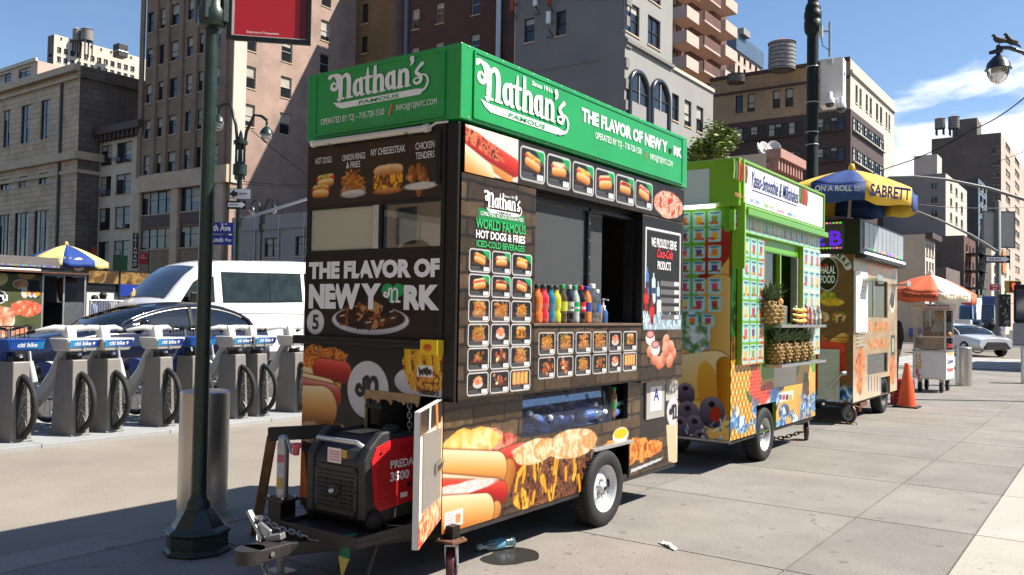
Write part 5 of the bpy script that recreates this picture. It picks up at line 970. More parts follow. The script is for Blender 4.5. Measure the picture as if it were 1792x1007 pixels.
b.hexa([(-d0,-w,0),(0,-w,0),(0,w,0),(-d0,w,0)],[(-d1-.03,-w*.82,h),(-.05,-w*.82,h),(-.05,w*.82,h),(-d1-.03,w*.82,h)],M['dock']);b.box(-d0-.02,.012,-w-.012,w+.012,0,.02,M['dock']);b.build('post',dock,bevel=.012)
b=MB();pts=[(-.046+.049*(1-z/h),y,z) for y,z in ((-.052,.03),(.052,.03),(.052,.60),(.03,.655),(0,.67),(-.03,.655),(-.052,.60))];b.prism(pts,(.006,0,0),M['letterblk']);b.build('slot',dock)
b=MB();b.box(-.22,-.10,-.05,.05,h,h+.05,M['black']);b.cyl((-.16,.0,h+.03),(-.06,0,h+.06),.02,M['steel'],n=10);b.build('lock_head',dock,bevel=.006)
def wheel_bike(parent,cx,r=.335,front=True,cover=None):
 b=MB();b.torus((cx,0,r),r-.03,.031,M['rubber'],'y',40,8);wp=b.build('front_wheel' if front else 'rear_wheel',parent)
 b=MB();b.torus((cx,0,r),r-.045,.010,M['alu'],'y',36,6);b.cyl((cx,-.05,r),(cx,.05,r),.035 if front else .05,M['alu'],n=14);b.build('rim',wp)
 b=MB()
 for k in range(22):a=2*PI*k/22;e=.03*(1 if k % 2 else -1);b.tube([(cx+.03*math.cos(a+e*9),e,r+.03*math.sin(a+e*9)),(cx+(r-.05)*math.cos(a),0,r+(r-.05)*math.sin(a))],.0028,M['spoke'],4,False)
 b.build('spokes',wp);return wp
def make_bike(electric=True):
 t=thing('share_bike','bike','bicycle',group='share bikes locked in the docks');fm_=M['bikegrey'] if electric else M['bikeblue'];r=.335;bx=-.62
 wheel_bike(t,-.13,r);wheel_bike(t,-1.20,r,False)
 b=MB();b.tube([(-.30,0,.98),(-.34,0,.86),(-.50,0,.60),(-.74,0,.34),(-.80,0,.31)],[.04,.06,.066,.075,.07],fm_,14)
 b.tube([(-.78,0,.30),(-.98,.0,.30),(-1.2,.07,.335)],[.07,.045,.022],fm_,10);b.tube([(-.78,0,.31),(-.90,0,.62),(-.94,0,.72)],[.045,.034,.03],fm_,12)
 for s in (-1,1):b.tube([(-.90,.02*s,.60),(-1.05,.06*s,.5),(-1.20,.07*s,.335)],.014,fm_,8)
 b.build('frame',t)
 b=MB()
 for s in (-1,1):b.tube([(-.28,.03*s,.86),(-.24,.06*s,.72),(-.13,.065*s,.335)],.016,M['galv'] if electric else fm_,8)
 b.cyl((-.29,0,.84),(-.32,0,1.0),.03,fm_);b.build('fork',t)
 b=MB();b.tube([(-.93,0,.70),(-.985,0,.93)],.017,M['alu'],10);b.build('seat_post',t)
 b=MB();b.lathe((0,0,0),[(0,0)],M['blackplastic'],3) if 0 else None;b.sph((-1.03,0,.96),(.13,.085,.035),M['blackplastic']);b.sph((-.90,0,.965),(.10,.035,.025),M['blackplastic']);b.build('saddle',t)
 b=MB();cx=-1.20;a0,a1=(.15,2.9);pts=[(cx+(r+.03)*math.cos(a),(r+.335)*.5+(r+.03)*math.sin(a)) for a in np.linspace(a0,a1,16)]
 sk=M['bikewhite'] if electric else M['bikeblue']
 for i in range(15):
  (xa,za),(xb,zb)=pts[i],pts[i+1];b.add([(xa,-.04,za),(xb,-.04,zb),(xb,.04,zb),(xa,.04,za)],[(0,1,2,3)],sk,True)
 q=[(cx+(r+.03)*math.cos(a),r+(r+.03)*math.sin(a)) for a in np.linspace(.15,PI*.62,10)]
 for s in (-.041,.041):b.add([(x,s,z) for x,z in q]+[(cx+.05,s,r+.10)],[tuple(range(11))],M['bikeblue'])
 b.build('rear_fender',t)
 b=MB();b.prism([(-.66,-.075,.27),(-.70,-.075,.36),(-.86,-.075,.40),(-1.02,-.075,.37),(-1.02,-.075,.28),(-.86,-.075,.22)],(0,.03,0),M['bikewhite']);b.cyl((-.80,-.09,.31),(-.80,.09,.31),.025,M['black']);b.bar((-.80,-.095,.31),(-.72,-.095,.16),.02,.025,M['black']);b.bar((-.80,.095,.31),(-.88,.095,.46),.02,.025,M['black']);b.box(-.76,-.68,-.18,-.10,.145,.165,M['black']);b.box(-.92,-.84,.10,.18,.455,.475,M['black']);b.build('chain_case',t,bevel=.008)
 hb=M['bikegrey']
 if electric:
  b=MB();b.hexa([(-.33,-.05,.98),(-.20,-.05,.98),(-.20,.05,.98),(-.33,.05,.98)],[(-.34,-.06,1.13),(-.24,-.06,1.13),(-.24,.06,1.13),(-.34,.06,1.13)],hb);b.tube([(-.29,-.05,1.10),(-.29,-.16,1.11),(-.33,-.27,1.085),(-.38,-.31,1.07)],[.035,.028,.021,.018],hb,12);b.tube([(-.29,.05,1.10),(-.29,.16,1.11),(-.33,.27,1.085),(-.38,.31,1.07)],[.035,.028,.021,.018],hb,12);b.build('handlebar',t,bevel=.015)
  for s in (-1,1):b=MB();b.tube([(-.37,.305*s,1.073),(-.46,.34*s,1.05)],.02,M['grip'],10);b.build('grip',t)
  b=MB();b.hexa([(-.30,-.16,.865),(-.03,-.16,.865),(-.03,.16,.865),(-.30,.16,.865)],[(-.32,-.21,1.0),(-.0,-.21,1.0),(-.0,.21,1.0),(-.32,.21,1.0)],hb);bk=b.build('front_carrier',t,bevel=.02,seg=3)
  b=MB();P=Paint(.34,.075,60,14,hx('1c6fc0'));P.a[:]=np.where(P.X[...,None] < .0,0,np.array(hx('38a8e0'))*(1-P.X[...,None]/.34)+np.array(hx('1a2c86'))*(P.X[...,None]/.34));xx=lambda z:-.031+(z-.865)/.135*.03+.004
  vs_o=np.array([xx(.925),-.17,.91]);b.paint(P,vs_o,UY,nrm((.22,0,1)),M['print'],.004);b.text('citi bike',vs_o+np.array([.004,.05,.02]),UY,nrm((.22,0,1)),.062,M['letter'],bold=.025,fit=.19,lift=.006);b.flat([(.262,.055),(.285,.055),(.278,.042),(.29,.042),(.262,.012),(.27,.034),(.257,.034)][::-1],vs_o,UY,nrm((.22,0,1)),M['letter'],.006);b.build('front_badge',bk)
  b=MB();b.cyl((-.02,0,.885),(.0,0,.885),.022,M['alu']);b.build('head_lamp',bk)
 else:
  b=MB();b.tube([(-.30,0,.98),(-.31,0,1.08)],.02,M['alu'],10);b.tube([(-.42,-.30,1.10),(-.33,-.2,1.13),(-.31,0,1.08),(-.33,.2,1.13),(-.42,.30,1.10)],.014,M['black'],10);b.build('handlebar',t)
  for s in (-1,1):b=MB();b.tube([(-.40,.29*s,1.105),(-.50,.32*s,1.09)],.02,M['grip'],10);b.build('grip',t)
  b=MB()
  b.hexa([(-.27,-.15,.88),(-.03,-.15,.88),(-.03,.15,.88),(-.27,.15,.88)],[(-.29,-.20,1.0),(.01,-.20,1.0),(.01,.20,1.0),(-.29,.20,1.0)],M['bikeblue'])
  for y in np.linspace(-.19,.19,9):b.bar((-.28,y,1.0),(-.29,y,1.12),.008,.008,M['black'])
  b.tube([(-.29,-.2,1.12),(-.29,.2,1.12)],.008,M['black']);bk=b.build('front_basket',t,bevel=.01)
  b=MB();o_=np.array([.0,-.17,.905]);P=Paint(.34,.075,60,14,hx('1c6fc0'));P.a[:]=np.array(hx('1a4aa8'))*(1-P.X[...,None]/.34)+np.array(hx('1f8fd0'))*(P.X[...,None]/.34);b.paint(P,o_,UY,nrm((.3,0,1)),M['print'],.006);b.text('citi bike',o_+np.array([.005,.07,.022]),UY,nrm((.3,0,1)),.062,M['letter'],bold=.025,fit=.20,lift=.009);b.build('front_badge',bk)
 return t
eb=make_bike(True);cb=make_bike(False);used={}
XD=-9.60
dspec=[(-66,'c'),(40,'c'),(143,'e'),(203,'e'),(294,'e'),(350,'c'),(424,'e'),(462,'e'),(527,'e')]
dl_=['at the left edge of the photo','at the left beside the blue basket bike','second from the left in view','third from the left in view','left of the green lamp post','behind the green lamp post','right of the steel bollard','next to the end of the row','beside the hot dog cart edge']
for k,(u,kd) in enumerate(dspec):
 y=PX(u,700,XD)[1];rz=.04+.05*((k*5) % 4)/3;d=dock if k == 0 else dup(dock);d.location=(XD,y,ZD);d.scale=(1.07,)*3;d.rotation_euler=(0,0,rz);d['label']='tapered grey bike dock '+dl_[k]
 src=eb if kd == 'e' else cb;o=src if kd not in used else dup(src);used[kd]=1
 o.location=(XD,y+.02,ZD+.01);o.scale=(1.08,1.08,1.09);o.rotation_euler=(0,0,rz+.05);o['label']=('pale grey electric bike with a blue badge, ' if kd == 'e' else 'blue share bike with a front basket, ')+dl_[k]
def ring(y0,w,pts):return [(s*x*w,y0,z) for x,z in pts for s in (1,)]
def loft(mb,rings,m,closed=True,smooth=True,caps=True):
 n=len(rings[0]);vs=[p for r_ in rings for p in r_];fs=[]
 for i in range(len(rings)-1):
  for j in range(n if closed else n-1):fs.append((i*n+j,i*n+(j+1) % n,(i+1)*n+(j+1) % n,(i+1)*n+j))
 mb.add(vs,fs,m,smooth)
 if caps:mb.add(rings[0],[tuple(range(n-1,-1,-1))],m);mb.add(rings[-1],[tuple(range(n))],m)
 return mb
def car_wheel(parent,x,y,r,w,side):
 b=MB();h=w/2;b.lathe((x,y,r),[(r*.66,-h),(r*.95,-h),(r,-h*.7),(r,h*.7),(r*.95,h),(r*.66,h)],M['rubber'],28,'y');wp=b.build('wheel',parent)
 b=MB();b.lathe((x,y,r),[(r*.68,h*.9*side),(r*.62,h*.5*side),(r*.2,h*.7*side),(0,h*.75*side)],M['darksteel'],24,'y')
 for k in range(7):a=2*PI*k/7;b.bar((x+r*.15*math.cos(a),y+h*.85*side,r+r*.15*math.sin(a)),(x+r*.63*math.cos(a),y+h*.85*side,r+r*.63*math.sin(a)),.035,.04,M['alu'],up=(0,1,0))
 b.build('rim',wp)
def sedan(name,label,paint,L=4.75,Wd=1.84,Hh=1.45,glass=None,trim=True,suv=False,bl=.93):
 """saloon along local +X (nose at +X), centred, wheels on z = 0"""
 t=thing(name,label,'car');hw=Wd/2;g_=glass or M['carglass']
 N_=26;xs=np.linspace(-L/2,L/2,N_)
 def prof(x):
  q=x/(L/2);f=max(0,q);r_=max(0,-q)
  if suv:belt=1.06-.10*max(0,(q-.45)/.55)**1.5-.02*r_**4;wdt=hw*(1-.10*abs(q)**6);zb=.30+.06*abs(q)**4
  else:belt=bl-.20*max(0,(q-.30)/.70)**1.8-.03*r_**3;wdt=hw*(1-.16*abs(q)**5);zb=.24+.10*abs(q)**5
  return zb,belt,wdt
 rings=[]
 for x in xs:
  zb,be,w=prof(x);e=(abs(x)/(L/2))**8;mid=zb+(be-zb)*.55
  half=[(w*.80,zb),(w*.96,zb+.06),(w*1.0,zb+.22),(w*(1.0-.02*e),mid),(w*.965,be-.07),(w*.90,be),(w*.55,be+.035),(0,be+.05)]
  rings.append([(x-(.05*math.copysign(1,x)*e*(1 if z > mid else .3)),y,z) for y,z in half]+[(x-(.05*math.copysign(1,x)*e*(1 if z > mid else .3)),-y,z) for y,z in half[-2::-1]])
 b=MB();loft(b,rings,paint);b.build('body',t)
 fx,rx=(.95,-2.05) if not suv else (1.0,-2.2)
 if L < 4.6:fx *= L/4.75;rx *= L/4.75
 st=np.linspace(0,1,19);ge,rf=[],[]
 def cab(s):
  x=rx+(fx-rx)*s
  up=math.sin(PI*min(1,max(0,s))**(.82 if not suv else .9))**(.62 if not suv else .30);zt=prof(x)[1]+.03+(Hh-prof(.0)[1]-.03)*up;return x,zt
 for s in st:
  x,zt=cab(s);zb,be,w=prof(x);wb=w*.90;wt=w*.90-.20*(zt-be)/(Hh-.9)-.02
  ge.append([(x,wb,be-.01),(x,wt+.03,zt-.05),(x,wt-.05,zt-.008),(x,0,zt+.012)]+[(x,-a,z) for a,z in ((wt-.05,zt-.008),(wt+.03,zt-.05),(wb,be-.01))])
 b=MB();loft(b,ge,g_,closed=False,caps=False);gh=b.build('greenhouse',t)
 b=MB();lo=[k for k,s in enumerate(st) if .20 < s < .74]
 loft(b,[[(p[0],p[1]*1.004,p[2]+.006) for p in ge[k][1:6]] for k in lo],paint,closed=False,caps=False)
 for s in (1,-1):
  j=1 if s > 0 else 5;k0=0 if s > 0 else 6
  for rng in ((0,len(st)),):
   pts=[Vector(ge[k][j])+Vector((0,.004*s,.004)) for k in range(len(st))];b.tube(pts,.028,paint,6)
  for xk in ((.52,) if not suv else (.40,.66)):
   k=int(xk*18);a=Vector(ge[k][k0]);c=Vector(ge[k][j]);b.bar(a+Vector((0,.006*s,0)),c+Vector((0,.006*s,0)),.07,.02,M['black'] if trim else paint,up=(0,1,0))
 b.build('roof',t)
 if trim:
  for s in (1,-1):
   b=MB();j=0 if s > 0 else 6;b.tube([Vector(ge[k][j])+Vector((0,.012*s,.02)) for k in range(1,18)],.011,M['alu'],6);b.tube([Vector(ge[k][1 if s > 0 else 5])+Vector((0,.014*s,-.035)) for k in range(2,17)],.009,M['alu'],6);b.build('window_trim',t)
 for s in (1,-1):
  b=MB();c=(fx-.48,s*(hw*.9+.10),prof(fx)[1]+.12);b.sph(c,(.09,.10,.075),paint);b.bar((c[0],s*hw*.86,c[2]-.06),(c[0],c[1]-.05*s,c[2]-.03),.05,.03,M['black']);b.build('mirror',t)
  for x in (.12,-.95):b=MB();b.box(x-.11,x+.11,s*(prof(x)[2]*.985)-.012,s*(prof(x)[2]*.985)+.016,prof(x)[1]-.15,prof(x)[1]-.12,M['alu'] if trim else paint);b.build('door_handle',t,bevel=.006)
  for x in (L*.30,-L*.30):car_wheel(t,x,s*(hw-.11),.33 if not suv else .38,.22,s);b=MB();b.lathe((x,s*(hw-.02),.335 if not suv else .385),[(.36 if not suv else .41,-.02),(.36 if not suv else .41,.028),(.0,.02)],M['letterblk'],28,'y');
  b=MB();q=L/2-.10;zb,be,w=prof(q);b.prism([(q+.03,s*w*.55,be-.12),(q-.02,s*w*.86,be-.09),(q-.30,s*w*.965,be-.05),(q-.25,s*w*.96,be-.10),(q,s*w*.85,be-.17)],(0,.02*s,.01),mat('head_lamp',(.55,.57,.6),.1,coat=.8));b.build('headlight',t)
  b=MB();q=-L/2+.06;zb,be,w=prof(q);b.box(q-.02,q+.14,s*w*.62,s*w*.95,be-.16,be-.07,mat('tail_lamp',(.35,.01,.015),.2,coat=.6));b.build('tail_light',t,bevel=.015)
 q=L/2;zb,be,w=prof(q*.99);b=MB();b.prism([(q-.04,y,z) for y,z in ((-.42,zb+.30),(.42,zb+.30),(.62,zb+.05),(.55,zb-.0),(-.55,zb-.0),(-.62,zb+.05))],(.05,0,0),M['black'])
 for i in range(5):
  for j in range(11):
   y=-.50+j*.1+(i % 2)*.05;z=zb+.03+i*.055
   if abs(y) < .60-(z-zb)*.6:b.box(q+.01,q+.018,y-.016,y+.016,z-.012,z+.012,M['alu'])
 b.build('grille',t);return t
M['carblack']=mat('deep_blue_black_paint',(.006,.009,.022),.12,var=0,coat=1,spec=.6);M['carwhite']=mat('pearl_white_paint',(.70,.71,.72),.2,var=.01,coat=1);M['carsuv']=mat('navy_paint',(.015,.025,.055),.15,var=0,coat=1);M['carblue']=mat('blue_paint',(.03,.10,.32),.25,var=0,coat=.8)
sd=sedan('sedan','dark blue black sedan with chrome window trim parked behind the share bikes',M['carblack'],4.85,1.86,1.47,bl=1.02)
ys_=(PX(65,580,-13.9)[1]+PX(450,575,-13.9)[1])/2;sd.location=(-14.8,ys_+.18,ZR);sd.rotation_euler=(0,0,-PI/2);sd.scale=(.98,.97,1.10)
van=thing('van','tall white passenger van with dark side windows behind the dark sedan','van',(-18.9,14,ZR));XV=-17.9
fv=lambda u,v:PX(u,v,XV)[1:]
pts=[(262,640),(266,570),(280,538),(298,524),(316,502),(336,481),(353,468),(370,461),(392,458),(430,458),(540,459)]
oy=[tuple(fv(*p)) for p in pts];ytail=oy[-1][0]+2.2;oy=[(y,max(z,.32)) for y,z in oy];oy += [(ytail-.08,oy[-1][1]-.02),(ytail,oy[-1][1]-.12),(ytail,.35)]
vw=mat('van_white',(.80,.80,.79),.25,var=.02,coat=.7)
b=MB();NW=[(0,1.0),(.06,1.0)]
def vx(z):return XV-(0 if z < 1.45 else (z-1.45)*.13)
n=len(oy);R_=[(vx(z),y,z) for y,z in oy];L_=[(2*(XV-1.0)-vx(z),y,z) for y,z in oy]
def insd(z):return z
k=26
for (side,lst) in ((1,R_),(-1,L_)):
 zb_=.32;ysamp=np.linspace(oy[1][0],ytail,60);up=sorted(oy,key=lambda p:p[0]);ty=np.array([p[0] for p in oy[:-1]]);tz=np.array([p[1] for p in oy[:-1]])
 top=np.interp(ysamp,ty,tz);V_=[]
 for y,zt in zip(ysamp,top):
  for q in np.linspace(0,1,12):z=.34+(zt-.34)*q;z2=z;xr=vx(z2)-(.10*max(0,(q-.93)/.07)**2 if zt > 1.5 else 0);xr=xr if side > 0 else 2*(XV-1.0)-xr;V_.append((xr,y,z))
 F_=[(i*12+j,(i+1)*12+j,(i+1)*12+j+1,i*12+j+1) for i in range(59) for j in range(11)]
 b.add(V_,[f if side > 0 else f[::-1] for f in F_],vw,True)
 if side > 0:edge=[V_[i*12+11] for i in range(60)]
 else:edge2=[V_[i*12+11] for i in range(60)]
cr_=lambda a,c,t:(a[0]+(c[0]-a[0])*t,a[1]+(c[1]-a[1])*t-.06*math.sin(PI*t)*(1 if a[2] < 2.3 else .2),a[2]+(c[2]-a[2])*t+.05*math.sin(PI*t))
V_=[cr_(edge[i],edge2[i],t) for i in range(60) for t in np.linspace(0,1,7)];b.add(V_,[(i*7+j,i*7+j+1,(i+1)*7+j+1,(i+1)*7+j) for i in range(59) for j in range(6)],vw,True)
b.box(2*(XV-1)-XV+.05,XV-.05,ytail-.01,ytail,.34,2.3,vw);W(b,'body',van)
vg=mat('van_window_glass',(.02,.03,.028),.1,var=.5,scale=2.5,spec=.3);vgl=glassmat('van_glass',(.22,.28,.26),.14,.25,(.03,.045,.04))
def vpanel(name,px_,m,off=.012,par=van,frame=True):
 p=[fv(*q) for q in px_];b=MB();b.add([(vx(z)+off,y,z) for y,z in p],[tuple(range(len(p)))],m)
 if frame:
  cy=sum(q[0] for q in p)/len(p);cz=sum(q[1] for q in p)/len(p);q2=[(y+(.03 if y > cy else -.03),z+(.03 if z > cz else -.03)) for y,z in p];b.add([(vx(z)+off-.005,y,z) for y,z in q2],[tuple(range(len(p)))],M['black'])
 o=W(b,name,par);return o
vpanel('side_window',[(393,528),(393,478),(472,480),(472,528)][::-1][::-1],vg);vpanel('side_window',[(475,528),(475,480),(529,481),(529,527)],vg);vpanel('side_window',[(538,527),(538,481),(610,483),(610,526)],vg)
wdw=vpanel('front_door_window',[(318,527),(343,496),(354,487),(376,486),(375,527)],vg)
i0=[i for i,e in enumerate(edge) if 1.62 < e[2] < 2.42 and e[1] < fv(356,470)[0]];b=MB();V_=[]
for i in i0:
 for t in np.linspace(.04,.96,7):p=cr_(edge[i],edge2[i],t);V_.append((p[0],p[1]-.018,p[2]+.012))
b.add(V_,[(i*7+j,i*7+j+1,(i+1)*7+j+1,(i+1)*7+j) for i in range(len(i0)-1) for j in range(6)],mat('windscreen',(.03,.05,.08),.06,var=0,coat=1),True);W(b,'windscreen',van)
b=MB();y,z=fv(332,522);b.box(XV+.05,XV+.20,y-.09,y+.10,z-.16,z+.14,M['black']);b.bar((XV-.02,y+.12,z-.1),(XV+.08,y+.05,z-.05),.04,.04,M['black']);W(b,'mirror',van,bevel=.03)
b=MB()
for u in (382,533):y0=fv(u,500)[0];b.box(XV-.001,XV+.004,y0-.006,y0+.006,.5,1.42,mat('door_seam',(.25,.25,.25),.6));
for v in (548,575):y0,z0=fv(386,v);b.box(XV,XV+.006,y0,fv(640,v)[0],z0-.008,z0+.008,mat('door_seam'))
W(b,'door_seam',van)
for u in (376,400):y0,z0=fv(u,545);b=MB();b.box(XV-.005,XV+.03,y0-.1,y0+.1,z0-.025,z0+.02,M['black']);W(b,'door_handle',van,bevel=.008)
b=MB();y0=oy[2][0];b.box(XV-.02,XV+.01,y0+.15,y0+.5,1.0,1.16,mat('head_lamp',(.55,.57,.6),.1,coat=.8));W(b,'headlight',van,bevel=.02)
for y in (oy[2][0]+.45,ytail-1.0):
 b=MB();b.lathe((XV-.12,y,.34),[(.2,-.11),(.33,-.11),(.35,-.08),(.35,.08),(.33,.11),(.2,.11),(0,.06)],M['rubber'],26,'x');W(b,'wheel',van);b=MB();b.torus((XV+.0,y,.36),.42,.05,M['black'],'x',28,6);W(b,'wheel_arch',van)
XC=-21.5;fc=lambda u,v:PX(u,v,XC)[1:];PLC=plane('x',XC+.01)
hc=thing('food_cart','olive green food cart across the street with a striped umbrella above','food cart',(-22.3,9.5,ZR))
ya,yb=fc(-60,500)[0],fc(150,500)[0];zc0,zc1=.35,fc(60,478)[1];yd0,yd1=fc(74,500)[0],fc(111,500)[0]
b=MB();b.box(XC-1.5,XC-1.47,ya,yb,zc0,zc1,M['steel']);b.box(XC-1.47,XC-.0,ya,yb,zc0-.05,zc0,M['steel']);b.box(XC-1.47,XC+.0,ya,yb,zc1-.04,zc1,M['steel']);b.box(XC-1.47,XC-.02,ya,ya+.03,zc0,zc1-.04,M['steel']);b.box(XC-1.47,XC-1.44,ya+.03,yb,zc0,zc1-.04,M['interior'])
b.box(XC-1.4,XC-.02,yd1,yb,zc0,fc(130,530)[1],M['steel'])
for y in (yd0,yd1,yb-.03):b.box(XC-.05,XC-.001,y,y+.04,zc0,zc1-.04,M['alu'])
W(b,'body',hc)
P,pm=paintpx('x',XC,0,0,0,0,150,120,hx('5c6440'),(ya,zc0,yd0,zc1));P.a *= (.85+.3*fbm(P.X*3,P.Y*3,3))[...,None];pm.P.h
def pmc(u0,v0,u1,v1):return pm.b(u0,v0,u1,v1)
x,y,a,c_=pmc(30,472,62,489);P.ell(x,y,a,c_,hx('f4dcae'),c2=hx('d8a860'));x,y,a,c_=pmc(22,489,50,506);P.ell(x,y,a,c_,hx('e8e0c8'));P.tex(P.mask_ell(x,y,a*.85,c_*.8,.2,2),[hx('5a8a2a'),hx('c86a3a'),hx('e8d8a8')],8,3)
x,y,a,c_=pmc(-16,474,14,500);P.ell(x,y,a,c_,hx('f4d88a'));P.ell(*pmc(37,503,50,522),hx('e8e0d4'))
P.tex(pm.mask(20,525,72,555,.3,3),[hx('f0c8a0'),hx('e05a3a'),hx('f08a6a'),hx('d84a34')],8,6);P.tex(pm.mask(-30,535,26,580,.2,4),[hx('f4e8d0'),hx('e0a07a'),hx('c87050'),hx('f0dcc0')],6,7);P.tex(pm.mask(-40,572,80,606,.3,5),[hx('f4e2c0'),hx('e89070'),hx('d8b090')],5,8)
P.ell(*pmc(-14,508,12,532),hx('f4f4f0'));P.ell(*pmc(-12,510,10,530),hx('1c1c1c'));P.ell(*pmc(48,493,70,522),hx('0c0c0c'));P.rect(fc(49,500)[0],fc(60,522)[1],fc(69,500)[0],fc(60,491)[1],hx('0c0c0e'))
for k in range(5):P.ell(fc(50+k*4,512)[0],fc(60,514+(k % 2)*3)[1],.06,.06,hx(['e8b83a','d8d8e8','c85a2a','e8e8e8','e0a030'][k]))
b=MB();b.paint(P,(XC,0,0),UY,UZ,M['print']);b.text('ru',(XC+.004,fc(-5,524)[0],fc(0,526)[1]),UY,UZ,.28,M['letter'],bold=.03);W(b,'printed_side',hc)
b=MB();zh0,zh1=fc(60,468)[1],fc(60,450)[1];b.box(XC-1.5,XC+.12,ya,yb-.1,zh0,zh1,mat('led_board',(.16,.14,.13),.4));b.box(XC+.12,XC+.13,fc(122,460)[0],yb-.1,zh0+.01,zh1-.01,mat('terracotta_panel',(.22,.09,.06),.6))
b.lathe((XC+.131,(fc(122,460)[0]+yb-.1)/2,(zh0+zh1)/2),[(.0,.004),(.17,.004),(.17,0)],M['letter'],16,'x')
b.text('We',(XC+.122,fc(94,466)[0],zh0+.06),UY,UZ,.34,mat('led_olive',(.34,.34,.2),.6,var=0),bold=.02)
r=np.random.default_rng(3)
for k in range(60):y=ya+.1+k*(fc(118,460)[0]-ya-.15)/60;b.box(XC+.12,XC+.124,y,y+.045,zh0+.01,zh0+.05,mat(*[('led_violet',(.2,.12,.6)),('led_mix',(.3,.3,.25)),('led_green',(.2,.4,.25))][int(r.integers(3))],rough=.6,var=0))
W(b,'header_sign',hc)
b=MB();b.box(XC,XC+.35,ya,yb+.05,zc1+.0,zc1+.03,M['rust']);b.cyl((XC+.25,ya,zc1+.06),(XC+.25,fc(62,470)[0],zc1+.06),.03,M['white']);W(b,'awning_rail',hc)
b=MB();b.box(XC-.02,XC-.01,yd1+.04,yb-.03,fc(130,530)[1]+.02,zc1-.2,M['glassdk']);W(b,'glass_case',hc)
b=MB();z0=fc(130,530)[1];c=(XC-.35,(yd1+yb)/2,z0);b.lathe(c,[(0,.02),(.17,.02),(.22,.15),(.25,.5),(.22,.62),(.08,.66),(0,.66)],mat('gyro_meat',(.16,.055,.025),.6,var=.5,scale=14,bump=.6),20);b.cyl(c,np.add(c,(0,0,.75)),.02,M['steel']);W(b,'gyro_spit',hc)
for y in (ya+.8,):b=MB();b.lathe((XC-.05,y,.28+ZR),[(.1,-.08),(.26,-.08),(.28,-.05),(.28,.05),(.26,.08),(0,.06)],M['rubber'],22,'x');W(b,'wheel',hc)
def parasol(name,label,c,rad,hrim,drop,cols,tilt=(0,0),pole_to=None,seg=8,val=.22,texts=(),rot=0.,scallop=.02,group=None,deep=.04):
 """market umbrella: ribbed canopy of segments with a hanging valance; c = hub point (apex)"""
 t=thing(name,label,'umbrella',tuple(c),group=group);T=Matrix.Rotation(tilt[0],4,'X')@Matrix.Rotation(tilt[1],4,'Y');b=MB();b.T=T;vb=MB();vb.T=T
 for k in range(seg):
  a0,a1=rot+2*PI*k/seg,rot+2*PI*(k+1)/seg;m_=cols[k % len(cols)];rows=[]
  for i in range(7):
   f=i/6;rr=rad*f;z=-drop*(f**1.35);row=[]
   for j in range(5):
    g_=j/4;a=a0+(a1-a0)*g_;ch=math.cos((a1-a0)/2)/math.cos((g_-.5)*(a1-a0));row.append((rr*ch*math.cos(a),rr*ch*math.sin(a),z-deep*math.sin(PI*g_)*f))
   rows.append(row)
  b.add([p for r_ in rows for p in r_],[(i*5+j,(i+1)*5+j,(i+1)*5+j+1,i*5+j+1) for i in range(6) for j in range(4)],m_,True)
  e=rows[-1];lo=[(x*1.015,y*1.015,z-val-scallop*math.sin(PI*j/4*2)) for j,(x,y,z) in enumerate(e)];vb.add(e+lo,[(j,5+j,6+j,j+1) for j in range(4)],m_,True)
 o=b.build('canopy',t);q=o.modifiers.new('t','SOLIDIFY');q.thickness=.006;o=vb.build('valance',t);q=o.modifiers.new('t','SOLIDIFY');q.thickness=.006
 b=MB();b.T=T;b.lathe((0,0,0),[(0,.09),(.03,.085),(.045,.04),(.05,-.005),(0,-.02)],cols[0],12);b.build('finial',t)
 b=MB();b.T=T
 for k in range(seg):a=rot+2*PI*k/seg;b.tube([(0,0,-.05),(rad*.5*math.cos(a),rad*.5*math.sin(a),-drop*.42-.03),(rad*.99*math.cos(a),rad*.99*math.sin(a),-drop-.012)],.008,M['steel'],5)
 b.build('rib',t);b=MB();pt=pole_to or (0,0,-1.2);b.cyl((0,0,.0),pt,.02,M['alu']);b.build('pole',t);
 for s,k,fw,size,m_,zoff in texts:
  a0,a1=rot+2*PI*k/seg,rot+2*PI*(k+1)/seg;p0=np.array([rad*1.02*math.cos(a0),rad*1.02*math.sin(a0),-drop-val*.5]);p1=np.array([rad*1.02*math.cos(a1),rad*1.02*math.sin(a1),-drop-val*.5]);U=nrm(p1-p0);w_=np.linalg.norm(p1-p0);b=MB();b.T=T
  b.text(s,(p0+p1)/2+np.array([0,0,-size*.36+zoff]),U,UZ,size,m_,'c',fit=w_*fw,bold=.03,lift=.022);b.build('lettering',t)
 return t
M['canvasy']=mat('yellow_canvas',(.80,.62,.20),.75,var=.06,bump=.15,bscale=60);M['canvasb']=mat('blue_canvas',(.012,.05,.24),.75,var=.08,bump=.15,bscale=60);M['canvaso']=mat('orange_canvas',(.72,.14,.05),.75,var=.06,bump=.15,bscale=60);M['canvasw']=mat('white_canvas',(.78,.76,.73),.75,var=.04,bump=.15,bscale=60);M['canvasr']=mat('red_canvas',(.6,.06,.04),.75,var=.06)
M['canvasn']=mat('navy_canvas',(.02,.055,.22),.7,var=.08,bump=.15,bscale=60);M['canvass']=mat('bright_yellow_canvas',(.82,.52,.06),.7,var=.08,bump=.15,bscale=60)
pc=PX(116,429,XC-.7);parasol('umbrella','small yellow and blue umbrella above the olive green cart across the street',pc,1.0,0,.42,[M['canvasy'],M['canvasb']],pole_to=(0,0,-.75),val=.16,rot=.25)
XB=-2.85;fb=lambda u,v:PX(u,v,XB)[1:];PLB=plane('x',XB);YB0=7.365;feb=lambda u,v:PY(u,v,YB0)[[0,2]];PLBE=plane('y',YB0)
XBM=XB+.05;fbm_=lambda u,v:PX(u,v,XBM)[1:];PLBM=plane('x',XBM)
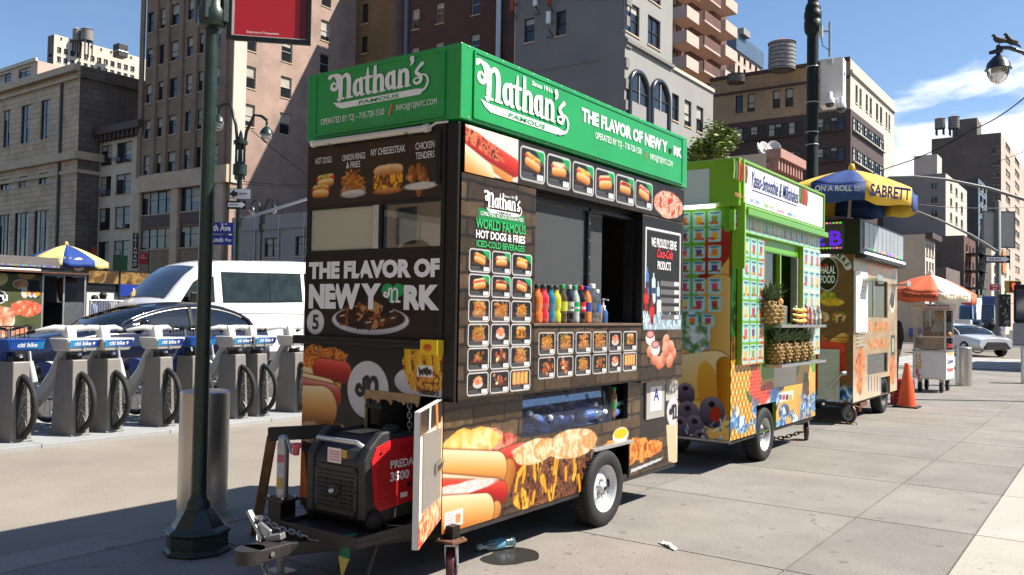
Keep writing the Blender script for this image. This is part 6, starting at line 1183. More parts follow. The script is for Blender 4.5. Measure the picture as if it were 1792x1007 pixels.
YB1=9.98;XBL=XB-1.02;lime=mat('lime_paint',(.21,.43,.02),.35,var=.04,coat=.4);dlime=mat('dark_lime_paint',(.12,.34,.03),.4,var=.05,coat=.3)
sc_=thing('food_cart','lime green smoothie cart wrapped in pictures of bananas, pineapples and splashing fruit','food cart',(-3.35,8.6,0))
ZB0=.30;wy0,wz1=fb(1338,440);wy1=fb(1394,560)[0];wz0=fb(1366,566)[1];wz1=2.06
b=MB();wallgrid(b,(XB-.006,YB0+.02,ZB0),UY,UZ,YB1-YB0-.02,2.44-ZB0,[(8.27-YB0-.02,wz0-ZB0,9.78-YB0-.02,wz1-ZB0),(8.05-YB0-.02,-.01,8.62-YB0-.02,.56-ZB0),(8.55-YB0-.02,.70-ZB0,9.28-YB0-.02,.93-ZB0)],lime,.03)
b.quad((XBL,YB0+.006,ZB0),(XB-.006,YB0+.006,ZB0),(XB-.006,YB0+.006,2.44),(XBL,YB0+.006,2.44),lime);b.box(XBL,XBL+.02,YB0+.03,YB1,ZB0,2.44,lime);b.box(XBL+.02,XB-.02,YB1-.03,YB1,ZB0,2.44,lime);b.box(XBL+.02,XB-.02,YB0+.03,YB1-.03,ZB0-.04,ZB0,M['darksteel']);b.box(XBL+.02,XB-.02,YB0+.03,YB1-.03,2.41,2.438,M['offwhite']);b.box(XB-.5,XB-.04,YB0+.05,YB1-.05,wz0-.05,wz0-.01,M['steel']);b.box(XB-.36,XB-.34,YB0+.05,YB1-.05,ZB0,.95,M['interior'])
W(b,'body',sc_)
CUP=['e8742a','c23a5a','f0b030','a8482a','8a9a3a','d8506a','e09050','7a3a6a','f0c878']
def drinkcard(P,x0,y0,x1,y1,k,seed,pair=False):
 w,h=x1-x0,y1-y0;P.rect(x0,y0,x1,y1,hx('a9d8dc'),r=.12*w);P.rect(x0+.12*w,y0+.84*h,x1-.12*w,y0+.92*h,hx('2a4a5a'));P.rect(x0+.3*w,y0+.76*h,x1-.3*w,y0+.81*h,hx('5a8a98'))
 cx=(x0+x1)/2;c=hx(CUP[k % 9]);cw_=.25*w if not pair else .14*w
 P.poly([(cx-cw_,y0+.68*h),(cx+cw_,y0+.68*h),(cx+cw_*.75,y0+.18*h),(cx-cw_*.75,y0+.18*h)],c);P.rect(cx-cw_*1.04,y0+.66*h,cx+cw_*1.04,y0+.70*h,np.array(c)*.6+.35)
 r=np.random.default_rng(seed)
 for i in range(4):P.ell(cx+(r.random()-.5)*.7*w,y0+.2*h+.06*h*r.random(),.13*w,.08*h,hx(['d8341c','e8a02a','5a8a2a','c8622a'][int(r.integers(4))]))
P,pm=paintpx('y',YB0,0,0,0,0,200,330,hx('6aa82c'),(XBL,ZB0,XB-.006,2.44))
pm.poly([(1100,640),(1100,400),(1230,470),(1276,410),(1276,640)],hx('6aa63a'));P.tex(pm.mask(1222,405,1300,560,.3,3),[hx('8a2418'),hx('b83a24'),hx('6a1a14')],3,5);P.tex(pm.mask(1180,470,1204,530,.1,2),[hx('c87a8a'),hx('a84a6a'),hx('e0b0a0')],8,5)
pm.poly([(1150,555),(1250,560),(1262,470),(1276,450),(1276,800),(1100,800)],hx('e6b65a'));P.tex(pm.mask(1236,500,1290,760,.1,2),[hx('d8a03a'),hx('efcf7e'),hx('e0b050')],3,8)
pm.cap(1258,520,1262,690,40,hx('f0d088'),hx('c89030'));pm.cap(1204,660,1250,655,40,hx('f6e0a8'),hx('d8a440'),hx('ecca80'));pm.ell(1222,632,1262,740,hx('e8b040'),c2=hx('c07a18'),rot=.2);pm.cap(1268,640,1272,720,14,hx('d8981c'),hx('a8680c'))
pm.poly([(1190,545),(1243,548),(1243,612),(1190,612)],hx('8aa0b0'));P.tex(pm.mask(1185,540,1245,618,.1,9),[hx('6a8ab0'),hx('e8f0f4'),hx('4a7a3a'),hx('c8d8e4')],8,3)
for u,v,rr_ in ((1200,690,20),(1204,728,26),(1216,750,24),(1246,722,28),(1190,750,22),(1226,770,18)):pm.ell(u-rr_*.8,v-rr_,u+rr_*.8,v+rr_,hx('857a8c'),c2=hx('2c2434'));pm.ell(u-6,v-rr_*.7,u+5,v-rr_*.3,hx('1a141a'))
pm.ell(1242,712,1262,740,hx('a83018'))
r=np.random.default_rng(5)
for k in range(26):u=r.uniform(1200,1276);v=r.uniform(735,775);pm.cap(u,v,u+r.uniform(-10,10),v+r.uniform(-8,8),1.6,hx(['d8dee4','a8b8c8','6a7a90'][k % 3]))
rw=[(370,397),(397+2,424),(430,452),(457,480),(487,515),(518,546)];k=0
for i,(a,c) in enumerate(rw):
 for (p,q) in ((1186,1208),(1212,1234),(1239,1262)):x0,z0=feb(p,c);x1,z1=feb(q,a);z0=feb(1240,c)[1];z1=feb(1240,a)[1];drinkcard(P,x0,z0,x1,z1,k*2+i,k);k += 1
for (p,q) in ((1201,1222),(1228,1250)):x0=feb(p,560)[0];x1=feb(q,560)[0];drinkcard(P,x0,feb(1230,572)[1],x1,feb(1230,550)[1],k,k);k += 1
b=MB();b.paint(P,(0,YB0,0),UX,UZ,M['print']);b.box(XBL,XB,YB0-.01,YB0+.004,ZB0-.02,ZB0-.001,M['steel']);W(b,'end_wrap',sc_)
P,pm=paintpx('x',XB,0,0,0,0,330,270,hx('5fa52a'),(YB0+.014,ZB0,YB1,2.44))
P.tex(P.aa(P.X-fb(1297,500)[0]),[hx('14381a'),hx('2a6a22'),hx('0c2410'),hx('3a7a2a')],5,3);pm.rect(1270,375,1440,440,hx('74bd2a'))
def pineapple_skin(u0,v0,u1,v1):m_=pm.mask(u0,v0,u1,v1,.03,2);g_=np.abs(np.sin(P.X*34+P.Y*26))*np.abs(np.sin(P.X*34-P.Y*26));P.mix(m_,hx('a85a12'));P.mix(m_*np.clip(g_*2.4-.15,0,1),hx('f0b83c'));P.mix(m_*np.clip(g_*4-2.6,0,1),hx('f8dc88'))
pm.rect(1270,590,1330,662,hx('5a3a1a'));P.tex(pm.mask(1262,585,1330,668,.2,1),[hx('3a2410'),hx('8a5a1c'),hx('5a4a1c')],14,4);pm.rect(1270,662,1440,800,hx('e8b048'));pineapple_skin(1240,630,1330,800)
def berry(u0,v0,u1,v1):P.tex(pm.mask(u0,v0,u1,v1,.12,3),[hx('8a1410'),hx('d8281c'),hx('e8483a'),hx('b81c14')],9,4);m_=pm.mask(u0,v0,u1,v1,.12,3);P.mix(m_*np.clip(np.sin(P.X*110)*np.sin(P.Y*90)*6-4.6,0,1),hx('f0d890'))
berry(1312,640,1333,712);berry(1330,668,1358,716);pm.cap(1308,690,1314,700,6,hx('3a7a22'),hx('2a5a18'))
for u,v in ((1356,690),(1366,672),(1352,712),(1372,720)):pm.ell(u-9,v-13,u+9,v+13,hx('4a5a9a'),c2=hx('1a2040'))
pm.rect(1372,660,1396,700,hx('e8b83a'));pm.ell(1394,630,1424,745,hx('f2c868'),c2=hx('e08a30'));pm.ell(1404,655,1416,715,hx('5a2a14'));P.tex(pm.mask(1405,650,1416,710,.2,1),[hx('2a1a14'),hx('6a3a20'),hx('1a1010')],26,3)
pm.rect(1362,686,1388,702,hx('f0f0f0'))
for k,c in enumerate(('2a4a9a','d83a2a','3a3a3a','e0a02a')):pm.rect(1363+k*6,691,1368+k*6,700,hx(c))
r=np.random.default_rng(9);wm=np.clip((fbm(P.X*6,P.Y*7,12)-.50)*9,0,1)*np.clip((fb(1300,692)[1]-P.Y)*7+.25*np.sin(P.X*9),0,1)
P.tex(wm,[hx('f4f8fa'),hx('5a9ad0'),hx('1a4a8a'),hx('c8e4f4'),hx('2a6ab0')],9,22,3,1.5)
P.hole=((P.X > 8.05) & (P.X < 8.62) & (P.Y < .56)) | ((P.X > 8.27) & (P.X < 9.78) & (P.Y > wz0) & (P.Y < wz1)) | ((P.X > 8.55) & (P.X < 9.28) & (P.Y > .70) & (P.Y < .93))
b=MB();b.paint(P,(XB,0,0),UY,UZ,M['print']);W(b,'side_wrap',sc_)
def dboard(name,y0,z0,y1,z1,nc,nr,seed,base='68a82e',red=None,x=XBM):
 P=Paint(y1-y0,z1-z0,60*nc if nr > 1 else 26*nc,34*nr+8,hx(base),y0,z0)
 if red:P.tex(P.aa(-(P.X-y0-(y1-y0)*.82)),[hx('c81e14'),hx('e83a2a')],5,3);P.tex(P.aa(P.Y-z0-.12),[hx('e8b048'),hx('c8702a'),hx('f0d080')],12,3)
 w,h=(y1-y0)/nc,(z1-z0)/nr
 for i in range(nr):
  for j in range(nc):drinkcard(P,y0+w*(j+.08),z0+h*(i+.06),y0+w*(j+.92),z0+h*(i+.94),i*3+j*2+seed,seed+i*nc+j)
 b=MB();b.box(XB+.002,x-.002,y0,y1,z0,z1,lime);b.paint(P,(x,0,0),UY,UZ,M['print']);return W(b,name,sc_)
y0,z0=fbm_(1298,640);dboard('menu_board',y0,z0,fbm_(1338,620)[0]-.02,fbm_(1300,412)[1],3,6,2,red=True)
dboard('menu_strip',fbm_(1285,390)[0],fbm_(1290,404)[1],9.94,fbm_(1285,366)[1],14,1,5,'7dc032')
dboard('menu_board',fbm_(1405,600)[0],fbm_(1410,622)[1],9.97,fbm_(1405,432)[1],3,5,7,'d8d8c8')
z0,z1=2.40,2.84;b=MB();b.box(XBL-.02,XB+.08,YB0-.03,YB1+.02,z0,z1,lime);sg=W(b,'roof_sign',sc_,bevel=.008)
fg=lambda u,v:PX(u,v,XB+.086);PG2=(fg,UY,1);b=MB();b.box(XB+.08,XB+.085,YB0+.06,YB1-.04,z0+.045,z1-.045,M['white'])
for q in ((YB0+.03,YB1-.01,z1-.03,z1-.01),(YB0+.03,YB1-.01,z0+.01,z0+.03),(YB0+.03,YB0+.06,z0+.03,z1-.03),(YB1-.04,YB1-.01,z0+.03,z1-.03)):b.box(XB+.08,XB+.10,*q,dlime if q[0] > YB1-.1 else lime)
nv=mat('navy_lettering',(.01,.02,.16),.5,var=0);ltext(b,PG2,'Yasso-Smoothie & Milkshakes',1313,325,1396,357,26,nv,.012,shear=.25)
for s,u0,v0,u1,v1,c in (('Milk Shakes',1286,343,1305,350,(.6,.2,.1)),('Iced Coffee',1312,352,1329,358,(.02,.2,.45)),('Veggie Juices',1335,359,1354,367,(.2,.45,.1)),('Smoothie',1359,370,1372,375,(.5,.1,.2)),('Bubble Tea',1378,376,1391,381,(.02,.2,.45))):ltext(b,PG2,s,u0,v0,u1,v1,7,mat('lettering_%d' % u0,c,.5,var=0),.012)
b.ribbon([(fg(1316,336)[1],2.585),(fg(1395,370)[1],2.585)],[.008,.008],(XB+.086,0,0),UY,UZ,nv,.003)
for (ua,ub) in ((1282,1308),(1398,1413)):
 ya_,yb_=fg(ua,320)[1],fg(ub,320)[1]
 for k in range(6):y=ya_+(yb_-ya_)*(k+.5)/6;b.ribbon([(y-.005,2.64),(y+.008,2.72),(y,2.79-.015*(k % 2))],[.035,.04,.035],(XB+.086,0,0),UY,UZ,mat('juice_%d' % k,lin(hx(['6a8a2a','2a6a2a','c83a2a','a82a2a','b86a2a','8a3a1a'][k])),.5,var=.1),.003+.0006*k)
W(b,'sign_panel',sg)
fgn=lambda u,v:PY(u,v,YB0-.036)[[0,2]];P=Paint(.80,.32,110,44,hx('d4d8d8'),XBL+.02,z0+.04);P.poly([(-3.52,2.68),(-3.40,2.68),(-3.415,2.54),(-3.505,2.54)],hx('d8a878'));P.rect(-3.53,2.675,-3.39,2.69,hx('c89868'));P.line([(-3.44,2.69),(-3.43,2.76)],.008,hx('8a9a8a'))
for x,z,a,c in ((-3.57,2.55,.04,'e8a878'),(-3.36,2.545,.035,'e0905a'),(-3.48,2.535,.05,'3a7a4a'),(-3.35,2.62,.03,'5a8a5a'),(-3.6,2.60,.035,'e8c890'),(-3.62,2.53,.03,'d8b078'),(-3.52,2.52,.03,'4a8a4a')):P.ell(x,z,a,a*.8,hx(c),wob=.2)
b=MB();b.paint(P,(0,YB0-.034,0),UX,UZ,M['print']);W(b,'sign_panel',sg)
b=MB();b.cyl((XBL+.02,YB0-.05,2.41),(XB-.14,YB0-.05,2.41),.016,mat('lit_tube',(1,1,.92),.4,var=0,emit=2.0));b.box(XBL,XB-.1,YB0-.06,YB0-.005,2.428,2.44,M['white']);W(b,'tube_lamp',sc_)
b=MB();b.box(XB-.004,XB+.12,YB0+.01,YB0+.05,fb(1277,470)[1],2.44,lime);b.box(XB+.0,XB+.14,YB0+.05,YB1,2.33,2.39,dlime);W(b,'awning_edge',sc_,bevel=.006)
b=MB();b.box(XB-.04,XB-.03,8.27,8.69,wz0,wz1,M['glassdk']);b.box(XB-.05,XB+.01,8.69,8.72,wz0,wz1,lime);W(b,'service_window',sc_);b=MB();b.box(XB-.03,XB+.0,9.25,9.78,wz0,wz1,mat('onyx_panel',(.42,.33,.2),.3,var=.4,scale=4));b.box(XB-.05,XB+.02,9.22,9.25,wz0,wz1,M['alu']);W(b,'onyx_panel',sc_)
sh1,sh2=fb(1350,568)[1],fb(1370,634)[1]
for z in (sh1,sh2):b=MB();b.box(XB-.1,XB+.17,8.27,9.80,z-.03,z,M['steel']);W(b,'shelf',sc_,bevel=.004)
b=MB();b.box(XB-.02,XB+.0,8.55,9.28,.70,.93,mat('dark_green_glass',(.02,.05,.035),.08,var=0,coat=.6));W(b,'lower_window',sc_)
wheel(sc_,(-2.93,8.33,.26),.26,.16,1);wheel(sc_,(XBL+.08,8.33,.26),.26,.16,-1);b=MB();b.box(XBL+.1,XB-.1,8.29,8.37,.22,.28,M['darksteel']);b.box(XBL,XB-.02,8.0,8.66,.56,.58,M['black']);W(b,'axle',sc_)
caster(sc_,-2.97,10.05,.10,.2,.26);caster(sc_,XBL+.1,9.5,.10,.8,.26)
b=MB();chain(b,[(-3.0,10.0,.10),(-3.2,9.8,.03),(-3.4,9.7,.06),(-3.6,9.6,.2)],.05,M['rust'],.006);W(b,'chain',sc_)
pin=thing('pineapple','ripe pineapple','pineapple',group='pineapples on the smoothie cart');b=MB();sk=mat('pineapple_skin',(.26,.15,.04),.6,var=.3,scale=12);eye=mat('pineapple_eye',(.42,.30,.10),.6,var=.2,scale=30);lf=mat('pineapple_leaf',(.07,.12,.05),.55,var=.4,scale=14)
b.lathe((0,0,0),[(0,0),(.035,.005),(.055,.04),(.062,.09),(.055,.14),(.035,.17),(0,.18)],sk,16)
for i in range(6):
 for j in range(9):z=.02+i*.027;a=2*PI*(j+.5*(i % 2))/9;rr_=float(np.interp(z,[0,.04,.09,.14,.17],[.036,.056,.0625,.0555,.037]));b.sph((rr_*math.cos(a),rr_*math.sin(a),z),(.012,.012,.010),eye,5,4)
b.build('fruit',pin);b=MB();r=np.random.default_rng(1)
for k in range(30):
 a=k*2.4;e=.15+1.0*(k/30);l=.16-.07*k/30;d=np.array([math.cos(a)*math.sin(e),math.sin(a)*math.sin(e),math.cos(e)]);s_=np.array([-math.sin(a),math.cos(a),0])*.011;p0=np.array([.014*math.cos(a),.014*math.sin(a),.172]);p1=p0+d*l*.55+np.array([0,0,.01]);p2=p0+d*l+np.array([math.cos(a),math.sin(a),-.3])*.03*e
 b.add([p0-s_,p0+s_,p1+s_*.9,p1-s_*.9,p2],[(0,1,2,3),(3,2,4)],lf)
b.build('crown',pin);first=True;k=0
nm_=['first','second','third','fourth','fifth']
for z,ul,s_ in ((sh2,(1358,1372,1386,1399,1411),1.22),(sh1,(1345,1356),1.35)):
 for j,u in enumerate(ul):
  for row in ((0,) if z == sh1 else (0,1)):
   o=pin if first else dup(pin);first=False;y=PX(u,600,XB+.09)[1];o.location=(XB+.09-.11*row,y+.05*row,z);o.scale=(s_,)*3;o.rotation_euler=(0,0,k*1.3)
   o['label']='ripe pineapple on the %s shelf, %s from the near end%s' % ('upper' if z == sh1 else 'lower',nm_[j],' in the back row' if row else '');k += 1
og=mat('orange_peel',(.75,.25,.04),.5,var=.1,bump=.2,bscale=150)
oo=thing('orange','round orange stacked beside the upper pineapples','orange',group='oranges on the smoothie cart');b=MB();b.sph((0,0,.04),.04,og,12,8);b.build('peel',oo);b=MB();b.sph((0,0,.08),(.006,.006,.004),lf,6,4);b.build('stalk',oo)
for k in range(7):o=oo if k == 0 else dup(oo);o.location=(XB-.05+.07*(k % 2),8.42+.075*(k % 4),sh1+.19+.07*(k//4));o['label']='orange in the heap above the pineapples, %s row' % ('lower' if k < 4 else 'upper')
b=MB();b.box(XB-.09,XB+.07,8.36,8.74,sh1+.005,sh1+.19,M['steel']);obj(b,'fruit_crate','steel crate carrying the oranges behind the upper pineapples','crate',base=(XB+.05,8.55,sh1),bevel=.006)
bn=mat('banana_peel',(.75,.5,.08),.5,var=.12);
for k in range(3):
 b=MB()
 for j in range(5):b.tube([(XB+.12+.02*j*.3,8.74+.02*j,sh1+.05+.055*k),(XB+.17,8.80+.018*j,sh1+.02+.055*k+.012),(XB+.19,8.90+.012*j,sh1+.03+.055*k+.01),(XB+.17,8.98,sh1+.06+.055*k)],[.012,.02,.02,.009],bn,7)
 obj(b,'banana_bunch','bunch of yellow bananas on the upper shelf, %s of three' % ['lowest','middle','topmost'][k],'bananas','banana bunches on the smoothie cart',base=(XB+.15,8.85,sh1+.055*k))
jar0=None;r=np.random.default_rng(6)
for k in range(9):
 if k in (0,3,6):jar0=bottle('j',[(.5,.04,.12),(.55,.30,.2),(.3,.34,.3)][k//3],(.75,.75,.75),[(.6,.3,.35),(.7,.6,.4),(.7,.7,.7)][k//3],group='juice bottles on the smoothie cart',name='juice_bottle');o=jar0
 else:o=dup(jar0)
 o.location=(XB+.12-.09*(k % 2),9.06+.075*k,sh1);o.scale=(1.0,1.0,.8+.1*(k % 3));o['label']='%s juice bottle on the upper shelf, number %d from the bananas' % (['red','peach','pale green'][k//3],k+1)
XH=-2.9;fh=lambda u,v:PX(u,v,XH)[1:];YH0=11.86;feh=lambda u,v:PY(u,v,YH0)[[0,2]];PLH=plane('x',XH);PLHE=plane('y',YH0);YH1=14.6;XHL=XH-1.15;ZH0,ZH1=.30,2.28
tan=mat('tan_wrap',(.36,.27,.18),.5,var=.1)
hcart=thing('food_cart','brown and tan halal food cart with a lit number board under the big umbrella','food cart',(-3.45,13.2,0))
hw0,hz1_=fh(1519,488);hw1=fh(1553,488)[0];hz0_=fh(1535,556)[1];lw0,lz1=fh(1518,622);lw1=fh(1553,640)[0];lz0=fh(1535,654)[1]
b=MB();wallgrid(b,(XH-.006,YH0+.02,ZH0),UY,UZ,YH1-YH0-.02,ZH1-ZH0,[(hw0-YH0-.02,hz0_-ZH0,hw1-YH0-.02,hz1_-ZH0),(lw0-YH0-.02,lz0-ZH0,lw1-YH0-.02,lz1-ZH0),(13.5-YH0-.02,-.01,14.1-YH0-.02,.55-ZH0)],tan,.04)
b.quad((XHL,YH0+.006,ZH0),(XH-.006,YH0+.006,ZH0),(XH-.006,YH0+.006,ZH1),(XHL,YH0+.006,ZH1),tan);b.box(XHL,XHL+.02,YH0+.03,YH1,ZH0,ZH1,M['steel']);b.box(XHL+.02,XH-.02,YH1-.03,YH1,ZH0,ZH1,tan);b.box(XHL+.02,XH-.02,YH0+.03,YH1-.03,ZH0-.03,ZH0,M['darksteel']);b.box(XHL+.02,XH-.02,YH0+.03,YH1-.03,ZH1-.03,ZH1,M['steel']);b.box(XH-.3,XH-.28,YH0+.05,YH1-.05,ZH0,ZH1-.05,M['interior'])
W(b,'body',hcart)
P,pm=paintpx('y',YH0,0,0,0,0,150,240,hx('704a34'),(XHL,ZH0,XH-.006,ZH1));P.a *= (.8+.4*fbm(P.X*3+P.Y*1.5,P.Y*24-P.X*14,4))[...,None]
pm.ell(1429,449,1467,510,hx('e8e4dc'));pm.ell(1430,451,1466,508,hx('1a1512'))
x,y,a,c_=pm.b(1422,442,1482,520)
P.tex(pm.mask(1430,510,1464,532,.2,2),[hx('7a4a1c'),hx('d8b040'),hx('6a8a2a'),hx('c8862a')],9,3);P.tex(pm.mask(1436,522,1478,536,.2,3),[hx('e8c030'),hx('c8922a'),hx('f0d860')],14,4)
for q,sd in (((1426,545,1452,566),5),((1456,545,1480,566),6)):P.tex(pm.mask(*q,.15,sd),[hx('d8a030'),hx('4a7a22'),hx('c85a2a'),hx('e8d8b0'),hx('7a3a1a')],12,sd)
P.tex(pm.mask(1424,588,1448,606,.2,7),[hx('c8a070'),hx('6a4a2a'),hx('d86a3a')],12,7);pm.cap(1462,600,1476,592,9,hx('f0b860'),hx('a8601c'));pm.rect(1420,590,1490,591,hx('2a1c12'))
pm.rect(1426,600,1480,660,hx('c01c1c'));pm.ell(1430,598,1478,622,hx('d83a30'));wm=np.clip((feh(1450,668)[1]-P.Y)*10,0,1)*np.clip((fbm(P.X*6,P.Y*8,4)-.3)*5,0,1);P.tex(wm,[hx('1a4a9a'),hx('e8f0f4'),hx('2a6ac0'),hx('0c2a5a')],10,4);P.ell(*pm.b(1416,625,1436,680),hx('b81c1c'))
b=MB();b.paint(P,(0,YH0,0),UX,UZ,M['print'])
ltext(b,PLHE,'HALAL',1436,481,1462,477,13,M['letter'],.02);ltext(b,PLHE,'FOOD',1436,497,1461,494,13,M['letter'],.02);b.ribbon([(feh(1440,468)[0],feh(1440,468)[1]),(feh(1446,464)[0],feh(1446,464)[1]),(feh(1446,470)[0],feh(1446,470)[1])],[.03,.03,.02],(0,YH0,0),UX,UZ,M['red'],.004)
cx_,cz_=feh(1448,480);R0=abs(feh(1448,449)[1]-cz_)
b.ribbon([(cx_+R0*1.18*math.cos(a),cz_+R0*1.18*math.sin(a)) for a in np.linspace(2.35,.35,9)],[R0*.40]*9,(0,YH0,0),UX,UZ,M['offwhite'],.003)
for k,ch in enumerate('BROTHERS'):a=2.25-k*.257;b.text(ch,(cx_+R0*1.07*math.cos(a),YH0,cz_+R0*1.07*math.sin(a)),UX,UZ,R0*.36,M['letterblk'],'c',bold=.04,lift=.0055,rot=a-PI/2)
W(b,'end_wrap',hcart)
x0,z0=feh(1432,698);x1,z1=feh(1470,612);b=MB();b.box(x0,x1,YH0-.03,YH0-.006,z0,z1,mat('shelf_grey',(.5,.48,.44),.5,var=.06));
for k in range(5):b.box(x0+.01,x1-.01,YH0-.034,YH0-.03,z0+.09+k*.13,z0+.095+k*.13,M['steel'])
W(b,'folding_shelf',hcart,bevel=.004);b=MB();b.bar((x1-.12,YH0-.05,z0+.15),(x1+.05,YH0-.08,z0+.36),.02,.02,M['alu']);b.cyl((x1+.05,YH0-.10,z0+.36),(x1+.09,YH0-.06,z0+.37),.03,M['galv']);W(b,'shelf_strut',hcart)
P,pm=paintpx('x',XH,0,0,0,0,200,190,hx('b8a080'),(YH0+.014,ZH0,YH1,ZH1));P.a *= (.85+.3*fbm(P.X*2+P.Y*8,P.Y*14-P.X*5,4))[...,None]
P.tex(np.clip((fh(1530,650)[1]-P.Y)*4,0,1)*.8,[hx('f0e6d4'),hx('e6d0a8'),hx('f4ecdc')],3,5)
for q,sd in (((1497,612,1514,660),1),((1499,655,1510,692),2),((1557,614,1566,672),3)):P.tex(pm.mask(*q,.35,sd),[hx('8a3a14'),hx('d86a2a'),hx('f0a050'),hx('b8481c')],12,sd)
for j in range(2):
 for k in range(4):u=1523+k*9;v=572+j*30;P.tex(pm.mask(u-4,v-10,u+4,v+10,.2,k),[hx('4a7a22'),hx('e8a030'),hx('d84a2a'),hx('f0d8a0'),hx('7a4a1a')],14,k+4*j)
for k,c in enumerate(('1a4a8a','1a6ab0','d8402a','2a2a2a','1a8ab0')):pm.cap(1520+k*5,660,1520+k*5,682,3,hx(c))
pm.ell(1557,505,1566,548,hx('f0ece4'));pm.ell(1558,512,1565,540,hx('2a2430'));pm.rect(1559,587,1566,622,hx('3a4438'));pm.rect(1561,592,1565,616,hx('b8c0a0'))
for u in (1519,1532,1545,1556):P.tex(pm.mask(u,460,u+11,484,.2,u),[hx('f0a070'),hx('e85a2a'),hx('f8dca8')],12,u)
P.hole=((P.X > hw0) & (P.X < hw1) & (P.Y > hz0_) & (P.Y < hz1_)) | ((P.X > lw0) & (P.X < lw1) & (P.Y > lz0) & (P.Y < lz1)) | ((P.X > 13.5) & (P.X < 14.1) & (P.Y < .55))
b=MB();b.paint(P,(XH,0,0),UY,UZ,M['print']);W(b,'side_wrap',hcart)
y0,z0=fh(1494,582);y1,z1=fh(1515,478);b=MB();b.box(XH+.004,XH+.03,y0,y1,z0,z1,M['white'])
for k in range(16):b.box(XH+.03,XH+.031,y0+.12,y1-.12-.1*(k % 3),z1-.22-k*.052,z1-.21-k*.052,mat('grey_print',(.4,.4,.42),.6,var=0))
W(b,'menu_card',hcart)
b=MB();b.box(XH-.03,XH-.024,hw0,hw1,hz0_,hz1_,M['glassdk']);ym=hw0+(hw1-hw0)*.35;b.box(XH-.035,XH-.015,ym-.02,ym+.02,hz0_,hz1_,M['alu']);W(b,'window_glass',hcart);b=MB();b.box(XH-.03,XH-.024,lw0,lw1,lz0,lz1,M['glassdk']);W(b,'lower_window',hcart)
M['led']=mat('led_panel',(.05,.05,.055),.35,var=0)
zl0,zl1=ZH1+.06,feh(1455,385)[1];b=MB();b.box(XHL,XH+.10,YH0-.06,YH1+.02,ZH1+.005,zl1,M['black']);sg=W(b,'header_sign',hcart,bevel=.006)
b=MB();b.box(XHL+.05,XH-.10,YH0-.066,YH0-.06,zl0,zl1-.04,M['led'])
lv=mat('led_violet_lit',(.10,.012,.62),.5,var=0,emit=.5)
for s,u in (('2',1426),('B',1454)):b.text(s,(feh(u,425)[0],YH0-.066,zl0+.06),UX,UZ,(zl1-zl0)*.66,lv,bold=.03,sx=1.15)
r=np.random.default_rng(7);LC=[mat('led_lit_%d' % k,c,.5,var=0,emit=.7) for k,c in enumerate([(.05,.6,.1),(.5,.05,.5),(.1,.1,.8),(.7,.3,.05)])]
for z in (zl0+.012,zl1-.062):
 for k in range(22):x=XHL+.06+k*(XH-.12-XHL-.06)/22;b.box(x,x+.03,YH0-.069,YH0-.066,z,z+.02,LC[int(r.integers(4))])
W(b,'number_board',sg)
b=MB();b.box(XH+.10,XH+.106,YH0+.15,YH1-.1,zl0+.02,zl1-.03,mat('led_matrix_off',(.30,.30,.31),.3,var=.15,scale=3))
for k in range(9):y=YH0+.15+k*.26;b.box(XH+.106,XH+.108,y,y+.006,zl0+.02,zl1-.03,M['darksteel'])
for k in range(24):y=YH0+.17+k*.1;b.box(XH+.106,XH+.109,y,y+.04,zl0+.02,zl0+.045,LC[int(r.integers(4))])
W(b,'side_board',sg)
b=MB();b.box(XH-.004,XH+.14,YH0+.1,YH1,ZH1-.05,ZH1-.0,M['darksteel']);b.cyl((XH+.125,YH0+.15,ZH1+.02),(XH+.125,YH1-.1,ZH1+.02),.02,mat('lit_tube_b',(.9,.92,1),.4,var=0,emit=.8));W(b,'awning',hcart)
b=MB();b.cyl((XHL+.1,YH0-.10,ZH1-.02),(XH-.28,YH0-.10,ZH1-.02),.018,mat('lit_tube_b'));W(b,'tube_lamp',hcart)
for y in (12.25,14.2):b=MB();b.box(XH,XH+.22,y,y+.30,1.94,1.97,M['steel']);b.box(XH+.21,XH+.22,y,y+.3,1.97,2.02,M['alu']);W(b,'side_shelf',hcart)
wheel(hcart,(-3.0,13.82,.28),.28,.16,1,M['darksteel']);wheel(hcart,(XHL+.1,13.82,.28),.28,.16,-1,M['darksteel']);c=G(1492,742);caster(hcart,c[0]-.03,c[1]+.0,.135,1.0,.30);b=MB();b.bar((c[0]-.5,c[1]+.3,.30),(c[0]+.1,c[1]+.0,.2),.05,.06,M['rust']);b.box(XH-.5,XH-.02,YH0+.5,YH0+.9,.2,.26,M['rust']);W(b,'drawbar',hcart)
b=MB();chain(b,[(c[0]-.8,c[1]+.2,.3),(c[0]-.7,c[1]-.1,.04),(c[0]-.4,c[1]-.15,.02),(c[0]+.1,c[1]-.12,.015)],.05,M['rust'],.006);W(b,'chain',hcart)
zp=fh(1486,440)[1];top=PX(1490,298,XH-.1);parasol('umbrella','large yellow and navy umbrella reading SABRETT over the halal cart',tuple(top),.88,0,.30,[M['canvass'],M['canvasn']],tilt=(-.03,.06),pole_to=(-.02,-.15,-1.25),val=.23,rot=-1.108,texts=[('SABRETT',0,.86,.21,nv,.02),('ON A ROLL !!!',7,.8,.10,M['letter'],.03),('SABRETT',2,.8,.2,nv,.0)])
XN,YN0=-2.9,18.45;fn_=lambda u,v:PX(u,v,XN)[1:];fne=lambda u,v:PY(u,v,YN0)[[0,2]];PLNE=plane('y',YN0);PLN_=plane('x',XN)
nx0=fne(1597,640)[0];nx1=fne(1656,640)[0];ny1=YN0+.95;zt=fne(1630,532)[1];zg=fne(1630,613)[1];zb_=.26
nc=thing('nut_cart','white steel and glass honey roasted nuts cart on small wheels','nut cart',((nx0+nx1)/2,YN0+.45,0));PLNS=plane('x',nx1)
